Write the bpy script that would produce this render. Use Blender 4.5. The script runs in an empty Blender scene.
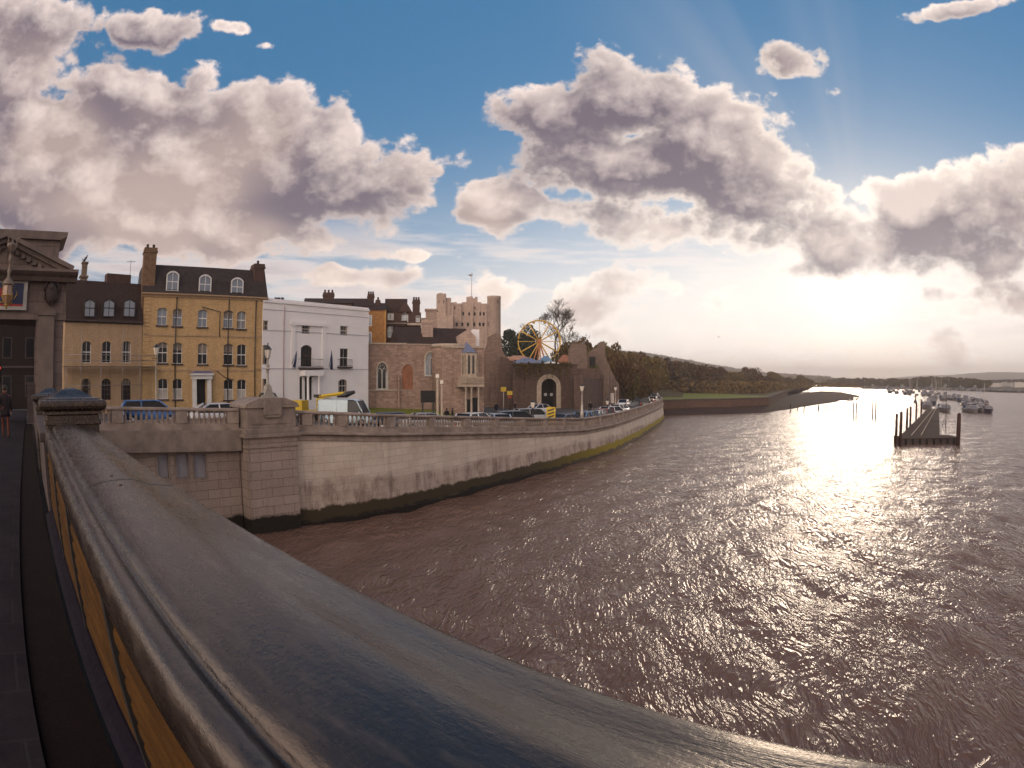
import bpy, math, random
import numpy as np
from mathutils import Vector, Matrix
random.seed(7)
C = bpy.context.scene.collection
S = bpy.context.scene
R = math.radians
# ------------------------------------------------------------------ camera (equisolid fisheye, like the photo's lens)
EYE = 8.0; FPX = 600.0; PITCH = -6.0/600.0
cd = bpy.data.cameras.new('camera'); cam = bpy.data.objects.new('camera', cd); C.objects.link(cam)
cam.location = (0, 0, EYE); cam.rotation_euler = (R(90)+PITCH, 0, 0)
cd.type = 'PANO'; cd.sensor_width = 36; cd.clip_start = 0.02; cd.clip_end = 20000
for tgt in (cd, getattr(cd, 'cycles', None)):
    try:
        tgt.panorama_type = 'FISHEYE_EQUISOLID'; tgt.fisheye_lens = FPX/1024*36; tgt.fisheye_fov = math.pi
    except Exception: pass
S.camera = cam
S.render.engine = 'CYCLES'
S.cycles.use_denoising = True
S.cycles.max_bounces = 6; S.cycles.diffuse_bounces = 2; S.cycles.glossy_bounces = 3; S.cycles.volume_bounces = 0
S.cycles.sample_clamp_indirect = 6; S.cycles.sample_clamp_direct = 0; S.cycles.caustics_reflective = False
S.view_settings.view_transform = 'Standard'; S.view_settings.look = 'None'; S.view_settings.gamma = 1
S.view_settings.exposure = 0.3

def ray(px, py):
    x, y = px-512, py-384; r = math.hypot(x, y)+1e-9; t = 2*math.asin(r/(2*FPX))
    c = (x/r*math.sin(t), math.cos(t), -y/r*math.sin(t))
    return Vector((c[0], c[1]*math.cos(PITCH)-c[2]*math.sin(PITCH), c[1]*math.sin(PITCH)+c[2]*math.cos(PITCH)))
def azel(px, py):
    d = ray(px, py); return math.degrees(math.atan2(d.x, d.y)), math.degrees(math.asin(d.z))
def pol(az, D, z=0.0): return Vector((D*math.sin(R(az)), D*math.cos(R(az)), z))
def at(px, py, D):            # the point seen at a pixel, at horizontal distance D
    d = ray(px, py); h = math.hypot(d.x, d.y); return Vector((d.x/h*D, d.y/h*D, EYE+d.z/h*D))
def onz(px, py, z):           # the point seen at a pixel, at height z
    d = ray(px, py); k = (z-EYE)/d.z; return Vector((d.x*k, d.y*k, z))

# ------------------------------------------------------------------ node helper
class NT:
    def __init__(s, nt): s.nt = nt; nt.nodes.clear()
    def n(s, t, **k):
        n = s.nt.nodes.new(t)
        for a, v in k.items(): setattr(n, a, v)
        return n
    def put(s, sock, v):
        if isinstance(v, bpy.types.NodeSocket): s.nt.links.new(v, sock)
        elif v is not None:
            if isinstance(v, (tuple, list)) and len(v) == 3 and sock.type == 'RGBA': v = (*v, 1)
            sock.default_value = v
    def m(s, op, a=None, b=None, c=None, clamp=False):
        n = s.n('ShaderNodeMath', operation=op, use_clamp=clamp)
        for i, v in enumerate((a, b, c)):
            if v is not None: s.put(n.inputs[i], v)
        return n.outputs[0]
    def v(s, op, a=None, b=None, out=0):
        n = s.n('ShaderNodeVectorMath', operation=op)
        if a is not None: s.put(n.inputs[0], a)
        if b is not None: s.put(n.inputs[3] if op == 'SCALE' else n.inputs[1], b)
        return n.outputs[out]
    def mix(s, f, a, b, mode='MIX'):
        n = s.n('ShaderNodeMix', data_type='RGBA', blend_type=mode); n.clamp_factor = True
        s.put(n.inputs[0], f); s.put(n.inputs[6], a); s.put(n.inputs[7], b); return n.outputs[2]
    def mr(s, v, a, b, c=0.0, d=1.0, smooth=False):
        n = s.n('ShaderNodeMapRange'); n.interpolation_type = 'SMOOTHSTEP' if smooth else 'LINEAR'
        for i, w in enumerate((v, a, b, c, d)): s.put(n.inputs[i], w)
        return n.outputs[0]
    def noise(s, vec, scale, detail=4, rough=.55, out=0, **k):
        n = s.n('ShaderNodeTexNoise', **k); s.put(n.inputs['Vector'], vec)
        n.inputs['Scale'].default_value = scale; n.inputs['Detail'].default_value = detail; n.inputs['Roughness'].default_value = rough
        return n.outputs[out]
    def comb(s, x, y, z=0.0):
        n = s.n('ShaderNodeCombineXYZ'); s.put(n.inputs[0], x); s.put(n.inputs[1], y); s.put(n.inputs[2], z); return n.outputs[0]
    def sep(s, v):
        n = s.n('ShaderNodeSeparateXYZ'); s.put(n.inputs[0], v); return n.outputs

# ------------------------------------------------------------------ world: Nishita sky with procedural cumulus
SUN_AZ, SUN_EL = 33.3, 8.6
w = bpy.data.worlds.new('World'); S.world = w; w.use_nodes = True
T = NT(w.node_tree)
out = T.n('ShaderNodeOutputWorld'); bg = T.n('ShaderNodeBackground'); bg.inputs[1].default_value = 0.1
T.nt.links.new(bg.outputs[0], out.inputs[0])
sky = T.n('ShaderNodeTexSky'); sky.sky_type = 'NISHITA'; sky.sun_disc = False
sky.sun_elevation = R(SUN_EL); sky.sun_rotation = R(SUN_AZ); sky.air_density = 1.0; sky.dust_density = .6; sky.ozone_density = 2.0
tc = T.n('ShaderNodeTexCoord'); dirv = T.v('NORMALIZE', tc.outputs['Generated'])
dx, dy, dz = T.sep(dirv)
az = T.m('MULTIPLY', T.m('ARCTAN2', dx, dy), 57.2958); el = T.m('MULTIPLY', T.m('ARCSINE', dz), 57.2958)
P0 = T.comb(az, el)
# cumulus heaps: (photo x, y, half width, half height in px, weight)
BL = [(20,55,75,60,1.0),(110,95,75,40,1.0),(60,170,150,85,1.15),(190,165,110,75,1.1),(290,165,105,70,1.1),(375,195,62,42,1.05),(200,225,150,38,1.0),
 (150,32,42,26,.9),(203,76,30,22,.8),(250,110,50,30,.95),(405,176,16,22,.6),(20,235,60,50,.8),
 (560,115,58,38,1.05),(620,105,75,48,1.1),(700,150,90,52,1.15),(572,160,76,42,1.0),(650,165,120,45,1.1),(760,205,75,48,1.1),(840,240,70,34,1.05),(508,203,56,28,.92),(475,215,32,14,.8),(600,215,110,28,.9),(700,225,80,26,.9),
 (920,205,60,38,1.05),(985,205,85,50,1.1),(960,250,90,40,1.05),(1000,300,62,24,.9),(940,292,50,16,.8),(880,248,48,26,.95),(1040,215,60,60,1.0),
 (790,55,46,22,.66),(835,92,18,9,.72),(430,172,16,8,.7),(236,28,28,9,.68),(262,46,18,8,.66),(985,5,80,12,.9),
 (590,298,75,28,.95),(500,290,60,20,.75),(340,276,130,16,.66),(400,255,90,10,.6),(460,300,70,14,.7),(745,327,26,10,.62)]
def blobs(P):
    acc = None
    for (x, y, rx, ry, wt) in BL:
        a0, e0 = azel(x, y)
        aw = abs(azel(x+rx*.5, y)[0]-azel(x-rx*.5, y)[0]); eh = abs(azel(x, y-ry*.5)[1]-azel(x, y+ry*.5)[1])
        d = T.v('MULTIPLY', T.v('SUBTRACT', P, (a0, e0, 0)), (1/aw, 1/eh, 0))
        q = T.v('DOT_PRODUCT', d, d, out=1)
        e = T.m('MULTIPLY', T.m('POWER', .5, q), wt)
        acc = e if acc is None else T.m('MAXIMUM', acc, e)
    return acc
def density(P, b0=None):
    x, y, _ = T.sep(P)
    ys = T.m('ADD', T.m('MULTIPLY', y, 1.0), 14.0)
    q = T.comb(T.m('MULTIPLY', x, .11), T.m('MULTIPLY', y, .15), 2.7)
    n1 = T.noise(q, 1.1, 8, .56, noise_dimensions='2D')
    vo = T.n('ShaderNodeTexVoronoi', feature='F1', voronoi_dimensions='2D'); T.put(vo.inputs['Vector'], T.v('ADD', q, T.v('SCALE', n1, .6)))
    vo.inputs['Scale'].default_value = 4.2; vo.inputs['Detail'].default_value = 2.0; vo.inputs['Roughness'].default_value = .55
    try: vo.normalize = True
    except Exception: pass
    bump = T.m('SUBTRACT', .42, vo.outputs['Distance'])
    b = blobs(P) if b0 is None else b0
    # scattered cloud away from the photographed part of the sky: unseen bright heaps added behind the viewer to light the facades, a low band near the horizon
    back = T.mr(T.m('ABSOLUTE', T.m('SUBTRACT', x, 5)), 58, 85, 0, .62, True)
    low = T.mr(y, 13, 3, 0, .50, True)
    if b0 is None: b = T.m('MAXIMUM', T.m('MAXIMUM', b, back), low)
    BS.append(b)
    d = T.m('ADD', b, T.m('MULTIPLY', T.m('SUBTRACT', n1, .5), 1.4))
    d = T.m('ADD', d, T.m('MULTIPLY', bump, .26))
    return T.m('SUBTRACT', d, .54), b0
BS = []
den, n1 = density(P0)
# step towards the light (up and towards the sun) for the modelling of the heaps
sv = T.v('SUBTRACT', (SUN_AZ, SUN_EL+16, 0), P0)
sv = T.v('MULTIPLY', T.v('NORMALIZE', sv), (1.6, 1.6, 0))
den2, _ = density(T.v('ADD', T.v('ADD', P0, sv), (0, 1.6, 0)))
cover = T.mr(den, -.05, .11, smooth=True)
thick = T.mr(den, .0, .42, smooth=True)
lit = T.m('ADD', T.m('MULTIPLY', T.m('SUBTRACT', den, den2), 1.75), .10, clamp=True)
sund = Vector((math.sin(R(SUN_AZ))*math.cos(R(SUN_EL)), math.cos(R(SUN_AZ))*math.cos(R(SUN_EL)), math.sin(R(SUN_EL))))
cosang = T.v('DOT_PRODUCT', dirv, tuple(sund), out=1)
ang = T.m('MULTIPLY', T.m('ARCCOSINE', cosang), 57.2958)
glow = T.m('POWER', 2.718, T.m('MULTIPLY', T.m('POWER', T.m('DIVIDE', ang, 3.6), 1.1), -1))
# wide glow hugging the horizon
sepd = T.v('MULTIPLY', T.v('SUBTRACT', P0, (SUN_AZ-4, 4.0, 0)), (1/36, 1/9, 0))
wide = T.m('POWER', .5, T.v('DOT_PRODUCT', sepd, sepd, out=1))
# faint shafts fanning up from the sun behind the heaps
sx, sy, _ = T.sep(T.v('SUBTRACT', P0, (SUN_AZ+.5, SUN_EL+3, 0)))
pa = T.m('ARCTAN2', sx, sy)
shaft = T.noise(T.comb(T.m('MULTIPLY', pa, 2.3), 3.3), 1.0, 2, .5)
shaft = T.mr(shaft, .42, .66, smooth=True)
shaft = T.m('MULTIPLY', shaft, T.mr(T.m('ABSOLUTE', T.m('ADD', pa, .28)), .75, .15, smooth=True))
shaft = T.m('MULTIPLY', shaft, T.mr(ang, 48, 6, smooth=True))
shaft = T.m('MULTIPLY', shaft, T.mr(sy, 0, 4, smooth=True))
skyc = T.mix(1.0, sky.outputs[0], (1.0, .98, .96), 'MULTIPLY')
hsv = T.n('ShaderNodeHueSaturation'); hsv.inputs['Saturation'].default_value = 1.22; hsv.inputs['Value'].default_value = 1.0; T.put(hsv.inputs['Color'], skyc)
skyc = T.mix(.6, hsv.outputs[0], (.48, 1.98, 4.0))
skyc = T.mix(T.m('MULTIPLY', shaft, .62), skyc, (4.9, 4.8, 5.1))
skyc = T.mix(T.m('MULTIPLY', T.mr(el, 14, 1, smooth=True), .7), skyc, (6.6, 5.8, 5.4))
# thin bright layers of stratus lying low over the town and the horizon
px_, py_, _ = T.sep(P0)
st1 = T.noise(T.comb(T.m('ADD', T.m('MULTIPLY', px_, .040), T.m('MULTIPLY', py_, .03)), T.m('MULTIPLY', py_, .34)), 1.0, 7, .6, noise_dimensions='2D')
strat = T.m('MULTIPLY', T.mr(st1, .43, .62, smooth=True), T.m('MULTIPLY', T.mr(py_, 17, 11, smooth=True), T.mr(py_, -1, 3, smooth=True)))
skyc = T.mix(T.m('MULTIPLY', strat, .85), skyc, T.mix(T.mr(st1, .52, .70), (7.6, 6.5, 6.0), (4.9, 4.1, 4.1)))
# cloud colour
sund = Vector((math.sin(R(SUN_AZ))*math.cos(R(SUN_EL)), math.cos(R(SUN_AZ))*math.cos(R(SUN_EL)), math.sin(R(SUN_EL))))
dot_ang = T.m('MULTIPLY', T.m('ARCCOSINE', T.v('DOT_PRODUCT', dirv, tuple(sund), out=1)), 57.2958)
lowf = T.mr(T.noise(T.v('MULTIPLY', P0, (.045, .075, 0)), 1.0, 2, .5, noise_dimensions='2D'), .36, .64, smooth=True)
lowf = T.m('MULTIPLY', lowf, T.mr(el, 34, 14, .35, 1.0, True)); lowf = T.m('MULTIPLY', lowf, T.m('MAXIMUM', T.mr(dot_ang, 13, 32, .15, 1.0, True), T.mr(el, 11, 7, 0, 1, True)))
shade = T.mix(lowf, (1.6, 1.30, 1.62), (4.5, 3.45, 3.15))
shade = T.mix(T.mr(el, 10, 1, 0, .55), shade, (5.6, 4.3, 3.8))
bright = T.mix(T.mr(el, 2, 26), (9.6, 7.9, 6.7), (8.6, 7.2, 6.6))
edge = T.m('SUBTRACT', 1.0, T.mr(den, .02, .26, smooth=True))
bb = T.m('ADD', T.m('MULTIPLY', lit, .72), T.m('MULTIPLY', edge, .42), clamp=True)
back_fill = T.mr(ang, 95, 135, 0, .85, True)  # weight of the bright cloud added behind the viewer as facade fill
bb = T.m('MAXIMUM', bb, back_fill)
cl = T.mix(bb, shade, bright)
cl = T.mix(back_fill, cl, T.mix(lit, (29.0, 23.5, 19.5), (54.0, 42.5, 33.0)))
rim = T.m('MULTIPLY', T.m('SUBTRACT', 1.0, thick), T.mr(ang, 42, 8, smooth=True))
cl = T.mix(T.m('MULTIPLY', rim, .55), cl, (12.0, 10.4, 8.8))
col = T.mix(cover, skyc, cl)
gl = T.m('MULTIPLY', wide, T.mr(thick, 0, 1, .80, .22))
col = T.mix(gl, col, (11.0, 10.1, 9.4))
g2 = T.m('MULTIPLY', glow, T.mr(thick, 0, 1, 1.0, .10))
add = T.v('SCALE', (4.5, 3.9, 3.3), g2)
col2 = T.v('ADD', col, add)
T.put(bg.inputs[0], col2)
w.cycles.sampling_method = 'MANUAL'; w.cycles.sample_map_resolution = 512
# ------------------------------------------------------------------ sun
sl = bpy.data.lights.new('sun', 'SUN'); sl.energy = .5; sl.angle = R(12); sl.color = (1.0, .80, .60)
so = bpy.data.objects.new('sun', sl); C.objects.link(so)
so.rotation_euler = sund.to_track_quat('Z', 'Y').to_euler()

# ------------------------------------------------------------------ mesh helper
class MB:
    def __init__(s): s.v = []; s.f = []; s.sm = []
    def add(s, vs, fs, smooth=False):
        o = len(s.v); s.v += [tuple(v) for v in vs]; s.f += [tuple(i+o for i in f) for f in fs]; s.sm += [smooth]*len(fs); return s
    def box(s, x0, x1, y0, y1, z0, z1, rz=0, at=None, top=None):
        tx0, tx1, ty0, ty1 = (x0, x1, y0, y1) if top is None else top
        vs = [(x0,y0,z0),(x1,y0,z0),(x1,y1,z0),(x0,y1,z0),(tx0,ty0,z1),(tx1,ty0,z1),(tx1,ty1,z1),(tx0,ty1,z1)]
        if rz or at:
            M = Matrix.Translation(at or (0,0,0)) @ Matrix.Rotation(rz, 4, 'Z'); vs = [M @ Vector(v) for v in vs]
        return s.add(vs, [(0,3,2,1),(4,5,6,7),(0,1,5,4),(1,2,6,5),(2,3,7,6),(3,0,4,7)])
    def tube(s, pts, r, n=6, cap=True, smooth=True):
        pts = [Vector(p) for p in pts]; m = len(pts); rs = r if isinstance(r, (list, tuple)) else [r]*m
        vs = []; up = Vector((0,0,1))
        for i, p in enumerate(pts):
            t = (pts[min(i+1, m-1)]-pts[max(i-1, 0)]).normalized()
            a = t.cross(up); a = a.normalized() if a.length > .05 else t.cross(Vector((1,0,0))).normalized(); b = t.cross(a)
            vs += [p+(a*math.cos(2*math.pi*k/n)+b*math.sin(2*math.pi*k/n))*rs[i] for k in range(n)]
        fs = [(i*n+k, i*n+(k+1)%n, (i+1)*n+(k+1)%n, (i+1)*n+k) for i in range(m-1) for k in range(n)]
        s.add(vs, fs, smooth)
        if cap:
            o = len(s.v)-len(vs)
            s.f += [tuple(o+k for k in reversed(range(n))), tuple(o+(m-1)*n+k for k in range(n))]; s.sm += [False]*2
        return s
    def lathe(s, prof, at=(0,0,0), n=12, smooth=True, rot=0):     # prof: (r, z)
        vs = [(at[0]+r*math.cos(2*math.pi*k/n+rot), at[1]+r*math.sin(2*math.pi*k/n+rot), at[2]+z) for r, z in prof for k in range(n)]
        fs = [(i*n+k, i*n+(k+1)%n, (i+1)*n+(k+1)%n, (i+1)*n+k) for i in range(len(prof)-1) for k in range(n)]
        fs2 = [tuple(reversed(range(n))), tuple((len(prof)-1)*n+k for k in range(n))]
        s.add(vs, fs, smooth); o = len(s.v)-len(vs); s.f += [tuple(i+o for i in f) for f in fs2]; s.sm += [False]*2; return s
    def prism(s, poly, y0, y1):        # poly in (x, z), extruded along y
        n = len(poly); vs = [(x, y0, z) for x, z in poly]+[(x, y1, z) for x, z in poly]
        return s.add(vs, [tuple(range(n)), tuple(reversed(range(n, 2*n)))]+[(i, i+n, (i+1)%n+n, (i+1)%n) for i in range(n)])
    def prismx(s, poly, x0, x1):       # poly in (y, z), extruded along x
        n = len(poly); vs = [(x0, y, z) for y, z in poly]+[(x1, y, z) for y, z in poly]
        return s.add(vs, [tuple(reversed(range(n))), tuple(range(n, 2*n))]+[(i, (i+1)%n, (i+1)%n+n, i+n) for i in range(n)])
    def plate(s, poly, z0, z1):        # poly in (x, y)
        n = len(poly); vs = [(x, y, z0) for x, y in poly]+[(x, y, z1) for x, y in poly]
        return s.add(vs, [tuple(reversed(range(n))), tuple(range(n, 2*n))]+[(i, (i+1)%n, (i+1)%n+n, i+n) for i in range(n)])
    def sweep(s, prof, path, closed=True, smooth=False, caps=True):   # prof (q right of the path, z), path of xyz
        P = [Vector(p) for p in path]; m = len(P); n = len(prof); vs = []
        for i, p in enumerate(P):
            t = P[min(i+1, m-1)]-P[max(i-1, 0)]; t.z = 0; t.normalize(); r = Vector((t.y, -t.x, 0))
            vs += [p+r*q+Vector((0,0,z)) for q, z in prof]
        fs = [(i*n+k, (i+1)*n+k, (i+1)*n+(k+1)%n, i*n+(k+1)%n) for i in range(m-1) for k in range(n if closed else n-1)]
        s.add(vs, fs, smooth)
        if closed and caps:
            o = len(s.v)-len(vs); s.f += [tuple(o+k for k in range(n)), tuple(o+(m-1)*n+k for k in reversed(range(n)))]; s.sm += [False]*2
        return s
    def ball(s, c, r, sz=1, n=8, m=6):
        return s.lathe([(max(r*math.sin(math.pi*i/m), .001), -r*sz*math.cos(math.pi*i/m)) for i in range(m+1)], c, n)
    def build(s, name, mat, parent=None, loc=None, rz=0, bevel=0, fix=True):
        me = bpy.data.meshes.new(name); me.from_pydata(s.v, [], s.f)
        me.polygons.foreach_set('use_smooth', s.sm)
        if fix and len(s.f) < 60000:
            import bmesh
            bm = bmesh.new(); bm.from_mesh(me); bmesh.ops.recalc_face_normals(bm, faces=bm.faces); bm.to_mesh(me); bm.free()
        me.update()
        for mm in (mat if isinstance(mat, (list, tuple)) else [mat]): me.materials.append(mm)
        o = bpy.data.objects.new(name, me); C.objects.link(o)
        if parent: o.parent = parent
        if loc is not None: o.location = loc
        if rz: o.rotation_euler.z = rz
        if bevel:
            b = o.modifiers.new('bevel', 'BEVEL'); b.width = bevel; b.segments = 2; b.limit_method = 'ANGLE'; b.angle_limit = R(40)
        return o
def tag(o, label=None, cat=None, group=None, kind=None):
    if label: o['label'] = label
    if cat: o['category'] = cat
    if group: o['group'] = group
    if kind: o['kind'] = kind
    return o
def thing(name, label, cat, loc=(0,0,0), rz=0, group=None):
    o = bpy.data.objects.new(name, None); C.objects.link(o); o.location = loc; o.rotation_euler = (0,0,rz); o.empty_display_size = .2
    return tag(o, label, cat, group)
def copy_tree(o, parent=None):
    c = o.copy(); C.objects.link(c); c.parent = parent
    for ch in list(o.children): copy_tree(ch, c)
    return c
def dup(o, loc, rz=0, label=None, group=None, scale=None):
    c = copy_tree(o); c.location = loc; c.rotation_euler = (0,0,rz)
    if scale is not None: c.scale = scale if isinstance(scale, (tuple, list)) else (scale,)*3
    if label: c['label'] = label
    if group: c['group'] = group
    return c

# ------------------------------------------------------------------ materials
def mat(name, col, rough=.7, var=.25, vscale=3.0, bump=.0, bscale=20, metal=0, spec=.5, stretch=(1,1,1), col2=None, emit=None, coat=0):
    m = bpy.data.materials.new(name); m.use_nodes = True; t = NT(m.node_tree)
    o = t.n('ShaderNodeOutputMaterial'); p = t.n('ShaderNodeBsdfPrincipled'); t.nt.links.new(p.outputs[0], o.inputs[0])
    c = t.n('ShaderNodeTexCoord').outputs['Object']; c = t.v('MULTIPLY', c, stretch)
    n = t.noise(c, vscale, 5, .6)
    f = t.mr(n, .3, .7, smooth=True)
    c2 = col2 or tuple(x*(1-var) for x in col)
    cc = t.mix(f, c2, col)
    n2 = t.noise(c, vscale*9, 3, .6); cc = t.mix(t.m('MULTIPLY', t.mr(n2, .35, .75), var*.6), cc, tuple(x*.55 for x in col))
    t.put(p.inputs['Base Color'], cc)
    t.put(p.inputs['Roughness'], t.mr(n2, .2, .8, max(rough-.08, .02), min(rough+.1, 1)))
    if rough > .8: spec = min(spec, .15)
    p.inputs['Metallic'].default_value = metal; p.inputs['Specular IOR Level'].default_value = spec
    if coat: p.inputs['Coat Weight'].default_value = coat; p.inputs['Coat Roughness'].default_value = .12
    if bump:
        b = t.n('ShaderNodeBump'); b.inputs['Strength'].default_value = min(bump, 1); b.inputs['Distance'].default_value = .02 if bump <= 1 else .02*bump
        t.put(b.inputs['Height'], t.noise(c, bscale, 4, .6)); t.nt.links.new(b.outputs[0], p.inputs['Normal'])
    if emit: t.put(p.inputs['Emission Color'], emit[0]); p.inputs['Emission Strength'].default_value = emit[1]
    return m
def masonry(name, c1, c2, mortar, bw=.22, bh=.075, mort=.01, var=.3, bump=.5, rough=.85, stain=None, streak=0, off=.5, horiz='xy'):
    m = bpy.data.materials.new(name); m.use_nodes = True; t = NT(m.node_tree)
    o = t.n('ShaderNodeOutputMaterial'); p = t.n('ShaderNodeBsdfPrincipled'); t.nt.links.new(p.outputs[0], o.inputs[0])
    oc = t.n('ShaderNodeTexCoord').outputs['Object']; x, y, z = t.sep(oc)
    u = t.m('ADD', x, y) if horiz == 'xy' else (t.m('MULTIPLY', y, 1.15) if horiz == 'y' else t.m('ARCTAN2', y, x))
    if horiz == 'round': u = t.m('MULTIPLY', u, 6.0)
    vec = t.comb(u, z, 0)
    wob = t.v('SCALE', t.v('SUBTRACT', t.noise(oc, 1.3, 3, .5, out=1), (.5,.5,.5)), bh*.25)
    b = t.n('ShaderNodeTexBrick'); t.put(b.inputs['Vector'], t.v('ADD', vec, wob)); b.offset = off
    b.inputs['Scale'].default_value = 1; b.inputs['Brick Width'].default_value = bw; b.inputs['Row Height'].default_value = bh
    b.inputs['Mortar Size'].default_value = mort; b.inputs['Mortar Smooth'].default_value = .3; b.inputs['Bias'].default_value = 0
    t.put(b.inputs['Color1'], c1); t.put(b.inputs['Color2'], c2); t.put(b.inputs['Mortar'], mortar)
    n = t.noise(oc, .7, 6, .62)
    cc = t.mix(t.m('MULTIPLY', t.mr(n, .35, .7), var), b.outputs['Color'], tuple(q*.45 for q in c1))
    n3 = t.noise(oc, 11, 4, .6); cc = t.mix(t.m('MULTIPLY', t.mr(n3, .45, .75), var*.8), cc, tuple(min(q*1.5, .9) for q in c1))
    if streak:
        s = t.noise(t.v('MULTIPLY', oc, (1.7, 1.7, .12)), 1.0, 6, .65); cc = t.mix(t.m('MULTIPLY', t.mr(s, .5, .72), streak), cc, tuple(q*.28 for q in c1))
    if stain: cc = stain(t, oc, x, y, z, cc, b.outputs['Fac'])
    t.put(p.inputs['Base Color'], cc); p.inputs['Roughness'].default_value = rough; p.inputs['Specular IOR Level'].default_value = .25
    bp = t.n('ShaderNodeBump'); bp.inputs['Strength'].default_value = bump; bp.inputs['Distance'].default_value = .02
    hh = t.m('ADD', t.m('MULTIPLY', b.outputs['Fac'], -1.0), t.m('MULTIPLY', n3, .8)); t.put(bp.inputs['Height'], hh); t.nt.links.new(bp.outputs[0], p.inputs['Normal'])
    return m
M = {}
M['glass'] = mat('window glass', (.012,.013,.017), .06, .2, .8, bump=.12, bscale=1.5, spec=.3)
M['glass_blue'] = mat('glass painted with sky tone', (.18,.22,.28), .08, .2, .8, bump=.1, bscale=1.2, spec=1)  # pale sky reflection put into the base colour
M['white'] = mat('white paint', (.66,.65,.64), .5, .12, 2)
M['offwhite'] = mat('weathered white stone', (.50,.47,.44), .7, .25, 2, bump=.2)
M['dark'] = mat('dark interior', (.012,.011,.012), .8, .2)
M['iron'] = mat('black iron', (.02,.02,.022), .45, .3, 8)
M['slate'] = masonry('slate roof', (.052,.038,.036), (.030,.023,.023), (.008,.008,.008), .3, .2, .012, .3, .5, .75)
M['tile'] = masonry('brown tile roof', (.055,.032,.026), (.036,.022,.02), (.012,.01,.01), .25, .18, .01, .3, .5, .85)
M['ybrick'] = masonry('yellow stock brick', (.60,.40,.19), (.42,.265,.12), (.36,.26,.16), .225, .075, .010, .30, .3, .9, streak=.25)
M['ybrick2'] = masonry('pale yellow brick', (.50,.34,.20), (.40,.265,.155), (.33,.25,.175), .225, .075, .010, .3, .3, .9, streak=.3)
M['orange'] = mat('orange brick', (.40,.20,.075), .85, .3, 2, bump=.3)
M['redbrick'] = masonry('dark red brick', (.105,.055,.045), (.075,.042,.036), (.07,.055,.05), .225, .075, .01, .4, .4, .9, streak=.3)
M['stucco'] = mat('white painted stucco', (.80,.775,.78), .7, .07, .5, bump=.08, bscale=8)
M['flint'] = masonry('rubble ragstone', (.42,.29,.23), (.22,.145,.115), (.27,.20,.165), .55, .28, .03, .6, .8, .95, streak=.4)
M['oldstone'] = masonry('old castle stone', (.50,.37,.30), (.37,.265,.22), (.32,.24,.205), .7, .35, .03, .45, .6, .95, streak=.35)
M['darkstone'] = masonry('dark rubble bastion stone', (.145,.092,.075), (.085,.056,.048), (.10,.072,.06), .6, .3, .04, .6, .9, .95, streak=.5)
M['dressed'] = mat('dressed limestone trim', (.46,.37,.29), .8, .3, 2.5, bump=.3, bscale=14)
M['ashlar'] = masonry('granite ashlar', (.27,.215,.20), (.225,.175,.165), (.10,.075,.07), 1.25, .52, .022, .4, .5, .8, streak=.35)
M['portal'] = masonry('portal stone', (.20,.15,.135), (.165,.125,.115), (.09,.068,.06), .95, .55, .018, .4, .5, .8, streak=.35)
M['portaltrim'] = mat('portal stone moulding', (.18,.135,.12), .8, .35, 2, bump=.4, bscale=9, stretch=(1,1,.6))
M['trim'] = mat('granite moulding', (.29,.23,.195), .8, .4, 1.6, bump=.4, bscale=12, stretch=(1,1,.8))
M['balus'] = mat('weathered balustrade stone', (.38,.305,.26), .85, .45, 1.2, bump=.4, bscale=16)
M['asphalt'] = mat('asphalt', (.06,.056,.058), .8, .3, 1.2, bump=.4, bscale=60)
M['pave'] = masonry('pavement slabs', (.135,.12,.125), (.115,.10,.105), (.05,.045,.047), .9, .6, .02, .3, .3, .8, horiz='xy')
M['yellow'] = mat('yellow sign paint', (.62,.42,.02), .45, .15, 3)
M['red'] = mat('red paint', (.45,.03,.02), .4, .2, 3)
M['rubber'] = mat('tyre rubber', (.015,.015,.015), .85, .2)
M['alloy'] = mat('alloy wheel', (.45,.45,.47), .35, .2, metal=.8)
M['cream'] = mat('cream lamp post paint', (.50,.46,.40), .5, .3, 4)
M['curtain'] = mat('faded curtain', (.26,.22,.19), .9, .3, 2)
M['opal'] = mat('frosted lamp glass', (.72,.66,.58), .25, .1, 3)
M['bark'] = mat('bark', (.075,.052,.042), .95, .4, 4, bump=.8, bscale=14)
M['pile'] = mat('timber pile', (.060,.030,.026), .85, .5, 2, bump=.8, bscale=12, stretch=(2,2,.3))
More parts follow.
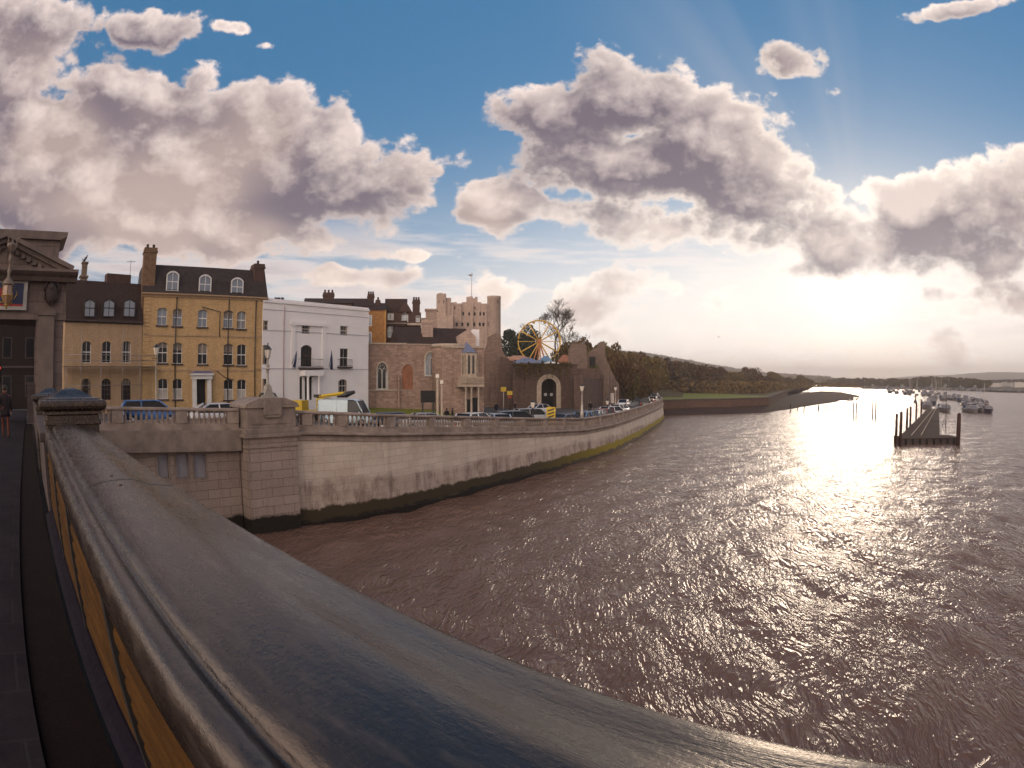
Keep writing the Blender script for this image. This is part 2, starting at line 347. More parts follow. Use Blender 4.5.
# ------------------------------------------------------------------ water: one polar sheet to the horizon with real waves near the bridge
def water():
    rng = np.random.default_rng(5)
    th = np.concatenate([np.linspace(-62, 78, 680), np.linspace(78, 298, 60)[1:-1]]); nt = len(th); a = np.radians(th)
    rr = np.concatenate([[.5, 2], np.geomspace(4.5, 150, 560), np.geomspace(150, 15000, 40)[1:]]); nr = len(rr)
    Rr, A = np.meshgrid(rr, a, indexing='ij'); X = Rr*np.sin(A); Y = Rr*np.cos(A); Z = np.zeros_like(X)
    wx = X+.5*np.sin(Y*.31+1)+.4*np.sin(X*.17+Y*.11); wy = Y+.5*np.sin(X*.27+2)+.4*np.sin(Y*.21-X*.09)
    for k in range(52):
        L = .9*(6.5/.9)**rng.random(); d = R(104+180*(rng.random() < .25))+rng.normal()*(.38 if k % 4 else 1.0) ; kx, ky = math.sin(d)*2*math.pi/L, math.cos(d)*2*math.pi/L
        amp = .0052*L**.92*(1 if L < 4 else .7)
        ph = kx*wx+ky*wy+rng.random()*6.28
        cell = Rr*.0036; fade = np.clip((L/np.maximum(cell, .01)-2.5)/4, 0, 1)*np.clip(1.25-Rr/110, .45, 1)
        env = .65+.35*np.sin(X*.13*rng.random()+Y*.11*rng.random()+k)
        s = np.sin(ph); Z += amp*env*fade*(s+.28*np.cos(2*ph))
    Z *= np.clip((150-Rr)/60, 0, 1)*np.clip((Rr-3)/6, 0, 1)
    v = np.stack([X.ravel(), Y.ravel(), Z.ravel()], 1)
    i = np.arange(nr-1)[:, None]*nt; j = np.arange(nt)[None, :]; j2 = (j+1) % nt
    f = np.stack([i+j, i+nt+j, i+nt+j2, i+j2], -1).reshape(-1, 4)[:, ::-1]
    me = bpy.data.meshes.new('water'); me.vertices.add(len(v)); me.vertices.foreach_set('co', v.ravel().astype(np.float32))
    me.loops.add(f.size); me.loops.foreach_set('vertex_index', f.ravel().astype(np.int32))
    me.polygons.add(len(f)); me.polygons.foreach_set('loop_start', (np.arange(len(f))*4).astype(np.int32)); me.polygons.foreach_set('loop_total', np.full(len(f), 4, np.int32))
    me.polygons.foreach_set('use_smooth', np.ones(len(f), bool)); me.update(); me.validate()
    m = bpy.data.materials.new('river water'); m.use_nodes = True; t = NT(m.node_tree)
    o = t.n('ShaderNodeOutputMaterial'); p = t.n('ShaderNodeBsdfPrincipled'); t.nt.links.new(p.outputs[0], o.inputs[0])
    g = t.n('ShaderNodeTexCoord').outputs['Object']
    p.inputs['IOR'].default_value = 1.33; p.inputs['Specular Tint'].default_value = (1, .90, .84, 1); p.inputs['Specular IOR Level'].default_value = .5
    big = t.noise(t.v('MULTIPLY', g, (.06, .06, 0)), 1, 3, .5)
    t.put(p.inputs['Base Color'], t.mix(big, (.185, .107, .078), (.14, .081, .060)))
    warp = t.v('ADD', g, t.v('SCALE', t.noise(t.v('MULTIPLY', g, (.25, .25, 0)), 1, 2, .5, out=1), 2.2))
    rot = t.n('ShaderNodeVectorRotate', rotation_type='Z_AXIS'); rot.inputs['Angle'].default_value = R(-76); t.put(rot.inputs['Vector'], warp)
    q = t.v('MULTIPLY', rot.outputs[0], (.8, 2.3, 0))
    h1 = t.noise(q, 1.1, 3, .55); h2 = t.noise(t.v('MULTIPLY', g, (1, 1.3, 0)), 4.2, 5, .66)
    ln = t.v('LENGTH', g, out=1)
    r1 = t.m('SUBTRACT', 1.0, t.m('ABSOLUTE', t.m('MULTIPLY', t.m('SUBTRACT', h1, .5), 3.2)))
    h = t.m('ADD', t.m('MULTIPLY', t.m('POWER', t.m('MAXIMUM', r1, 0.0), 1.6), .080), t.m('MULTIPLY', h2, .009))
    b = t.n('ShaderNodeBump'); b.inputs['Strength'].default_value = 1; b.inputs['Distance'].default_value = 1.0
    t.put(b.inputs['Height'], t.m('MULTIPLY', h, t.mr(ln, 22, 220, 1.0, .5))); t.nt.links.new(b.outputs[0], p.inputs['Normal'])
    t.put(p.inputs['Roughness'], t.mr(ln, 12, 160, .10, .22))
    me.materials.append(m); ob = bpy.data.objects.new('water', me); C.objects.link(ob); tag(ob, kind='structure')
water()

# ------------------------------------------------------------------ ground
def interp(x, t):
    if x <= t[0][0]: return t[0][1]
    for (a, b), (c, d) in zip(t, t[1:]):
        if x <= c: return b+(d-b)*(x-a)/(c-a)
    return t[-1][1]
def catmull(P, n=6):
    P = [Vector(p) for p in P]; out = []
    for i in range(len(P)-1):
        a, b, c, d = P[max(i-1, 0)], P[i], P[i+1], P[min(i+2, len(P)-1)]
        for k in range(n):
            t = k/n; out.append(.5*((2*b)+(c-a)*t+(2*a-5*b+4*c-d)*t*t+(3*b-a-3*c+d)*t**3))
    out.append(P[-1]); return out
HT = [(29, 5.34), (34.2, 4.84), (40.8, 4.32), (50.5, 3.55), (58.5, 3.0), (66, 2.95), (400, 2.95)]
def hgt(x, y):
    a = interp(y, HT); b = interp(y, [(25, 5.6), (31, 5.25), (45, 4.75), (70, 4.35), (110, 3.2)])
    t = min(max((-8-x)/20, 0), 1); t = t*t*(3-2*t); return a*(1-t)+b*t
QP = [(-11.95, 30.3), (-7.9, 34.2), (-3.65, 40.8), (2.35, 50.5), (7.05, 58.5), (10.9, 65.6), (15.4, 76.1), (21.6, 92.2), (27.6, 109), (31.5, 124), (33, 140)]
QUAY = [Vector((p.x, p.y, interp(p.y, HT)+1.1)) for p in catmull([(x, y, 0) for x, y in QP], 10)]   # path at the top of the balustrade rail
bd = Vector((math.sin(R(-47.4)), math.cos(R(-47.4)), 0)); bp = Vector((bd.y, -bd.x, 0))    # along the bridge, and out over the river
BRZ = math.atan2(bd.y, bd.x)                                                # bridge frame: local x = along, local y = left of it (away from the water)
def br(s, t, z=0): return bd*s+bp*t+Vector((0, 0, z))
def ground_mesh():
    mb = MB(); xs = [-160+4*i for i in range(40)]; 
    # strips running parallel to the quay edge, out to the left
    offs = [0.15, 1.5, 3, 5, 8, 12, 18, 26, 36, 50, 70, 100, 150, 220]
    path = [Vector((-60, -5, 0)), Vector((-30, 18, 0)), Vector((-16, 27.0, 0))]+QUAY+[Vector((30, 180, 0)), Vector((30, 260, 0))]
    rows = []
    for i, p in enumerate(path):
        t = (path[min(i+1, len(path)-1)]-path[max(i-1, 0)]); t.z = 0; t.normalize(); l = Vector((-t.y, t.x, 0))
        if i < 4: l = Vector((-.8, .6, 0))
        f = min(max((i-3)/40, 0), 1); l = (l*(1-f*.5)+Vector((-.9, .3, 0))*.5*f).normalized()
        rows.append([(q.x, q.y, hgt(q.x, q.y)) for q in (p+l*o for o in offs)])
    n = len(offs)
    mb.add([v for r in rows for v in r], [(i*n+k, i*n+k+1, (i+1)*n+k+1, (i+1)*n+k) for i in range(len(rows)-1) for k in range(n-1)], True)
    return tag(mb.build('esplanade_ground', M['asphalt']), kind='structure')
ground_mesh()
def strip(name, o0, o1, dz, m, i0=0, i1=None, path=QUAY, kind='structure'):
    mb = MB(); P = path[i0:i1]; vs = []
    for i, p in enumerate(P):
        t = P[min(i+1, len(P)-1)]-P[max(i-1, 0)]; t.z = 0; t.normalize(); l = Vector((-t.y, t.x, 0))
        for o in (o0, o1): q = p+l*o; vs.append((q.x, q.y, p.z-1.1+dz))
    mb.add(vs, [(2*i, 2*i+1, 2*i+3, 2*i+2) for i in range(len(P)-1)])
    return tag(mb.build(name, m), kind=kind)
strip('quayside_pavement', .2, 2.4, .12, M['pave'])
M['kerb'] = mat('kerb stone', (.26,.22,.21), .85, .3, 3)
mb = MB(); kp = []
for i, p in enumerate(QUAY):
    t = QUAY[min(i+1, len(QUAY)-1)]-QUAY[max(i-1, 0)]; t.z = 0; t.normalize(); kp.append(p+Vector((-t.y, t.x, 0))*2.47-Vector((0,0,1.1)))
mb.sweep([(-.07, -.1), (.07, -.1), (.07, .135), (-.07, .135)], kp); tag(mb.build('kerb', M['kerb']), kind='structure')
M['pale_road'] = mat('worn pale road', (.20,.18,.17), .8, .2, 1.5, bump=.2, bscale=40)
strip('esplanade_road', 4.8, 9.6, .03, M['pale_road'], 44)
M['line'] = mat('road marking paint', (.55,.53,.5), .7, .3, 5)
mb = MB()
for i in range(8, len(QUAY)-2, 2):
    a, b = QUAY[i], QUAY[i+1]; t = (b-a); t.z = 0; L = t.length; t.normalize(); l = Vector((-t.y, t.x, 0)); z = a.z-1.1+.05
    c = a+l*7.2; mb.add([(c-l*.06)+Vector((0,0,z-c.z)), (c+l*.06)+Vector((0,0,z-c.z)), (c+l*.06+t*min(L, 2.0))+Vector((0,0,z-c.z)), (c-l*.06+t*min(L, 2.0))+Vector((0,0,z-c.z))], [(0,1,2,3)])
tag(mb.build('road_markings', M['line']), kind='structure')

M['bankwall'] = masonry('brown embankment stone', (.13,.075,.055), (.09,.052,.04), (.05,.03,.025), .8, .3, .03, .5, .6, .9, streak=.4)
M['grass'] = mat('grass', (.17,.19,.035), .95, .35, .6, bump=.8, bscale=9)
M['grass2'] = mat('dull riverside ground', (.10,.075,.035), .95, .4, .3, bump=.8, bscale=5)
M['mud'] = mat('wet mud', (.060,.030,.021), .9, .5, .25, bump=1, bscale=2.5, col2=(.035,.024,.02))
def sheet(name, poly, z, m, lab=None):
    mb = MB(); mb.plate(poly, z-.6, z); return tag(mb.build(name, m), kind='structure')
def pp(*a): p = onz(*a); return (p.x, p.y)
LZ = 2.95
g0 = pol(14.6, 140); 
bank = [(31.5, 122), pp(664, 400, LZ)]
bank = [(30.0, 128), pp(690, 399.8, LZ), pp(730, 399.2, LZ), pp(768, 398, LZ), pol(25.4, 190), pol(26.5, 260), pol(28.3, 420), pol(29.2, 640), pol(15, 900), pol(0, 700), pol(-2, 420), (0, 300), (8, 200), (26, 150)]
bank = [tuple(b)[:2] for b in bank]
sheet('river_bank', bank, LZ-.05, M['grass2'])
lawn = [(33.5, 136), pp(690, 398.5, LZ), pp(730, 397.8, LZ), pp(765, 396.8, LZ), pol(24.8, 172), pol(20, 200), pol(15.3, 205), (38, 160)]
sheet('lawn', [tuple(b)[:2] for b in lawn], LZ, M['grass'])
# muddy foreshore: gently sloping heightfield between the bank and the low-water line
def foreshore():
    lo = [(640,420),(666,415.5),(700,415),(735,414),(764,413),(790,409.5),(815,405.5),(838,402.5),(856,401),(866,398)]
    lo = [onz(x, y, -.03) for x, y in lo]; lo[0] = Vector((27.6, 116, -.03)); lo[1] = Vector((31, 124.5, -.03))
    hi = [(620,396),(655,400.5),(690,401),(730,400.5),(764,399.5),(782,396.5),(800,393.5),(820,391),(842,392.2),(864,396.6)]
    hi = [onz(x, y, z) for (x, y), z in zip(hi, (1.4,1.4,1.4,1.4,1.3,1.2,1.0,.7,.25,-.02))]
    for i, b_ in enumerate(((28.5, 119), (30.5, 127.6), bank[1], bank[2], bank[3])): hi[i] = Vector((*b_, 1.15))
    mb = MB(); n = 14; vs = []; random.seed(3); L = []
    for i in range(len(lo)-1):
        for k in range(6): L.append((lo[i].lerp(lo[i+1], k/6), hi[i].lerp(hi[i+1], k/6)))
    L.append((lo[-1], hi[-1]))
    for a, b in L:
        for j in range(n):
            t = j/(n-1); p = a.lerp(b, t); p.z = a.z*(1-t)+b.z*t**.8+(random.random()-.5)*.16*(0 < j < n-1)
            vs.append(tuple(p))
    mb.add(vs, [(i*n+j, i*n+j+1, (i+1)*n+j+1, (i+1)*n+j) for i in range(len(L)-1) for j in range(n-1)], True)
    tag(mb.build('foreshore', M['mud']), kind='structure')
    return lo, hi
LO, HI = foreshore()
# far banks and hills
M['hill'] = mat('far wooded hill', (.060,.050,.026), 1, .45, .012, bump=0, col2=(.035,.032,.018))
M['farbank'] = mat('far bank ground', (.10,.085,.06), 1, .4, .02)
def hill(name, prof, D, depth, zb=0, steps=8):
    mb = MB(); vs = []; random.seed(hash(len(prof))%99); n = steps+1; P = []
    for i in range(len(prof)-1):
        for k in range(10):
            t = k/10; P.append((prof[i][0]+(prof[i+1][0]-prof[i][0])*t, prof[i][1]+(prof[i+1][1]-prof[i][1])*t))
    P.append(prof[-1])
    for x, y in P:
        top = at(x, y, D); a, _ = azel(x, y); H = top.z-zb
        for j in range(n):
            t = j/steps; d = D-depth*(1-t) if t <= 1 else D
            prof_h = math.sin(min(t, 1)*math.pi/2)
            q = pol(a, d); nz = (math.sin(a*3.1+j)+math.sin(a*7.7+j*2.1)+random.random())*.012*H*(j > 0)
            vs.append((q.x, q.y, zb+H*prof_h+nz))
        q = pol(a, D+depth); vs.append((q.x, q.y, zb-2))
    n += 1
    mb.add(vs, [(i*n+j, i*n+j+1, (i+1)*n+j+1, (i+1)*n+j) for i in range(len(P)-1) for j in range(n-1)], True)
    return tag(mb.build(name, M['hill']), kind='structure')
hill('hill', [(560,352),(600,350),(650,354),(677,359),(715,366),(740,370),(764,373.5),(800,376),(840,378),(900,380)], 1500, 600)
hill('hill', [(700,381),(840,381),(878,379),(921,375.6),(950,375),(975,373),(996,372),(1024,372.6),(1080,370),(1150,376)], 3200, 900)
hill('hill', [(780,383),(806,382),(834,380.5),(880,382),(930,382),(960,381),(990,380),(1024,379),(1100,378)], 900, 120)
sheet('far_bank', [tuple(pol(a, d))[:2] for a, d in ((30.6,600),(33,585),(38,560),(42,520),(45,450),(47.5,420),(52,400),(60,380),(75,380),(75,2500),(15,2500),(10,1100),(29,1100),(30.2,760))], 1.0, M['farbank'])
# grass slope in front of the stone church and the white house
mb = MB(); vs = []
for i in range(13):
    t = i/12; x0 = at(330+118*t, 400, 66+3*t); x1 = at(300+160*t, 395, 74+2*t)
    zt = 4.9-.9*t; zb = hgt(x0.x, x0.y)-.05
    for j in range(5):
        u = j/4; vs.append((x0.x+(x1.x-x0.x)*u, x0.y+(x1.y-x0.y)*u, zb+(zt-zb)*math.sin(u*math.pi/2)))
mb.add(vs, [(i*5+j, i*5+j+1, (i+1)*5+j+1, (i+1)*5+j) for i in range(12) for j in range(4)], True)
tag(mb.build('grass_slope', M['grass']), kind='structure')

# ------------------------------------------------------------------ the bridge we stand on
FZ = EYE-1.65
def bdeck(name, t0, t1, z, m, s0=-14, s1=29.3, dz=0, th=.3):
    mb = MB(); P = [br(s, 0, z-.0105*max(s, 0)) for s in (-14, -6, 0, 7, 14, 21, 29.3, 45) if s0 <= s <= s1]
    mb.sweep([(t0, -th), (t1, -th), (t1, dz), (t0, dz)], P); return mb.build(name, m)
M['slab'] = masonry('dark footway slabs', (.060,.052,.062), (.048,.042,.052), (.02,.018,.02), .75, .5, .015, .5, .35, .6, horiz='xy')
def slabmat():
    m = bpy.data.materials.new('footway slabs'); m.use_nodes = True; t = NT(m.node_tree)
    o = t.n('ShaderNodeOutputMaterial'); p = t.n('ShaderNodeBsdfPrincipled'); t.nt.links.new(p.outputs[0], o.inputs[0])
    g = t.n('ShaderNodeTexCoord').outputs['Object']; rt = t.n('ShaderNodeVectorRotate', rotation_type='Z_AXIS'); t.put(rt.inputs['Vector'], g); rt.inputs['Angle'].default_value = -BRZ
    x, y, z = t.sep(rt.outputs[0]); b = t.n('ShaderNodeTexBrick'); t.put(b.inputs['Vector'], t.comb(y, x)); b.inputs['Scale'].default_value = 1
    b.inputs['Brick Width'].default_value = .75; b.inputs['Row Height'].default_value = .55; b.inputs['Mortar Size'].default_value = .012
    t.put(b.inputs['Color1'], (.014,.010,.015)); t.put(b.inputs['Color2'], (.011,.0085,.012)); t.put(b.inputs['Mortar'], (.02,.018,.02))
    n = t.noise(g, 2.2, 6, .65); t.put(p.inputs['Base Color'], t.mix(t.m('MULTIPLY', t.mr(n, .4, .7), .6), b.outputs[0], (.03,.026,.03)))
    p.inputs['Roughness'].default_value = .9; p.inputs['Specular IOR Level'].default_value = .1
    bp_ = t.n('ShaderNodeBump'); bp_.inputs['Distance'].default_value = .01; t.put(bp_.inputs['Height'], t.m('SUBTRACT', t.m('MULTIPLY', t.noise(g, 60, 3, .6), .5), b.outputs['Fac'])); t.nt.links.new(bp_.outputs[0], p.inputs['Normal'])
    return m
M['slab'] = slabmat()
M['drain'] = mat('black drainage strip', (.008,.003,.0035), .95, .4, 3, bump=.5, bscale=40)
M['purple'] = mat('painted steel kerb', (.008,.005,.013), .9, .45, 3, bump=.4, bscale=20)
tag(bdeck('footway', -3.2, -.285, FZ, M['slab'], s1=45), kind='structure')
tag(bdeck('drainage_strip', -.28, .085, FZ-.02, M['drain'], s1=29.3), kind='structure')
tag(bdeck('bridge_road', -12.5, -3.36, FZ-.15, M['asphalt'], s1=45), kind='structure')
tag(bdeck('footway_kerb', -3.35, -3.21, FZ, M['kerb'], s1=45), kind='structure')
# bridge girder below the deck
par = thing('bridge_deck_girder', 'dark painted steel girder carrying the bridge footway over the river', 'girder', br(0, 0, 0), BRZ)
mb = MB(); mb.box(-14, 29.2, -.5, 12, 4.9, 6.0); mb.build('girder', M['iron'], par)
for s in range(-13, 29, 2):
    mb = MB(); mb.box(s, s+.12, -.58, -.5, 4.9, 6.0); mb.build('stiffener', M['iron'], par)
# --- parapet: broad painted iron handrail over yellow ribbed panels
def railmat():
    m = bpy.data.materials.new('worn grey handrail paint'); m.use_nodes = True; t = NT(m.node_tree)
    o = t.n('ShaderNodeOutputMaterial'); p = t.n('ShaderNodeBsdfPrincipled'); t.nt.links.new(p.outputs[0], o.inputs[0])
    g = t.n('ShaderNodeTexCoord').outputs['Object']
    n = t.noise(t.v('MULTIPLY', g, (.5, 1, 1)), 2.6, 6, .6); n2 = t.noise(t.v('MULTIPLY', g, (.35, 1.6, 1)), 16, 5, .65); n3 = t.noise(g, 75, 4, .6)
    c = t.mix(t.mr(n, .36, .66, smooth=True), (.016,.012,.012), (.030,.020,.015))
    c = t.mix(t.m('MULTIPLY', t.mr(n2, .5, .7), .45), c, (.085,.066,.058)); c = t.mix(t.m('MULTIPLY', t.mr(n2, .42, .25), .5), c, (.026,.022,.027))
    c = t.mix(t.m('MULTIPLY', t.mr(t.noise(t.v('MULTIPLY', g, (.6, 3, 1)), 5, 8, .75), .66, .72), .6), c, (.04,.03,.028))
    t.put(p.inputs['Base Color'], c); t.put(p.inputs['Roughness'], t.mr(n2, .3, .75, .20, .38)); p.inputs['Specular IOR Level'].default_value = .85; p.inputs['Specular Tint'].default_value = (1, .84, .72, 1)
    b = t.n('ShaderNodeBump'); b.inputs['Strength'].default_value = .5; b.inputs['Distance'].default_value = .004
    t.put(b.inputs['Height'], t.m('ADD', t.m('MULTIPLY', n2, 1.6), t.m('MULTIPLY', n3, .55))); t.nt.links.new(b.outputs[0], p.inputs['Normal'])
    return m
M['rail'] = railmat()
par = thing('bridge_parapet', 'long worn grey painted handrail of the bridge above yellow ribbed panels, sweeping across the foreground', 'parapet', br(0, 0, 0), BRZ)
# local frame: x along the bridge, y = -t (towards the footway)
def lp(s, t, z): return (s, -t, EYE+z)
prof = [(.150,-.700),(.148,-.620),(.150,-.590),(.158,-.562),(.172,-.545),(.190,-.536),(.208,-.536),(.222,-.542),(.232,-.552),(.240,-.556),(.246,-.556),(.252,-.544),(.264,-.528),(.285,-.516),(.34,-.503),(.40,-.496),(.45,-.4935),(.49,-.494),(.52,-.499),(.545,-.509),(.57,-.518),(.60,-.527),(.63,-.533),(.66,-.537),(.69,-.540),(.715,-.544),(.728,-.550),(.733,-.566),(.730,-.60),(.70,-.63),(.62,-.66),(.55,-.70)]
mb = MB(); ss = [-14, -6, -3, -2, -1.5, -1, -.6, -.3, 0, .3, .6, 1, 1.5, 2, 2.6, 3.3, 4, 5, 6, 7.25]
n = len(prof); vs = [lp(s, q+.032+max(0, q-.5)*.12, z) for s in ss for q, z in prof]
mb.add(vs, [(i*n+k, i*n+(k+1)%n, (i+1)*n+(k+1)%n, (i+1)*n+k) for i in range(len(ss)-1) for k in range(n)], True)
o = mb.build('handrail', M['rail'], par)
for s_ in (3.05, -1.9):      # bolted joints across the rail
    mb = MB(); n2_ = [(q+.032+max(0, q-.5)*.12, z) for q, z in prof[9:26]]; vs = [lp(s_+d, q, z+h_) for d, h_ in ((0, .0), (.0, .0015), (.012, .0015), (.012, 0)) for q, z in n2_]; k_ = len(n2_)
    mb.add(vs, [(j*k_+i, j*k_+i+1, (j+1)*k_+i+1, (j+1)*k_+i) for j in range(3) for i in range(k_-1)]); mb.build('joint', M['iron'], par)
for s_, q_, z_ in ((.93, .56, -.5065), (3.2, .45, -.4935), (2.9, .45, -.4935), (-.55, .42, -.495)):
    mb = MB(); mb.lathe([(.013,-.004),(.013,.002),(.009,.004)], lp(s_, q_, z_), 12); mb.build('bolt', M['rail'], par)
M['ypanel'] = mat('ochre panel paint', (.075,.032,.005), .9, .5, 4, bump=.4, bscale=30, stretch=(.6,1,2))
edges = [-14, -12.4, -10.8, -9.2, -7.6, -6.0, -4.4, -2.8, -1.2, .4, 2.0, 3.6, 5.2, 7.25]
zb = -1.47
for a, b in zip(edges, edges[1:]):
    mb = MB(); m_ = 9; a += .035; b -= .035
    poly = [(-.238, EYE+zb)]
    for k in range(m_):
        z0 = EYE+zb+(.86/m_)*k; dz = .86/m_
        poly += [(-.210, z0+.006), (-.199, z0+dz*.3), (-.199, z0+dz*.7), (-.210, z0+dz-.006), (-.228, z0+dz)]
    poly += [(-.238, EYE+zb+.86)]
    mb.prismx(poly, a, b); mb.build('panel', M['ypanel'], par)
    mb = MB(); mb.box(b, b+.07, -.262, -.185, EYE+zb, EYE-.6); mb.build('post', M['iron'], par)
mb = MB(); mb.prismx([(-.30, EYE-1.66), (-.13, EYE-1.66), (-.105, EYE-1.60), (-.105, EYE-1.53), (-.135, EYE-1.50), (-.19, EYE-1.472), (-.30, EYE-1.472)], -14, 7.25); mb.build('bottom_rail', M['purple'], par)
# pedestal at the end of the iron parapet
def pedestal(s0, s1, t0, t1, ztop, label, m=M['rail']):
    pd = thing('parapet_pedestal', label, 'pedestal', br((s0+s1)/2, (t0+t1)/2, FZ-.1), BRZ)
    L, W = (s1-s0)/2, (t1-t0)/2; zt = ztop-(FZ-.1)
    mb = MB(); mb.box(-L+.08, L-.08, -W+.08, W-.08, 0, zt-.30); mb.box(-L+.055, L-.055, -W+.055, W-.055, zt-.42, zt-.36); mb.build('shaft', m, pd, bevel=.012)
    mb = MB(); pr = [(.05, -.30), (.05, -.26), (.02, -.245), (.0, -.235), (-.012, -.20), (-.012, -.165), (.01, -.14), (.06, -.13), (.075, -.118)]
    vs = []
    for d, z in pr: vs += [(-L+d, -W+d, zt+z), (L-d, -W+d, zt+z), (L-d, W-d, zt+z), (-L+d, W-d, zt+z)]
    for k in range(1, 7):
        u = k/6; d = .075+(min(L, W)-.075)*(u**.9)*.97; z = -.118+.118*math.sin(u*math.pi/2)**1.6; vs += [(-L+d, -W+d, zt+z), (L-d, -W+d, zt+z), (L-d, W-d, zt+z), (-L+d, W-d, zt+z)]
    nn = len(vs)//4; mb.add(vs, [(i*4+k, i*4+(k+1)%4, (i+1)*4+(k+1)%4, (i+1)*4+k) for i in range(nn-1) for k in range(4)]+[((nn-1)*4, (nn-1)*4+1, (nn-1)*4+2, (nn-1)*4+3), (3,2,1,0)])
    mb.build('cap', m, pd, bevel=.006)
pedestal(7.2, 8.05, .13, .985, EYE-.10, 'square grey painted pedestal with domed cap ending the foreground handrail')
pedestal(12.2, 13.0, .05, .85, EYE-.16, 'grey pedestal with domed cap standing just beyond the nearer pedestal')
# plain stone parapet from the pedestal to the portal
M['soot'] = mat('sooty stone', (.09,.07,.07), .85, .4, 2, bump=.4, bscale=12)
pr2 = thing('stone_parapet', 'low dark stone parapet running from the pedestals to the portal', 'parapet', br(0, 0, 0), BRZ)
mb = MB(); mb.box(8.06, 12.19, -.62, -.18, FZ-.3, EYE-.78); mb.box(13.01, 29.3, -.62, -.18, FZ-.35, EYE-.85); mb.build('wall', M['soot'], pr2)
mb = MB(); mb.box(8.06, 12.19, -.68, -.12, EYE-.78, EYE-.66); mb.build('coping', M['soot'], pr2, bevel=.02); mb = MB(); mb.box(13.01, 29.3, -.68, -.12, EYE-.85, EYE-.73); mb.build('coping', M['soot'], pr2, bevel=.02)
# ------------------------------------------------------------------ river wall, abutment, pier and balustrades
def algae(t, oc, x, y, z, cc, fac):
    n = t.noise(oc, .8, 6, .7); n2 = t.noise(t.v('MULTIPLY', oc, (.3, .3, 1.2)), 1.0, 5, .6)
    # clean, pale re-faced upper courses; older browner courses below
    lim = t.m('ADD', z, t.m('MULTIPLY', t.m('SUBTRACT', n2, .5), 1.6)); lim = t.m('ADD', lim, t.m('MULTIPLY', y, .018))
    up = t.mr(lim, 2.6, 3.1, smooth=True)
    old = t.mix(.40, cc, (.27, .18, .145)); old = t.mix(t.m('MULTIPLY', t.mr(t.noise(t.v('MULTIPLY', oc, (1, 1, .5)), 1.0, 8, .75), .48, .62), .6), old, (.11, .072, .058)); stk = t.noise(t.v('MULTIPLY', oc, (1.4, 1.4, .10)), 1.0, 6, .65); old = t.mix(t.m('MULTIPLY', t.mr(stk, .5, .68), .5), old, (.075, .052, .042)); cc = t.mix(t.m('MULTIPLY', t.mr(stk, .56, .72), .4), cc, (.16, .115, .095))
    pale = t.mix(t.m('MULTIPLY', t.mr(t.noise(oc, .45, 5, .6), .5, .68), .45), cc, (.36, .25, .20))
    cc = t.mix(up, old, pale)
    h = t.m('ADD', z, t.m('MULTIPLY', t.m('SUBTRACT', n, .5), .9))
    g = t.mr(y, 46, 68, smooth=True); gc = t.mix(g, (.045, .034, .018), (.26, .20, .015))
    cc = t.mix(t.mr(h, 1.02, .84, smooth=True), cc, gc)
    return t.mix(t.mr(h, .34, .2, smooth=True), cc, t.mix(g, (.012, .009, .007), (.09, .07, .05)))
M['quay'] = masonry('river wall stone', (.60,.515,.44), (.52,.44,.375), (.42,.345,.29), .95, .42, .014, .25, .5, .85, stain=algae, horiz='y')
def wet(t, oc, x, y, z, cc, fac):
    n = t.noise(oc, .9, 5, .7); h = t.m('ADD', z, t.m('MULTIPLY', t.m('SUBTRACT', n, .5), .6))
    return t.mix(t.mr(h, .95, .75, smooth=True), cc, (.018, .014, .010))
M['ashlar'] = masonry('granite ashlar', (.36,.285,.245), (.30,.235,.205), (.18,.14,.12), 1.25, .47, .022, .4, .5, .8, streak=.35, stain=wet)
NW = len(QUAY)
rw = thing('river_wall', 'long pale stone river wall curving away along the waterfront, green and yellow algae at its foot', 'river wall', (0,0,0))
mb = MB()
def off(path, q, zfun):
    out = []
    for i, p in enumerate(path):
        t = path[min(i+1, len(path)-1)]-path[max(i-1, 0)]; t.z = 0; t.normalize(); r = Vector((t.y, -t.x, 0)); v = p+r*q; v.z = zfun(p, i); out.append(v)
    return out
base = off(QUAY, .42, lambda p, i: -1.2); mid = off(QUAY, .36, lambda p, i: 1.15); top = off(QUAY, .22, lambda p, i: p.z-1.62); back = off(QUAY, -.5, lambda p, i: p.z-1.62)
foot = off(QUAY, .62, lambda p, i: .22); foot0 = off(QUAY, .66, lambda p, i: -1.2)
rows = [foot0, foot, off(QUAY, .42, lambda p, i: .26), mid, top, back]; k = len(rows)
mb.add([rows[j][i] for i in range(NW) for j in range(k)], [(i*k+j, i*k+j+1, (i+1)*k+j+1, (i+1)*k+j) for i in range(NW-1) for j in range(k-1)])
mb.build('wall_face', M['quay'], rw)
mb = MB(); mb.sweep([(-.5, -1.62), (.26, -1.62), (.30, -1.60), (.30, -1.46), (.20, -1.45), (.20, -1.36), (.26, -1.34), (.40, -1.27), (.42, -1.25), (.42, -1.17), (.36, -1.14), (.18, -1.12), (-.5, -1.12)], QUAY); mb.build('string_course', M['balus'], rw)
def baluster_mesh(h):
    mb = MB(); pr = [(.085,0),(.085,.06),(.055,.075),(.05,.12),(.075,.2),(.088,.27),(.075,.36),(.05,.45),(.042,.52),(.05,.56),(.07,.575),(.055,.60),(.08,.62),(.08,.66)]
    mb.lathe([(r, z*h/.66) for r, z in pr], n=8); return mb
proto_b = baluster_mesh(.60)
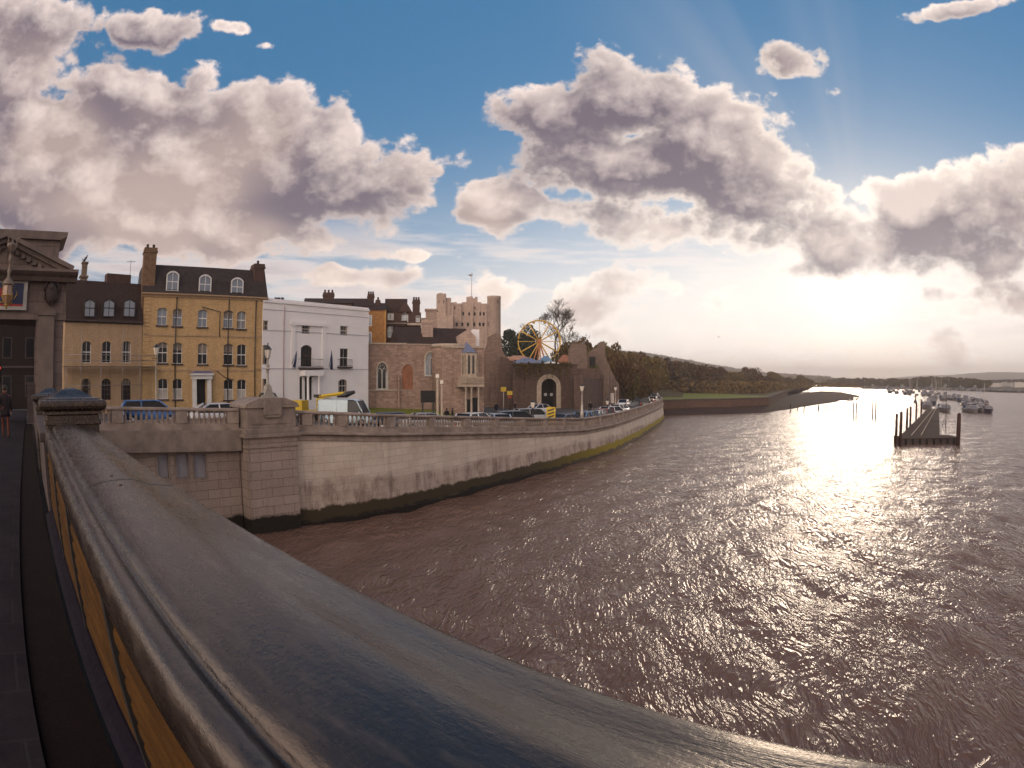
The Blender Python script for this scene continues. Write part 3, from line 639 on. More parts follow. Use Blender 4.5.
def balustrade(name, label, path, pier_at, nparts, group=None, zt=0):
    bl = thing(name, label, 'balustrade', tuple(path[0][:2])+(0,)); o0 = Vector(bl.location)
    loc = [p-o0 for p in path]
    mb = MB(); mb.sweep([(-.17, -1.12), (.17, -1.12), (.17, -.80), (.13, -.78), (-.13, -.78), (-.17, -.80)], loc); mb.build('plinth', M['balus'], bl)
    mb = MB(); mb.sweep([(-.13, -.18), (.13, -.18), (.19, -.13), (.19, -.05), (.13, 0), (-.13, 0), (-.19, -.05), (-.19, -.13)], loc); mb.build('rail', M['balus'], bl)
    # arclength
    L = [0]
    for a, b in zip(loc, loc[1:]): L.append(L[-1]+(b.xy-a.xy).length)
    def pos(s):
        for i in range(len(L)-1):
            if s <= L[i+1] or i == len(L)-2:
                u = (s-L[i])/(L[i+1]-L[i]); t = (loc[i+1]-loc[i]); return loc[i]+t*u, math.atan2(t.y, t.x)
    for s in pier_at:
        if s > L[-1]: continue
        p, a = pos(s); mb = MB(); mb.box(-.30, .30, -.20, .20, -.779, -.181, a, p); mb.build('post', M['balus'], bl)
    bm0 = None; bulk = MB(); c = 0; prev = None
    ends = [0]+[s for s in pier_at if s < L[-1]]+[L[-1]]
    for a, b in zip(ends, ends[1:]):
        if b-a < .8: continue
        m_ = max(1, round((b-a-.6)/.285))
        for i in range(m_):
            p, r = pos(a+.3+(b-a-.6)*(i+.5)/m_); q = p+Vector((0,0,-.78))
            if c < nparts:
                if bm0 is None: bm0 = proto_b.build('baluster', M['balus'], bl, q)
                else:
                    o = bm0.copy(); C.objects.link(o); o.parent = bl; o.location = q
            else: bulk.lathe([(.08,0),(.05,.1),(.085,.25),(.045,.48),(.075,.60)], q, 6)
            c += 1
    if bulk.v: tag(bulk.build('balusters', M['balus'], bl), 'row of far small stone balusters', kind='stuff')
    return bl
# posts where the photo shows them, then every 4.2 m
Lq = [0]
for a, b in zip(QUAY, QUAY[1:]): Lq.append(Lq[-1]+(b.xy-a.xy).length)
def s_at(px):
    a, _ = azel(px, 410); best = min(range(NW), key=lambda i: abs(math.degrees(math.atan2(QUAY[i].x, QUAY[i].y))-a)); 
    i = max(0, min(NW-2, best)); 
    for i in (max(best-1, 0), min(best, NW-2)):
        a0 = math.degrees(math.atan2(QUAY[i].x, QUAY[i].y)); a1 = math.degrees(math.atan2(QUAY[i+1].x, QUAY[i+1].y))
        if a0 <= a <= a1: return Lq[i]+(Lq[i+1]-Lq[i])*(a-a0)/(a1-a0)
    return Lq[best]
posts = [s_at(x) for x in (306, 341, 389.5, 430.5, 465, 494.6, 521.6, 544.5, 563.6, 582)]
while posts[-1] < Lq[-1]-5: posts.append(posts[-1]+4.6)
balustrade('quay_balustrade', 'long curving weathered stone balustrade along the top of the river wall', QUAY, posts, 96)

# abutment wall, perpendicular to the bridge
ab = thing('abutment_wall', 'granite block abutment wall with three pale blind panels behind the handrail', 'abutment wall', br(29.6, 6.3, 0), BRZ)
# local: x along bridge (s-29.6), y = 6.3 - t
def AT(t): return 6.3-t
def railz(t): return EYE-1.17-.36*(t-1)/10.3     # top of the abutment balustrade rail
mb = MB(); hol = []
for x0, x1 in ((157.8, 168.2), (176.5, 188.2), (194.2, 205.8)):
    ts = []
    for x in (x0, x1):
        d = ray(x, 465); k = 29.6/(d.x*bd.x+d.y*bd.y); wv = d*k; ts.append(wv.dot(bp)); 
    zt = (ray(x0, 454.5)*(29.6/(ray(x0, 454.5).dot(bd)))).z+EYE; zb_ = (ray(x0, 478.5)*(29.6/(ray(x0, 478.5).dot(bd)))).z+EYE
    hol.append((AT(ts[1]), AT(ts[0]), zb_, zt))
def gridwall(mb, U0, U1, Z0, Z1, holes, d, flip, depth=.15, axis='x', base=0.0):
    """front wall in local (u, z) with rectangular recesses. axis 'x': u is local y and the wall faces -x."""
    us = sorted({U0, U1, *[h[0] for h in holes], *[h[1] for h in holes]}); zs = sorted({Z0, Z1, *[h[2] for h in holes], *[h[3] for h in holes]})
    P = (lambda u, z, dd: (base+dd, u, z)) if axis == 'x' else (lambda u, z, dd: (u, base+dd, z))
    for a, b in zip(us, us[1:]):
        for c, e in zip(zs, zs[1:]):
            inside = any(h[0]-1e-6 <= a and b <= h[1]+1e-6 and h[2]-1e-6 <= c and e <= h[3]+1e-6 for h in holes)
            if not inside: mb.add([P(a,c,0), P(b,c,0), P(b,e,0), P(a,e,0)], [(0,1,2,3) if axis == 'y' else (3,2,1,0)])
    for a, b, c, e in [h[:4] for h in holes]:
        mb.add([P(a,c,0), P(b,c,0), P(b,e,0), P(a,e,0), P(a,c,depth), P(b,c,depth), P(b,e,depth), P(a,e,depth)], [(0,4,5,1),(1,5,6,2),(2,6,7,3),(3,7,4,0)])
    return mb
gridwall(mb, AT(11.35), AT(-8), -1.2, 6.0, hol, 0, False, .22)
mb.box(.22, 2.0, AT(11.35), AT(-8), -1.2, 5.9)
mb.build('wall', M['ashlar'], ab, fix=False)
M['blind'] = mat('pale blue grey render', (.30,.29,.33), .75, .2, 2)
for h in hol:
    mb = MB(); mb.box(.18, .215, h[0], h[1], h[2], h[3]); mb.build('panel', M['blind'], ab)
    mb = MB(); y0, y1 = h[0]-.10, h[1]+.10
    mb.box(-.03, .02, y0, h[0], h[2]-.1, h[3]+.12); mb.box(-.03, .02, h[1], y1, h[2]-.1, h[3]+.12); mb.box(-.03, .02, h[0], h[1], h[3], h[3]+.12); mb.box(-.03, .02, h[0], h[1], h[2]-.1, h[2]); mb.build('panel_frame', M['trim'], ab)
mb = MB(); pth = [Vector((0, AT(t), railz(t))) for t in (-8, 1, 11.3)]
mb.sweep([(-.5, -2.15), (.08, -2.15), (.08, -1.98), (.05, -1.96), (.05, -1.84), (.20, -1.80), (.36, -1.66), (.38, -1.54), (.30, -1.50), (.12, -1.46), (.12, -1.40), (.16, -1.38), (.16, -1.12), (-.5, -1.12)], [(-v.x, v.y, v.z) for v in [Vector((0, AT(t), railz(t))) for t in (11.3, 1, -8)]])
o = mb.build('cornice', M['trim'], ab)
pa = [br(29.6, t, railz(t)) for t in (1.9, 6.5, 11.3)]
tt = [((lambda d: (d*(29.6/d.dot(bd))).dot(bp))(ray(x, 415))-1.9) for x in (117, 181)]
balustrade('abutment_balustrade', 'short stone balustrade on the abutment between the portal and the masonry pier', pa, [.25, tt[0]-.0, tt[1], 9.1], 99)

# masonry pier with the lamp standard
pr_ = thing('masonry_pier', 'tall granite block pier with a pedimented cap, carrying a lamp standard', 'pier', br(29.2, 12.85, 0), BRZ)
mb = MB(); zr = EYE-1.55
mb.box(-.75, 1.6, -1.45, 1.45, -1.2, zr-1.45); mb.build('shaft', M['ashlar'], pr_)
mb = MB(); mb.box(-.80, 1.6, -1.50, 1.50, zr-2.0, zr-1.93); mb.box(-.95, 1.7, -1.66, 1.66, zr-1.45, zr-1.25); mb.box(-.84, 1.6, -1.56, 1.56, zr-1.25, zr-1.0); mb.build('cornice', M['trim'], pr_, bevel=.03)
mb = MB(); mb.box(-.70, 1.5, -1.42, 1.42, zr-1.0, zr+.05); mb.build('die', M['trim'], pr_, bevel=.02)
mb = MB(); mb.box(-.735, -.70, -1.15, -.45+1.6, zr-.78, zr-.22); mb.build('raised_panel', M['trim'], pr_, bevel=.01)
mb = MB(); z0 = zr+.05
mb.box(-.84, 1.6, -1.56, 1.56, z0, z0+.12); mb.prismx([(-1.56, z0+.12), (1.56, z0+.12), (1.45, z0+.25), (.75, z0+.50), (-.75, z0+.50), (-1.45, z0+.25)], -.82, 1.58); mb.build('cap', M['trim'], pr_, bevel=.02)
mb = MB(); mb.box(-.90, -.3, -.52, .52, z0-.35, z0+.52); mb.prismx([(-.52, z0-.36), (.52, z0-.36), (.4, z0-.5), (-.4, z0-.5)], -.88, -.72); mb.build('keystone', M['trim'], pr_, bevel=.02)
M['lampmetal'] = mat('weathered cream cast iron', (.36,.33,.29), .45, .4, 5, bump=.2)
def ornate_lamp(loc, rz, label, S_=1.0):
    l = thing('lamp_standard', label, 'lamp', loc, rz)
    mb = MB(); mb.box(-.42, .42, -.55, .55, 0, .07)
    mb.prismx([(-.34,.07),(.34,.07),(.30,.35),(.22,.42),(.16,.75),(.12,.85),(-.12,.85),(-.16,.75),(-.22,.42),(-.30,.35)], -.28, .28); mb.build('base', M['lampmetal'], l)
    mb = MB()
    for s in (-1, 1): mb = MB(); mb.tube([(0, s*.30, .30), (0, s*.52, .22), (0, s*.62, .10), (0, s*.50, .07)], [.07,.09,.08,.05], 6); mb.build('scroll', M['iron'], l)
    mb = MB(); mb.lathe([(.12,.84),(.16,.9),(.16,.96),(.10,1.0),(.10,1.5),(.085,1.6),(.085,1.95),(.16,2.0),(.17,2.06),(.10,2.12),(.12,2.25),(.15,2.3),(.08,2.36),(.07,2.75),(.12,2.8),(.14,2.86)], n=10); mb.build('column', M['lampmetal'], l)
    mb = MB(); mb.lathe([(.13,2.86),(.22,3.42)], n=6, smooth=False); mb.build('lantern', M['opal'], l)
    mb = MB(); mb.lathe([(.26,3.42),(.26,3.47),(.10,3.68),(.05,3.72),(.03,3.82),(.05,3.86),(.01,3.95)], n=6, smooth=False)
    for k in range(6):
        a = k*math.pi/3; mb.tube([(.135*math.cos(a), .135*math.sin(a), 2.86), (.225*math.cos(a), .225*math.sin(a), 3.43)], .012, 4)
    mb.build('lantern_cap', M['iron'], l)
    return l
L_ = ornate_lamp(br(29.0, 12.85, z0+.52), BRZ, 'ornate cream lamp standard standing on the granite pier'); L_.scale = (.82, .82, .72)

# ------------------------------------------------------------------ stone portal over the footway
po = thing('bridge_portal', 'heavy pink grey stone portal with a pediment at the far end of the footway', 'portal', br(29.4, 0, 0), BRZ)
G0 = FZ-.33
def PY(t): return -t
def PZ(z): return EYE+z
cx = -1.7
mb = MB(); mb.box(.3, 4.0, PY(1.75), PY(.28), G0, PZ(2.75)); mb.build('pillar', M['portal'], po)
mb = MB(); mb.box(.3, 4.0, PY(-3.65), PY(-5.2), G0, PZ(2.75)); mb.build('pillar', M['portal'], po)
for t0, t1 in ((.40, 1.25), (-4.8, -3.9)):
    mb = MB(); mb.box(0, .3, PY(t1), PY(t0), G0, PZ(2.9)); mb.box(-.08, .3, PY(t1)-.06, PY(t0)+.06, G0, PZ(-1.3)); mb.box(-.07, .3, PY(t1)-.07, PY(t0)+.07, PZ(2.9), PZ(3.12)); mb.build('pilaster', M['portaltrim'], po, bevel=.02)
mb = MB(); mb.box(.3, 4.0, PY(1.75), PY(-5.2), PZ(2.75), PZ(4.45)); mb.box(.18, .3, PY(1.85), PY(-5.3), PZ(2.72), PZ(3.02)); mb.build('entablature', M['portal'], po)
mb = MB(); prc = [(-.75, 4.95), (-.75, 4.82), (-.6, 4.72), (-.35, 4.62), (-.2, 4.45), (.3, 4.45), (.3, 4.95)]
mb.prism([(x, PZ(z)) for x, z in prc], PY(2.3), PY(-5.7)); mb.prismx([(PY(2.32), PZ(4.95)), (PY(2.32), PZ(4.75)), (PY(1.8), PZ(4.45)), (PY(1.2), PZ(4.45)), (PY(1.2), PZ(4.95))], .3, 4.2)
mb.build('cornice', M['portaltrim'], po)
mb = MB(); apex = 6.35
mb.prismx([(PY(1.3), PZ(4.95)), (PY(-4.7), PZ(4.95)), (PY(cx), PZ(apex-.25))], -.15, .3); mb.build('tympanum', M['portal'], po)
mb = MB()
for s in (1, -1):
    e = cx+s*3.7
    a = Vector((0, PY(e), PZ(4.93))); b = Vector((0, PY(cx), PZ(apex)))
    n = (b-a).normalized(); u = Vector((0, -n.z, n.y)); u = u if u.z > 0 else -u
    for (x0, x1, d0, d1) in ((-.75, .3, -.02, .18), (-.5, .3, -.22, -.02), (-.28, .3, -.40, -.22)):
        vs = [a+u*d0+Vector((x0,0,0)), b+u*d0+Vector((x0,0,0)), b+u*d1+Vector((x0,0,0)), a+u*d1+Vector((x0,0,0))]; vs += [v+Vector((x1-x0,0,0)) for v in vs]
        mb.add(vs, [(0,1,2,3),(7,6,5,4),(0,4,5,1),(1,5,6,2),(2,6,7,3),(3,7,4,0)])
mb.build('pediment_moulding', M['portaltrim'], po)
for s in (1, -1):
    mb = MB()
    for k in range(9):
        u = (k+.9)/10; t = cx+s*3.2*(1-u); z = 4.93-.42+(apex-4.93)*u-.05
        mb.box(-.35, -.14, PY(t)-.11, PY(t)+.11, PZ(z-.02), PZ(z+.2))
    tag(mb.build('dentils', M['portaltrim'], po), kind='stuff')
mb = MB(); mb.box(.9, 4.0, PY(1.45), PY(-4.9), PZ(4.95), PZ(5.35)); mb.box(1.0, 3.9, PY(1.25), PY(-4.7), PZ(5.35), PZ(6.62)); mb.prismx([(PY(1.42), PZ(5.35)), (PY(1.25), PZ(5.75)), (PY(-4.7), PZ(5.75)), (PY(-4.87), PZ(5.35))], .95, 3.95)
mb.build('attic', M['portal'], po)
mb = MB(); mb.prismx([(PY(1.25), PZ(6.6)), (PY(1.6), PZ(6.8)), (PY(1.62), PZ(7.0)), (PY(-5.1), PZ(7.0)), (PY(-5.05), PZ(6.8)), (PY(-4.7), PZ(6.6))], .75, 4.1); mb.build('attic_cornice', M['portaltrim'], po)
# carved cartouche hanging on the frieze
mb = MB(); mb.ball((.12, PY(1.0), PZ(3.95)), .34, 1.5, 10, 8); mb.ball((-.08, PY(1.0), PZ(4.2)), .2, 1, 8, 6)
for s in (-1, 1): mb.tube([(.05, PY(1.0)+s*.2, PZ(4.5)), (.0, PY(1.0)+s*.38, PZ(4.2)), (.02, PY(1.0)+s*.3, PZ(3.7)), (.05, PY(1.0), PZ(3.35))], [.07,.09,.08,.05], 6)
mb.build('cartouche', M['soot'], po)
# painted coat of arms board
M['blue'] = mat('deep blue paint', (.022,.035,.11), .5, .3, 6); M['gold'] = mat('gold paint', (.55,.33,.06), .4, .3, 6, metal=.4)
bdj = thing('crest_panel', 'dark blue panel with gold and red crest in a pale frame on the portal', 'sign', br(29.4, -1.55, PZ(3.85)), BRZ)
mb = MB(); mb.box(.10, .175, -1.05, 1.05, -.55, .5); mb.build('board', M['blue'], bdj)
mb = MB(); 
for a in ((-1.25, 1.25, .5, .66), (-1.25, 1.25, -.72, -.55), (-1.25, -1.05, -.55, .5), (1.05, 1.25, -.55, .5)): mb.box(.06, .172, *a)
mb.build('frame', M['offwhite'], bdj)
mb = MB(); mb.prismx([(-.22,.28),(.22,.28),(.22,-.05),(0,-.33),(-.22,-.05)], .06, .10); mb.build('shield', M['red'], bdj)
mb = MB()
for s in (-1, 1):
    mb.tube([(.08, s*.32, -.38), (.08, s*.42, -.1), (.08, s*.36, .12), (.08, s*.46, .3)], [.03,.05,.045,.02], 6); mb.tube([(.08, s*.5, -.3), (.08, s*.7, 0), (.08, s*.62, .25)], [.02,.035,.015], 6)
mb.tube([(.08, -.55, -.43), (.08, 0, -.36), (.08, .55, -.43)], .03, 5); mb.build('supporters', M['gold'], bdj)
mb = MB(); mb.box(.05, .10, -1.05, 1.05, -.548, -.46); mb.build('red_band', M['red'], bdj)
# hanging lantern on a bracket in front of the pediment
hl = thing('hanging_lantern', 'ornate gold trimmed lantern hanging from the portal pediment', 'lantern', br(28.4, -1.33, PZ(.28)), BRZ)
zz = PZ(5.7)-PZ(0)
mb = MB(); mb.tube([(.85, .0, zz+.2), (.3, 0, zz+.25), (0, 0, zz)], .04, 6); mb.lathe([(.02,5.75),(.12,5.7),(.30,5.62),(.26,5.52),(.13,5.3),(.09,5.0),(.12,4.9),(.06,4.8),(.06,4.55),(.13,4.45),(.08,4.3),(.10,4.15),(.28,3.98),(.34,3.86),(.30,3.8)], n=10); 
for k in range(6):
    a = k*math.pi/3; mb.tube([(.12*math.cos(a), .12*math.sin(a), 5.2), (.24*math.cos(a), .24*math.sin(a), 5.5), (.30*math.cos(a), .30*math.sin(a), 6.0)], [.03,.03,.01], 5)
mb.build('stem', mat('tarnished lantern metal', (.20,.15,.12), .45, .4, 5), hl)
mb = MB(); mb.lathe([(.27,3.8),(.30,3.35),(.16,2.95)], n=6, smooth=False); mb.build('glass_body', mat('amber lantern glass', (.30,.17,.10), .2, .2, spec=.8), hl)
mb = MB()
for k in range(6):
    a = k*math.pi/3; mb.tube([(.28*math.cos(a), .28*math.sin(a), 3.82), (.31*math.cos(a), .31*math.sin(a), 3.35), (.17*math.cos(a), .17*math.sin(a), 2.93)], .025, 5)
for r, z in ((.29, 3.82), (.31, 3.35), (.17, 2.94)): mb.tube([(r*math.cos(k*math.pi/3), r*math.sin(k*math.pi/3), z) for k in range(7)], .022, 4, cap=False)
mb.lathe([(.15,2.95),(.05,2.85),(.02,2.75)], n=6); mb.build('gold_frame', M['gold'], hl)
# inner dado inside the opening and the dark street beyond
mb = MB(); mb.box(.6, 1.6, -.27, .15, G0, PZ(-.25)); mb.box(.55, 1.65, -.27, .2, PZ(-.25), PZ(-.12)); mb.build('inner_dado', M['soot'], po)

# stone gate pier with a carved beast, right of the portal
q = at(82, 300, 62.6); f_rz = R(48); gp = thing('heraldic_pillar', 'slender stone pillar topped by a carved rearing beast, right of the portal', 'statue', (q.x, q.y, 5.1), f_rz)
M['statue'] = mat('ochre stained stone', (.20,.14,.10), .8, .4, 3, bump=.3)
zt = at(83, 262, 62.6).z-5.1
mb = MB(); mb.box(-.42, .42, -.42, .42, 0, zt-1.6, top=(-.38,.38,-.38,.38)); mb.box(-.50, .50, -.50, .50, zt-1.6, zt-1.4); mb.box(-.30, .30, -.30, .30, zt-1.4, zt-.2); mb.box(-.38, .38, -.38, .38, zt-.2, zt); mb.build('shaft', M['statue'], gp, bevel=.03)
k_ = 1.35; mb = MB(); P_ = lambda x, z: (x*k_, 0, zt+z*k_)
mb.tube([P_(-.10,0), P_(-.08,.12), P_(.02,.25), P_(.10,.38), P_(.18,.47), P_(.08,.52)], [.11,.14,.11,.10,.08,.04], 8); mb.tube([P_(.05,.3),P_(-.08,.34)], [.05,.03], 6); mb.tube([P_(-.1,.05),P_(-.24,.2),P_(-.2,.38)], [.04,.03,.02], 6)
mb.build('beast', M['soot'], gp)
# ------------------------------------------------------------------ buildings on the esplanade
class Fac:
    """a straight vertical facade standing at its real place: origin P0, direction u, measured in (u, z)"""
    def __init__(s, P0, P1, z0):
        s.P0 = Vector((P0[0], P0[1], 0)); d = Vector((P1[0]-P0[0], P1[1]-P0[1], 0)); s.L = d.length; s.u = d/s.L; s.n = Vector((s.u.y, -s.u.x, 0)); s.z0 = z0; s.rz = math.atan2(s.u.y, s.u.x)
    def uz(s, px, py, y=0):
        d = ray(px, py); o = s.P0-s.n*y; k = (o.x*s.n.x+o.y*s.n.y)/(d.x*s.n.x+d.y*s.n.y); p = d*k
        return (Vector((p.x, p.y, 0))-o).dot(s.u), EYE+p.z-s.z0
    def rect(s, x0, x1, y0, y1, y=0):   # y0 = top px
        xm, ym = (x0+x1)/2, (y0+y1)/2
        return s.uz(x0, ym, y)[0], s.uz(x1, ym, y)[0], s.uz(xm, y1, y)[1], s.uz(xm, y0, y)[1]
def arcpts(x0, x1, zs, rise, n=8):
    w2 = (x1-x0)/2; R_ = (w2*w2+rise*rise)/(2*rise); c = zs+rise-R_; a = math.asin(min(w2/R_, 1))
    if rise > w2: a = math.pi-a
    return [((x0+x1)/2+R_*math.sin(-a+2*a*k/n), c+R_*math.cos(-a+2*a*k/n)) for k in range(n+1)]
def pointed(x0, x1, zs, h, n=6):
    w2 = (x1-x0)/2; xm = (x0+x1)/2; L = [(x0+w2*(1-math.cos(k/n*math.pi/2)), zs+h*math.sin(k/n*math.pi/2)**.85) for k in range(n+1)]
    return L+[(2*xm-x, z) for x, z in reversed(L[:-1])]
def front(root, name, L, H, holes, m, depth=.25, z0=0, back=9, x0=0):
    """front wall at y=0 facing -y with openings (x0,x1,z0,z1,kind,rise); plus side and back walls"""
    mb = MB(); gridwall(mb, x0, L, z0, H, [h[:4] for h in holes], 0, False, depth, 'y')
    for h in holes:
        if h[4] in ('arch', 'point'):
            a, b, c, e, kd, rise = h
            pts = arcpts(a, b, e-rise, rise) if kd == 'arch' else pointed(a, b, e-rise, rise)
            k = len(pts)//2
            for seg, corner in ((pts[:k+1], (a, e)), (pts[k:], (b, e))):
                for p, q in zip(seg, seg[1:]):
                    mb.add([(p[0], 0, p[1]), (q[0], 0, q[1]), (corner[0], 0, corner[1])], [(0, 1, 2)])
                    mb.add([(p[0], 0, p[1]), (q[0], 0, q[1]), (q[0], depth, q[1]), (p[0], depth, p[1])], [(0, 1, 2, 3)])
    mb.add([(x0,0,z0),(x0,back,z0),(x0,back,H),(x0,0,H)], [(0,1,2,3)]); mb.add([(L,0,z0),(L,back,z0),(L,back,H),(L,0,H)], [(3,2,1,0)]); mb.add([(x0,back,z0),(L,back,z0),(L,back,H),(x0,back,H)], [(3,2,1,0)])
    mb.add([(x0,0,H-.02),(L,0,H-.02),(L,back,H-.02),(x0,back,H-.02)], [(0,1,2,3)])
    return mb.build(name, m, root, fix=False)
def window(root, h, fm, gm, depth=.25, sill=None, cols=2, rows=2, fw=.05, blind=0, label=None, mw=.035):
    a, b, c, e, kd, rise = h; y = depth-.10
    mb = MB()
    def bar(x0, x1, z0, z1, yy=y): mb.box(x0, x1, yy, yy+.06, z0, z1)
    bar(a, a+fw, c, e); bar(b-fw, b, c, e); bar(a+fw, b-fw, c, c+fw); bar(a+fw, b-fw, e-fw, e)
    for k in range(1, cols): x = a+(b-a)*k/cols; bar(x-mw/2, x+mw/2, c+fw, e-fw, y+.008)
    for k in range(1, rows): z = c+(e-c)*k/rows; t = .05 if k*2 == rows else mw/2; bar(a+fw, b-fw, z-t, z+t, y+.014)
    wn = mb.build('window', fm, root)
    if label: wn['label'] = label
    mb = MB(); mb.box(a+.01, b-.01, depth-.035, depth-.005, c+.01, e-.01); mb.build('pane', gm, wn)
    if sill: mb = MB(); mb.box(a-.12, b+.12, -.12, .06, c-.16, c-.001); mb.build('sill', sill, wn)
    rv = random.random()
    if not blind and rv < .3 and gm is not M['dark']:
        mb = MB(); mb.box(a+.03, a+(b-a)*random.uniform(.18, .3), depth-.045, depth-.036, c+.03, e-.1); mb.build('curtain', M['curtain'], wn); mb = MB(); mb.box(b-(b-a)*random.uniform(.18, .3), b-.03, depth-.045, depth-.036, c+.03, e-.1); mb.build('curtain', M['curtain'], wn)
    elif not blind and rv < .55:
        mb = MB(); mb.box(a+.03, b-.03, depth-.045, depth-.036, e-(e-c)*random.uniform(.2, .55), e-.05); mb.build('roller_blind', M['curtain'], wn)
    if blind:
        mb = MB(); mb.box(a+.03, b-.03, depth-.04, depth-.03, c+.05, c+(e-c)*blind); mb.build('net_curtain', M['offwhite'], wn)
    return wn
def hood(mb, h, w=.16, y=-.05):       # brick/stone arch over an opening
    a, b, c, e, kd, rise = h
    i = arcpts(a, b, e-rise, rise) if kd == 'arch' else pointed(a, b, e-rise, rise); xm = (a+b)/2
    o = [(xm+(x-xm)*(1+2*w/(b-a)), e-rise+(z-(e-rise))*(1+w/rise)+.0) for x, z in i]
    n = len(i); vs = [(x, y, z) for x, z in i]+[(x, y, z) for x, z in o]+[(x, .01, z) for x, z in i]+[(x, .01, z) for x, z in o]
    mb.add(vs, [f for k in range(n-1) for f in ((k, k+1, n+k+1, n+k), (n+k, n+k+1, 3*n+k+1, 3*n+k), (k, 2*n+k, 2*n+k+1, k+1))]+[(0, n, 3*n, 2*n), (n-1, 3*n-1, 4*n-1, 2*n-1)])
def chimney(root, x, y, w, d, z0, z1, pots, m, name='chimney'):
    mb = MB(); mb.box(x-w/2, x+w/2, y-d/2, y+d/2, z0, z1-.5); mb.box(x-w/2-.08, x+w/2+.08, y-d/2-.08, y+d/2+.08, z1-.5, z1-.3); mb.box(x-w/2-.02, x+w/2+.02, y-d/2-.02, y+d/2+.02, z1-.3, z1)
    c = mb.build(name, m, root)
    for k in range(pots):
        mb = MB(); px = x-w/2+w*(k+.5)/pots; mb.lathe([(.15,z1),(.13,z1+.35),(.16,z1+.38),(.16,z1+.45)], (px, y, 0), 8); mb.build('chimney_pot', M['soot'], c)
    return c
M['band'] = mat('pale brick band', (.50,.33,.17), .85, .2, 3)
def dormer(root, x0, x1, z0, z1, yf, yb, fm, roofm, gm):
    mb = MB(); top = arcpts(x0, x1, z1-.3, .3); poly = [(x0, z0), (x1, z0)]+[p for p in reversed(top)]
    mb.prism(poly, yf, yb); d = mb.build('dormer', roofm, root)
    w = .09; mb = MB(); i = (x0+w, x1-w, z0+w, z1-w)
    mb.box(x0-.03, x0+w, yf-.06, yf, z0, z1-.32); mb.box(x1-w, x1+.03, yf-.06, yf, z0, z1-.32); mb.box(x0-.06, x1+.06, yf-.1, yf, z0-.08, z0)
    o = arcpts(x0-.05, x1+.05, z1-.32, .42); ii = arcpts(x0+w, x1-w, z1-.34, .28); n = len(o)
    vs = [(x, yf-.07, z) for x, z in ii]+[(x, yf-.07, z) for x, z in o]+[(x, yf, z) for x, z in ii]+[(x, yf, z) for x, z in o]
    mb.add(vs, [f for k in range(n-1) for f in ((k, k+1, n+k+1, n+k), (n+k, n+k+1, 3*n+k+1, 3*n+k), (k, 2*n+k, 2*n+k+1, k+1))])
    xm = (x0+x1)/2; zm = (z0+z1)/2-.05; mb.box(xm-.03, xm+.03, yf-.04, yf-.01, z0, z1-.1); mb.box(x0+w, x1-w, yf-.05, yf-.01, zm-.04, zm+.04)
    mb.build('frame', fm, d)
    mb = MB(); mb.prism([(x0+w, z0), (x1-w, z0), (x1-w, z1-.34), (xm, z1-.07), (x0+w, z1-.34)], yf-.02, yf+.005); mb.build('pane', gm, d)
    return d

# --- tall yellow brick house
Y0 = at(142.2, 390, 60.5); Y1 = at(263.5, 390, 63)
f = Fac(Y0, Y1, hgt(Y0.x, Y0.y)-.1); ZY = f.z0
yb = thing('brick_house', 'tall yellow brick townhouse with slate mansard roof, white dormers and two chimneys', 'house', (Y0.x, Y0.y, ZY), f.rz)
H = f.uz(200, 296)[1]
holes = []; meta = []
cols = [(157.7,167.4),(172.8,182.2),(197.8,207.3),(223.5,233),(237,246)]
for r, (yt, ybm) in enumerate(((309.5,327),(343.2,364.2),(379,399.5))):
    for c, (a, b) in enumerate(cols):
        if r == 2 and c == 2: continue
        dx = [(-.4,0,.4),(0,0,0),(0,0,0),(0,.1,.3),(0,.1,.3)][c][r]; dy = (c-2)*.75+(0 if r == 0 else -(.3*(c-2)))
        dy = (c-2)*[.9,.55,.2][r]
        q = f.rect(a+dx, b+dx, yt+dy, ybm+dy); holes.append((*q, 'arch', .22)); meta.append((r, c))
dq = f.rect(195.5, 205.5, 377, 404); dr = (dq[0], dq[1], dq[2], dq[3], 'rect', 0)
front(yb, 'wall', f.L, H, holes+[dr], M['ybrick'])
for h, (r, c) in zip(holes, meta): window(yb, h, M['white'], M['glass_blue'] if r == 0 else M['glass'], sill=M['soot'], blind=.5 if r == 2 else 0)
mb = MB()
for h in holes: hood(mb, h, .14, -.03)
tag(mb.build('window_arches', M['band'], yb), kind='stuff')
def quoins(root, L, H, m, xs, w=.75):
    for x0 in xs:
        mb = MB(); z = .2
        while z < H-.6: mb.box(x0, x0+w, -.07, .02, z, z+.30); z += .36
        tag(mb.build('quoins', m, root), kind='stuff')
quoins(yb, f.L, H, M['ybrick'], (-.02, f.L-.75))
mb = MB()
for z in (f.uz(215, 336)[1], f.uz(215, 370)[1]): mb.box(0, f.L, -.07, .02, z-.08, z+.08)
mb.build('string_course', M['ybrick2'], yb)
mb = MB(); mb.prismx([(.3, H-.25), (-.1, H-.25), (-.18, H-.1), (-.38, H+.02), (-.38, H+.12), (.3, H+.12)], -.3, f.L+.3); mb.build('cornice', M['ybrick2'], yb)
mb = MB()
for x in (f.uz(196, 330)[0]-2.2, f.uz(233, 330)[0]+.05-.6, f.L-1.0): mb.tube([(x, -.12, H-.2), (x, -.12, .2)], .055, 6)
x = f.uz(220, 310)[0]; mb.tube([(x-2.0, -.1, H-1.1), (x, -.1, H-1.5), (x, -.1, H-4.0)], .04, 6); xg = f.uz(216, 374)[0]; mb.tube([(xg, -.1, 4.2), (xg+1.2, -.1, 3.4), (xg+1.9, -.1, 3.3)], .035, 6)
tag(mb.build('drainpipes', M['iron'], yb), kind='stuff')
HR = f.uz(200, 267, 1.4)[1]
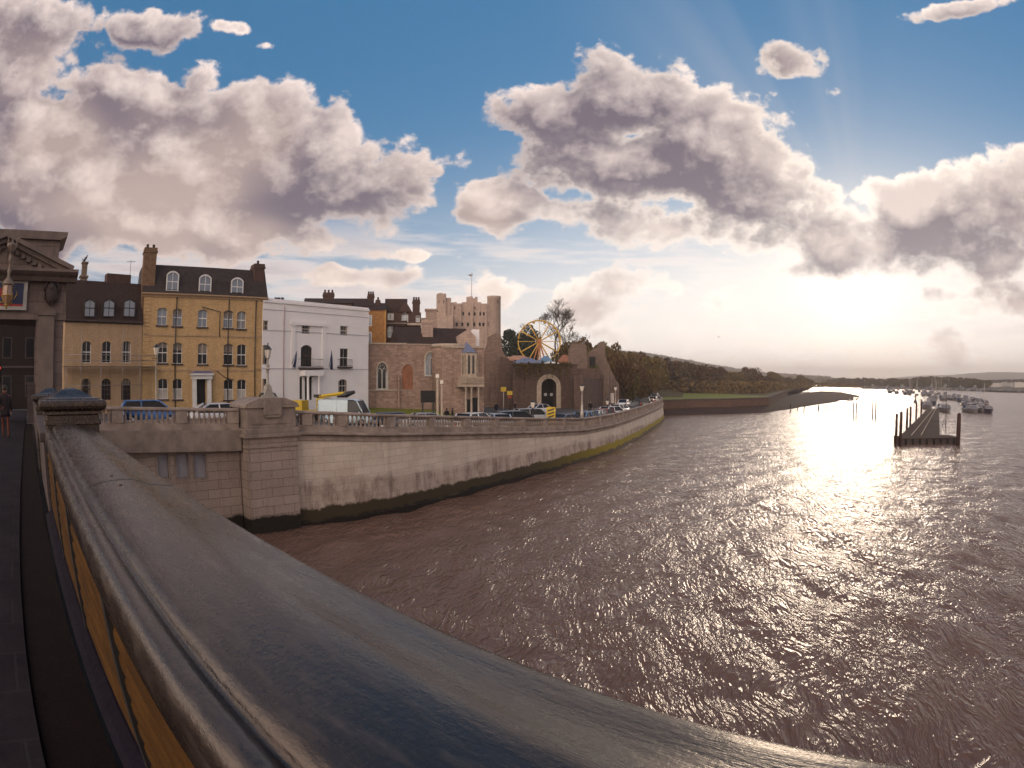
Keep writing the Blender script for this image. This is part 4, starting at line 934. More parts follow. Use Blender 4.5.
mb = MB(); mb.prismx([(-.3, H+.12), (1.4, HR), (6.5, HR), (8.7, H+.12)], -.25, f.L+.25); rf = mb.build('roof', M['slate'], yb)
for a, b, t, bo in ((166.5,178.5,272,290.5),(199,211,275.5,292.5),(231,243,278.5,294.5)):
    q = f.rect(a, b, t, bo); dormer(yb, q[0], q[1], q[2], q[3], -.05, 1.6, M['white'], M['slate'], M['glass_blue'])
zc = f.uz(147, 247)[1]; chimney(yb, -.1+.45, .9, 1.35, 1.6, H-3, zc, 2, mat('brown stained brick', (.20,.125,.075), .9, .4, 2, bump=.4)); zc = f.uz(254, 262)[1]; chimney(yb, f.L-.55, 1.5, 1.15, 1.6, H, zc, 1, M['redbrick'])
q = f.rect(192, 210.5, 374, 405)
dp = MB(); dp.box(q[0], q[0]+.42, -.5, 0, 0, q[3]-.5); dp.box(q[1]-.42, q[1], -.5, 0, 0, q[3]-.5); dp.box(q[0]-.1, q[1]+.1, -.62, 0, q[3]-.5, q[3]-.12); dp.box(q[0]-.22, q[1]+.22, -.8, 0, q[3]-.12, q[3]+.05); dp.box(q[0], q[1], -.7, 0, 0, .35); dp.build('porch', M['white'], yb)
mb = MB(); mb.prism([(q[0]-.22, q[3]+.05), (q[1]+.22, q[3]+.05), (q[1]-.2, q[3]+.3), (q[0]+.2, q[3]+.3)], -.8, 0); mb.build('porch_roof', mat('lead blue', (.16,.15,.24), .5, .2), yb)
mb = MB(); mb.box(dr[0], dr[1], .2, .25, dr[2], dr[3]); mb.build('door', M['dark'], yb)

# --- lower yellow brick house with scaffold
W0 = at(64, 390, 58.5); f2 = Fac(W0, at(141.8, 390, 60.4), hgt(W0.x, W0.y)-.1)
lb = thing('brick_house', 'low pale yellow brick house with dark mansard roof, beside the portal', 'house', (W0.x, W0.y, f2.z0), f2.rz)
H2 = f2.uz(110, 322.5)[1]; holes = []
for a, b in ((82,91),(102,111.2),(121.5,131)):
    q = f2.rect(a, b, 341, 363); holes.append((*q, 'arch', .3)); q = f2.rect(a-.3, b-.3, 378.5, 400); holes.append((*q, 'arch', .3))
front(lb, 'wall', f2.L-.02, H2, holes, M['ybrick2'])
for h in holes: window(lb, h, M['redbrick'] if h[2] < 2.5 else M['white'], M['glass'], rows=4 if h[2] < 2.5 else 2, cols=3 if h[2] < 2.5 else 2, fw=.06)
mb = MB()
for h in holes: hood(mb, h, .14, -.03)
tag(mb.build('window_arches', M['band'], lb), kind='stuff')
mb = MB(); mb.prismx([(.3, H2-.1), (-.15, H2-.1), (-.4, H2+.02), (-.4, H2+.14), (.3, H2+.14)], -.1, f2.L-.05); mb.build('cornice', M['soot'], lb)
HR2 = f2.uz(110, 282, 1.3)[1]; mb = MB(); mb.prismx([(-.35, H2+.14), (1.3, HR2), (5.5, HR2), (8, H2+.14)], 0, f2.L-.05); mb.build('roof', M['tile'], lb)
for a, b in ((83.5,94.5),(102.3,114),(122.5,134.5)):
    q = f2.rect(a, b, 299.5, 316.5); dormer(lb, q[0], q[1], q[2], q[3], -.35, 1.8, M['slate'], M['slate'], M['glass_blue'])
q = f2.rect(107, 131, 274, 283, 3); mb = MB(); mb.box(q[0], q[1], 3, 4.2, q[2]-.5, q[3]); mb.build('parapet_block', M['redbrick'], lb)
mb = MB(); xa = f2.uz(131.5, 270, 3)[0]; mb.tube([(xa, 3.5, q[3]), (xa, 3.5, q[3]+1.6)], .025, 5); mb.tube([(xa-.5, 3.5, q[3]+1.4), (xa+.5, 3.5, q[3]+1.5)], .02, 5)
for k in range(5): mb.tube([(xa-.4+.2*k, 3.2, q[3]+1.43), (xa-.4+.2*k, 3.8, q[3]+1.43)], .012, 4)
tag(mb.build('aerial', M['iron'], lb), None)
sc = thing('scaffold', 'tubular scaffold with a long boarded platform across the low yellow house', 'scaffold', (W0.x, W0.y, f2.z0), f2.rz)
zs_ = f2.uz(110, 366.5, -1.2)[1]; M['tube'] = mat('scaffold tube', (.32,.28,.27), .5, .3, metal=.5)
mb = MB(); xe = f2.uz(157, 366, -1.2)[0]; mb.box(f2.uz(64, 366, -1.2)[0], xe, -1.5, -.3, zs_-.05, zs_+.03); mb.build('platform', mat('scaffold board', (.22,.16,.12), .85, .4), sc)
for x in (66, 81, 101, 122.5, 140):
    u = f2.uz(x, 366, -1.4)[0]; mb = MB(); mb.tube([(u, -1.45, 0), (u, -1.45, zs_+(3.5 if x in (81, 122.5) else 1.1))], .035, 6); mb.build('standard', M['tube'], sc)
for dz in (-1.7, .55, 1.05):
    mb = MB(); mb.tube([(f2.uz(64, 366, -1.2)[0], -1.42, zs_+dz), (xe if dz > 0 else f2.L, -1.42, zs_+dz)], .03, 6); mb.build('ledger', M['tube'], sc)

# --- white stucco house
A0 = at(262, 390, 62.8); A1 = at(368.3, 390, 71); f3 = Fac(A0, A1, hgt(A0.x, A0.y)-.5)
wb = thing('white_house', 'broad white stucco house with balconies, flag poles and columned entrance', 'house', (A0.x, A0.y, f3.z0), f3.rz)
H3 = f3.uz(320, 307)[1]
def o3(px, py): return 240+px/4.8, 260+py/4.8
def rr3(a, b, t, bo, kd='rect', rise=0):
    x0, y0 = o3(a, t); x1, y1 = o3(b, bo); return (*f3.rect(x0, x1, y0, y1), kd, rise)
hs = [rr3(94,136,290,338), rr3(296,336,308,354), rr3(481,518,317,362), rr3(93,134,408,502), rr3(292,346,408,512,'arch',.35), rr3(480,520,425,512), rr3(92,132,570,640), rr3(472,516,572,636,'arch',.3), rr3(286,301,560,668), rr3(311,348,560,672)]
hs = [(max(h[0], .05),)+h[1:] for h in hs]
front(wb, 'wall', f3.L, H3, hs, M['stucco'])
for i, h in enumerate(hs):
    if i >= 8: mb = MB(); mb.box(h[0], h[1], .2, .25, h[2], h[3]); mb.build('door', M['dark'], wb)
    else: window(wb, h, M['offwhite'] if i != 4 else M['redbrick'], M['glass'], cols=2 if i != 4 else 4, rows=2, mw=.03)
mb = MB(); mb.box(-.02, f3.L+.05, -.12, .3, H3, H3+.22); mb.box(0, f3.L, .02, .5, H3+.22, H3+.45); 
mb.build('parapet', M['stucco'], wb)
mb = MB()
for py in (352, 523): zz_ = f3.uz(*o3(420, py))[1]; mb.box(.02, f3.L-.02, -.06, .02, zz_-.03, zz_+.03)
mb.box(.02, f3.L-.02, -.05, .02, H3-.75, H3-.70); mb.build('moulding', mat('shaded stucco moulding', (.42,.42,.47), .7, .1), wb)  # shade along the mouldings put into a greyer stucco colour
for a, b in ((244, 262), (392, 408)):
    h = rr3(a, b, 318, 520); mb = MB(); mb.box(h[0], h[1], -.14, .02, h[2], h[3]); mb.box(h[0]-.08, h[1]+.08, -.18, .02, h[3], h[3]+.2); mb.build('pilaster', M['stucco'], wb)
h = rr3(240, 412, 300, 316); mb = MB(); mb.box(h[0], h[1], -.22, .02, h[2], h[3]); mb.build('hood_mould', M['stucco'], wb)
def balcony(h, d=.8):
    mb = MB(); mb.box(h[0], h[1], -d, 0, h[2]-.18, h[2]); b_ = mb.build('balcony', M['soot'], wb)
    mb = MB(); n = max(4, int((h[1]-h[0])/.16))
    for k in range(n+1): x = h[0]+.03+(h[1]-h[0]-.06)*k/n; mb.tube([(x, -d+.04, h[2]), (x, -d+.04, h[3])], .013, 4)
    for z in (h[2]+.12, h[3]): mb.tube([(h[0]+.02, -.02, z), (h[0]+.02, -d+.04, z), (h[1]-.02, -d+.04, z), (h[1]-.02, -.02, z)], .022, 4)
    mb.build('railing', M['iron'], b_)
balcony(rr3(280, 382, 476, 516)); balcony(rr3(467, 530, 478, 512), .45)
e = rr3(288, 378, 530, 556); mb = MB(); mb.box(e[0], e[1], -1.0, 0, e[2], e[3])
for x in (303, 355): h = rr3(x, x+9, 556, 672); mb.lathe([(.2,0),(.2,.15),(.15,.2),(.13,h[3]-.2),(.2,h[3]-.05),(.2,h[3])], ((h[0]+h[1])/2, -.8, 0), 12)
mb.build('porch', M['stucco'], wb)
h = rr3(205, 210, 215, 660); mb = MB(); mb.tube([((h[0]+h[1])/2, -.1, .2), ((h[0]+h[1])/2, -.1, H3-.3)], .05, 6); mb.build('drainpipe', mat('pinkish pipe', (.42,.30,.32), .6, .2), wb)
for (a, t, b, bo) in ((276, 455, 250, 515), (443, 452, 432, 525)):
    p0 = f3.uz(*o3(a, t), -1.2); p1 = f3.uz(*o3(b, bo), -.2); fp = thing('flag_pole', 'dark furled flag on a wall pole '+('left' if a < 300 else 'right')+' of the white house balcony', 'flag', wb.location, f3.rz)
    mb = MB(); mb.tube([(p1[0], 0, p1[1]+.2), (p0[0], -1.1, p0[1]+.4)], .03, 6); mb.build('pole', M['iron'], fp)
    mb = MB(); mb.tube([(p0[0], -1.05, p0[1]+.35), (p0[0]*.6+p1[0]*.4, -.85, p0[1]-.5), (p1[0]*.8+p0[0]*.2, -.6, p1[1])], [.03,.12,.17], 7); mb.build('flag', M['blue'], fp)
mb = MB(); mb.prismx([(.6, H3+.1), (4.0, H3+1.0), (9, H3+.1)], .1, f3.L-.1); mb.build('roof', M['slate'], wb)
for px, w_ in ((173, 9), (187, 9), (204, 9)):
    u, z = f3.uz(*o3(px, 185), 3); mb = MB(); mb.lathe([(.2,H3),(.17,z),(.2,z+.1)], (u, 3, 0), 8); mb.build('chimney_pot', M['soot'], wb)

# --- roofs and buildings behind the white house
def block(name, label, cat, px0, px1, pyt, D, m, depth=8, zbase=3.0, skew=0, roof=None, ridge=None, extra=None, roofm=None):
    a = at(px0, pyt, D); b = at(px1, pyt, D+skew); fc = Fac(a, b, zbase); o = thing(name, label, cat, (a.x, a.y, zbase), fc.rz)
    Hh = fc.uz((px0+px1)/2, pyt)[1]; 
    return o, fc, Hh
o, fc, Hh = block('terrace_house', 'dark slate roofed house with a square chimney behind the white house', 'house', 305, 352, 303, 84, None, zbase=4)
mb = MB(); mb.box(0, fc.L, 0, 8, 0, Hh); mb.build('wall', M['redbrick'], o); z2 = fc.uz(340, 298, 3)[1]; mb = MB(); mb.prismx([(-.2, Hh), (3.5, z2), (8.2, Hh)], -.2, fc.L+.2); mb.build('roof', M['tile'], o)
q = fc.rect(323, 334, 293, 304, 3); chimney(o, (q[0]+q[1])/2, 3, q[1]-q[0], 1.2, Hh, q[3], 3, M['redbrick'])
o, fc, Hh = block('terrace_house', 'brown tiled house with a small brick chimney stack, further right behind the white house', 'house', 336, 373, 306, 90, None, zbase=4)
mb = MB(); mb.box(0, fc.L, 0, 8, 0, Hh); mb.build('wall', M['redbrick'], o); z2 = fc.uz(352, 298, 3)[1]; mb = MB(); mb.prismx([(-.2, Hh), (3.5, z2), (8.2, Hh)], -.2, fc.L+.2); mb.build('roof', M['tile'], o)
q = fc.rect(367.5, 374, 294.5, 305, 3); chimney(o, (q[0]+q[1])/2, 3, q[1]-q[0], 1.1, Hh-1, q[3], 3, M['redbrick'])
o, fc, Hh = block('orange_house', 'tall narrow orange brick house gable between the white house and the dark brick one', 'house', 366, 386, 310, 88, None, zbase=3.5)
mb = MB(); mb.box(0, fc.L, 0, 8, 0, Hh); mb.build('wall', M['orange'], o); z2 = fc.uz(376, 303, 4)[1]; mb = MB(); mb.prismx([(-.2, Hh), (4, z2), (8.2, Hh)], -.15, fc.L+.1); mb.build('roof', M['tile'], o)
for (a, b, t, bo) in ((368.5, 372, 315, 326), (368.5, 371.5, 332, 345)):
    q = fc.rect(a, b, t, bo); mb = MB(); mb.box(q[0], q[1], -.04, .05, q[2], q[3]); w_ = mb.build('window', M['white'], o); mb = MB(); mb.box(q[0]+.08, q[1]-.08, -.06, -.03, q[2]+.1, q[3]-.1); mb.build('pane', M['glass_blue'], w_)
q = fc.rect(384.2, 386, 313, 350); mb = MB(); mb.box(q[0], q[1], -.12, 0, 0, Hh); mb.build('pale_pilaster', mat('lit orange brick', (.50,.27,.10), .85, .2), o)  # lit edge put into a paler copy of the brick colour
# dark Victorian brick house
o, fc, Hh = block('gabled_house', 'dark red brick Victorian house with gables and tall chimney stacks', 'house', 385, 421, 318, 90, None, zbase=3.5)
Q = lambda a, b, t, bo, y=0: fc.rect(350+a/5.91, 350+b/5.91, 290+t/5.91, 290+bo/5.91, y)
hs = [Q(222,240,135,178)+('rect',0), Q(242,258,135,178)+('rect',0), Q(305,344,132,188)+('arch',.5), Q(222,252,205,280)+('rect',0), Q(306,338,228,288)+('rect',0), Q(388,412,150,190)+('rect',0)]
front(o, 'wall', fc.L, Hh-1.2, hs, M['redbrick'], back=7)
for h in hs: window(o, h, M['white'], M['glass_blue'], cols=2, rows=2, fw=.1)
q = Q(205, 395, 195, 208); mb = MB(); mb.box(0, fc.L, -.08, .02, q[2], q[3]); mb.build('stone_band', M['dressed'], o)
q = Q(300, 352, 75, 200); mb = MB(); xm = (q[0]+q[1])/2; g_ = Q(300, 352, 75, 130); mb.prism([(q[0]-.4, g_[2]), (q[1]+.4, g_[2]), (xm+.2, g_[3]), (xm-.2, g_[3])], -.15, 3); mb.build('gable', M['redbrick'], o)
zr_ = Q(200, 300, 50, 60, 2)[3]; mb = MB(); mb.prismx([(-.3, Hh-1.2), (2.4, zr_), (4.6, zr_), (7.3, Hh-1.2)], -.1, fc.L*.62); mb.build('roof', M['tile'], o); mb = MB(); mb.prismx([(-.2, Hh-1.2), (3.5, Hh+.3), (7.3, Hh-1.2)], fc.L*.62+.01, fc.L); mb.build('roof', M['tile'], o)
q = Q(370, 420, 58, 190, .5); chimney(o, (q[0]+q[1])/2-.1, .9, q[1]-q[0]-.2, 1.3, q[2], q[3], 3, M['redbrick'])
q = Q(152, 178, 60, 130, 1); chimney(o, (q[0]+q[1])/2, 1, q[1]-q[0], .8, q[2], q[3], 1, M['redbrick'])
# stone cottages right of it
o, fc, Hh = block('stone_cottage', 'pale stone building with tall flat topped stacks between the gabled house and the keep', 'house', 420, 444, 330, 96, None, zbase=3.5)
mb = MB(); mb.box(0, fc.L, 0, 7, 0, Hh); mb.build('wall', M['oldstone'], o)
for (a, b, t) in ((422, 427, 318), (425.5, 437, 308.5)):
    q = fc.rect(a, b, t, 340, .5); mb = MB(); mb.box(q[0], q[1], .5+.4*(t < 310), 2.5, 0, q[3]-.3); mb.box(q[0]-.15, q[1]+.15, .35+.4*(t < 310), 2.6, q[3]-.3, q[3]); mb.build('stack', M['oldstone'], o)
# ------------------------------------------------------------------ flint-walled stone church hall with the oriel corner
B0 = at(367.8, 390, 73); B1 = at(432, 390, 74.5); f4 = Fac(B0, B1, 3.0)
ch = thing('stone_hall', 'old rubble stone hall with gothic windows and a rounded turret corner', 'church', (B0.x, B0.y, 3.0), f4.rz)
H4 = f4.uz(395, 344.5)[1]
Q4 = lambda a, b, t, bo, y=0: f4.rect(350+a/5.91, 350+b/5.91, 290+t/5.91, 290+bo/5.91, y)
g1 = Q4(162, 218, 430, 582)+('point', 1.15); g2 = Q4(446, 500, 368, 502)+('point', 1.1); g3 = Q4(308, 372, 440, 586)+('point', 1.0)
front(ch, 'wall', f4.L, H4, [g1, g2, g3], M['flint'], back=10, depth=.3)
mb = MB(); mb.box(g3[0], g3[1], .10, .25, g3[2], g3[3]); mb.build('blocked_opening', mat('red brick infill', (.34,.15,.09), .9, .35, 1.5, bump=.4), ch)
mb = MB(); 
for h in (g1, g2): hood(mb, h, .22, -.06)
tag(mb.build('window_surround', M['dressed'], ch), kind='stuff')
for h, gm in ((g1, M['glass']), (g2, M['glass_blue'])):
    a, b, c, e, _, rise = h; xm = (a+b)/2; mb = MB(); zs_ = e-rise
    for x in (a, b): mb.box(x-.16, x+.05 if x == a else x+.16, -.05, .14, c, zs_)
    mb.box(xm-.06, xm+.06, .08, .2, c, zs_+.2)
    for x0, x1 in ((a, xm), (xm, b)):
        pts = pointed(x0+.05, x1-.05, zs_-.2, .7); mb.tube([(x, .14, z) for x, z in pts], .05, 5)
    mb.lathe([(.22,-.03),(.3,-.03),(.3,.03),(.22,.03)], (0,0,0), 8); 
    vs = []; 
    for k in range(12):
        an = k*math.pi/6; mb.tube([(xm+.3*math.cos(an), .14, zs_+.62+.3*math.sin(an)), (xm+.3*math.cos(an+math.pi/6), .14, zs_+.62+.3*math.sin(an+math.pi/6))], .05, 4)
    mb.box(a-.2, b+.2, -.12, .1, c-.18, c); t_ = mb.build('tracery', M['offwhite'], ch)
    mb = MB(); mb.box(a, b, .2, .26, c, e); mb.build('pane', gm, t_)
mb = MB(); mb.box(0, f4.L*.6, -.12, .25, H4, H4+.2); mb.box(f4.L*.6, f4.L, -.08, .3, H4, H4+.12); mb.build('coping', M['dressed'], ch); z_ = Q4(100, 400, 590, 600)[3]; mb = MB(); mb.box(0, f4.L*.55, -.1, .02, z_-.1, z_+.05); mb.build('string_course', M['dressed'], ch)
q = f4.rect(400, 432, 383, 402); mb = MB(); mb.box(f4.uz(397, 390)[0], f4.uz(399, 390)[0], -.5, 0, 0, f4.uz(398, 375)[1]); mb.build('buttress', M['flint'], ch)
R0 = f4.uz(398, 343, 2)[0]; R1 = f4.L+6; zr = f4.uz(440, 328, 5)[1]
mb = MB(); mb.prismx([(.8, H4-.1), (5.2, zr), (9.6, H4-.1)], R0, R1)
mb.build('roof', M['tile'], ch)
q = f4.rect(422, 432, 320, 336, 3.5); chimney(ch, (q[0]+q[1])/2, 3.5, q[1]-q[0], 1.1, H4, q[3], 0, M['oldstone'])
# rounded turret and right wing with the oriel
B2 = at(462, 390, 73); B3 = at(484, 390, 73.5); f5 = Fac(B2, B3, 3.0)
tw = Vector(at(447, 390, 75)); loc = lambda p: Matrix.Rotation(-f4.rz, 4, 'Z') @ (Vector((p.x, p.y, 0))-Vector((B0.x, B0.y, 0)))
c_ = loc(tw); mb = MB(); zt = EYE+(.0)+at(447, 347, 73).z-EYE-3.0
mb.lathe([(2.0,0),(1.95,zt-.9),(1.95,zt)], (c_.x, c_.y, 0), 20); mb.build('turret', M['flint'], ch)
mb = MB(); mb.lathe([(1.98,zt-.0),(2.08,zt+.1),(2.08,zt+.3),(1.9,zt+.45),(1.8,zt+.45)], (c_.x, c_.y, 0), 20); mb.build('turret_parapet', M['dressed'], ch)
b2, b3 = loc(B2), loc(B3)
ang = f5.rz-f4.rz
wg = bpy.data.objects.new('right_wing', None)
mb = MB(); hh = f5.uz(473, 348)[1]; mb.box(-2.5, f5.L, 0, 7, 0, hh, ang, b2); mb.build('wing_wall', M['flint'], ch)
mb = MB(); mb.box(-2.5, f5.L+.1, -.1, 7.05, hh, hh+.22, ang, b2); mb.build('wing_parapet', M['dressed'], ch)
T5 = Matrix.Translation(b2) @ Matrix.Rotation(ang, 4, 'Z')
def tx(mb): mb.v = [tuple(T5 @ Vector(v)) for v in mb.v]; return mb
u0, u1 = f5.uz(463, 370, -1.0)[0], f5.uz(479, 370, -1.0)[0]; zb1 = f5.uz(472, 383, -1.0)[1]; zt1 = f5.uz(472, 352.5, -1.0)[1]
mb = MB(); poly = [(u0, 0), (u0+.45, -1.1), (u1-.45, -1.1), (u1, 0)]
mb.plate(poly, zb1, zb1+1.1); mb.plate(poly, zt1-.35, zt1)
for (x, y) in poly+[((u0+u1)/2, -1.1), (u0+.25, -.6)]: mb.box(x-.12, x+.12, y-.02, y+.2, zb1, zt1)
tx(mb).build('oriel_window', M['dressed'], ch)
mb = MB(); mb.plate([(u0+.1, .1), (u0+.5, -.98), (u1-.5, -.98), (u1-.1, .1)], zb1+1.0, zt1-.3); tx(mb).build('oriel_glass', M['glass'], ch)
mb = MB(); xm = (u0+u1)/2-.4; mb.v = []; mb.add([(u0-.15,.3,zt1),(u0+.4,-1.25,zt1),(u1-.4,-1.25,zt1),(u1+.15,.3,zt1),(xm,.2,zt1+1.35)], [(0,1,4),(1,2,4),(2,3,4),(3,2,1,0)]); tx(mb).build('oriel_roof', mat('lead blue roof', (.17,.19,.29), .45, .3), ch)
mb = MB(); bx0, bx1 = f5.uz(458, 383, -1.4)[0], f5.uz(484, 383, -1.4)[0]; mb.box(bx0, bx1, -1.6, .1, zb1-.45, zb1-.2)
for k in range(26): x = bx0+.05+(bx1-bx0-.1)*k/25; mb.box(x-.03, x+.03, -1.55, -1.5, zb1-.2, zb1+.65)
mb.box(bx0, bx1, -1.58, -1.47, zb1+.65, zb1+.75); tx(mb).build('balcony', M['dressed'], ch)
for k, x in enumerate((u0+.3, (u0+u1)/2, u1-.1)):
    mb = MB(); mb.lathe([(.2,0),(.2,.2),(.13,.3),(.12,zb1-.8),(.2,zb1-.6),(.2,zb1-.45)], (x, -1.25, 0), 10); tx(mb).build('porch_column', M['dressed'], ch)
mb = MB(); mb.box(u0+.6, u0+1.3, -.05, .02, .2, 2.4); mb.box((u0+u1)/2+.3, (u0+u1)/2+1.2, -.05, .02, .2, 2.6); tx(mb).build('doorway', M['dark'], ch)
# small gable and white stack above the wing
q = f5.rect(458.5, 475, 330, 344, 3); ga = f5.rect(460, 474, 328, 345, 3)
mb = MB(); mb.prism([(q[0], hh), (q[1], hh), (q[1], q[2]+1.0), ((q[0]+q[1])/2+.1, q[3]), (q[0], q[2]+1.0)], 2.6, 6); tx(mb).build('gable', M['oldstone'], ch)
q = f5.rect(472, 479, 329.5, 346, 3.6); mb = MB(); mb.box(q[0], q[1], 3.4, 4.4, hh, q[3]); tx(mb).build('white_stack', M['stucco'], ch)
# ------------------------------------------------------------------ the castle keep on its hill
K0 = at(436.5, 350, 262); K1 = at(500.5, 350, 262); fk = Fac(K0, K1, 8.0)
kp = thing('castle_keep', 'massive square medieval stone keep with corner towers rising behind the old hall', 'castle', (K0.x, K0.y, 8.0), fk.rz)
def kq(a, b, t, bo=360, y=0): return fk.rect(430+a/7.68, 430+b/7.68, 270+t/7.68, 270+bo/7.68, y)
def crenel(mb, x0, x1, y0, y1, z, w=1.6, h=1.1, th=.6):
    n = max(1, int((x1-x0)/(w*1.7)))
    for k in range(n): a = x0+(x1-x0)*(k+.25)/n; mb.box(a, a+w*.7, y0, y0+th, z, z+h); mb.box(a, a+w*.7, y1-th, y1, z, z+h)
    n = max(1, int((y1-y0)/(w*1.7)))
    for k in range(n): a = y0+(y1-y0)*(k+.25)/n; mb.box(x0, x0+th, a, a+w*.7, z, z+h); mb.box(x1-th, x1, a, a+w*.7, z, z+h)
body = kq(150, 490, 257); holes = []
for x in (255, 300, 343, 386, 413, 458, 482): holes.append(kq(x-7, x+7, 322, 350)+('arch', .5))
for x in (205, 248, 292, 340, 383, 410, 455, 480): holes.append(kq(x-8, x+8, 402, 432)+('arch', .6))
for x in (190, 345, 455): holes.append(kq(x-4, x+4, 282, 300)+('rect', 0))
tl = kq(50, 122, 178)
front(kp, 'wall', fk.L-1.0, body[3], holes, M['oldstone'], depth=1.2, back=24, z0=0)
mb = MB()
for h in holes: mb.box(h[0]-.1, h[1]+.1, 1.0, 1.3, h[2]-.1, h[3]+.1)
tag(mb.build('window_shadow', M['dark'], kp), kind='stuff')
def ktower(a, b, t, y0, dep, bo=360):
    q = kq(a, b, t); mb = MB(); mb.box(q[0], q[1], y0, y0+dep, 0, q[3]-1.0); crenel(mb, q[0], q[1], y0, y0+dep, q[3]-1.0, 2.4, .9, 1.2); mb.build('tower', M['oldstone'], kp); return q
ktower(50, 122, 178, -1.2, 6); ktower(121, 158, 212, -.4, 5); q = ktower(278, 370, 162, 16, 8); ktower(238, 280, 212, 15, 6)
qt = kq(441, 545, 198); mb = MB(); cx_, r_ = (qt[0]+qt[1])/2, (qt[1]-qt[0])/2
mb.lathe([(r_*1.03,0),(r_,4),(r_,qt[3]-1.2),(r_*1.03,qt[3]-1.1),(r_*1.03,qt[3])], (cx_, r_*.7, 0), 24, smooth=True); mb.build('tower', M['oldstone'], kp)
mb = MB()
for a, b in ((68, 72), (104, 110), (475, 490), (518, 524), (338, 350), (300, 306)): h = kq(a, b, 235, 258); mb.box(h[0], h[1], -1.3 if a < 120 else -.62 if a > 400 else 15.9, -1.1 if a < 120 else -.4 if a > 400 else 16.1, h[2], h[3])
tag(mb.build('tower_windows', M['dark'], kp), kind='stuff')
mb = MB()
for x in (172, 232, 322, 428): h = kq(x-8, x+8, 262); mb.box(h[0], h[1], -.8, .02, 0, h[3])
mb.build('pilaster_buttress', M['oldstone'], kp)
mb = MB(); crenel(mb, body[0], fk.L-1.0, 0, 24, body[3], 2.6, .6, 1.4); tag(mb.build('battlements', M['oldstone'], kp), kind='stuff')
fb = kq(52, 180, 362); mb = MB(); mb.box(fb[0], fb[1], -8, -1.3, 0, fb[3]); mb.build('forebuilding', M['oldstone'], kp)
qq = kq(320, 332, 18, 158, 18); mb = MB(); mb.tube([(qq[0], 20, q[3]-1), (qq[0], 20, qq[3])], .16, 6); mb.build('flag_pole', M['offwhite'], kp)
fl = kq(285, 326, 22, 42, 18); mb = MB(); n = 8; vs = []
for i in range(n+1):
    u = i/n; x = fl[1]+(fl[0]-fl[1])*u; d = math.sin(u*6)*.5; vs += [(x, 20+d, fl[3]-u*.8), (x, 20+d*1.2, fl[2]-u*.2+u*u*.9)]
mb.add(vs, [(2*i, 2*i+1, 2*i+3, 2*i+2) for i in range(n)], True); mb.build('flag', mat('pale flag cloth', (.35,.33,.36), .8, .2), kp)
mb = MB(); vs = []
for i in range(25):
    for j in range(9):
        a = -16+i*1.35; u = j/8; p = pol(a, 160+60*u); vs.append((p.x, p.y, 3+ (5.6*math.sin(u*math.pi/2))*min(1, (24-i)/5)))
mb.add(vs, [(i*9+j, i*9+j+1, (i+1)*9+j+1, (i+1)*9+j) for i in range(24) for j in range(8)], True); tag(mb.build('castle_mound', M['grass2'], None), kind='structure')
# ------------------------------------------------------------------ curtain walls
M['ruinstone'] = masonry('ragged curtain wall stone', (.27,.18,.145), (.17,.115,.095), (.2,.15,.125), .6, .3, .04, .6, .9, .95, streak=.5)
M['midstone'] = masonry('weathered ruin stone', (.22,.155,.125), (.14,.10,.085), (.15,.11,.095), .6, .3, .04, .6, .9, .95, streak=.5)
def ruin(name, label, px, D, m, thick=1.6, zb=2.6, skew=0, cat='castle wall', parent=None, jag=.25):
    """a ruined wall whose ragged top follows the listed (x, y) pixels, standing at its real distance"""
    a = at(px[0][0], 380, D); b = at(px[-1][0], 380, D+skew); fc = Fac(a, b, zb); o = parent or thing(name, label, cat, (a.x, a.y, zb), fc.rz)
    random.seed(int(px[0][0])); P = []
    for (x0, y0), (x1, y1) in zip(px, px[1:]):
        k = max(1, int(abs(x1-x0)/1.6))
        for i in range(k): t = i/k; u, z = fc.uz(x0+(x1-x0)*t, y0+(y1-y0)*t); P.append((u, z+random.uniform(-jag, jag)))
    P.append(fc.uz(*px[-1]))
    mb = MB()
    for i in range(len(P)-1):
        (a0, z0), (a1, z1) = P[i], P[i+1]
        if a1-a0 < 1e-3: continue
        mb.add([(a0,0,0),(a1,0,0),(a1,0,z1),(a0,0,z0),(a0,thick,0),(a1,thick,0),(a1,thick,z1),(a0,thick,z0)], [(0,1,2,3),(7,6,5,4),(3,2,6,7)]+([(0,3,7,4)] if i == 0 else [])+([(1,5,6,2)] if i == len(P)-2 else []))
    mb.build('wall' if not parent else 'wall_section', m, o, fix=False); return o, fc
ruin('curtain_wall', 'tall ragged stone castle wall rising below the right end of the keep', [(484,352),(486.5,345),(488,335.5),(494,333),(501,335),(502,350),(506,356),(512,362)], 104, M['ruinstone'], 2.5)
ruin('curtain_wall', 'lower broken castle wall joining the ragged wall to the gate bastion', [(500,358),(506,357.5),(512,362),(516,362)], 101, M['darkstone'], 2)
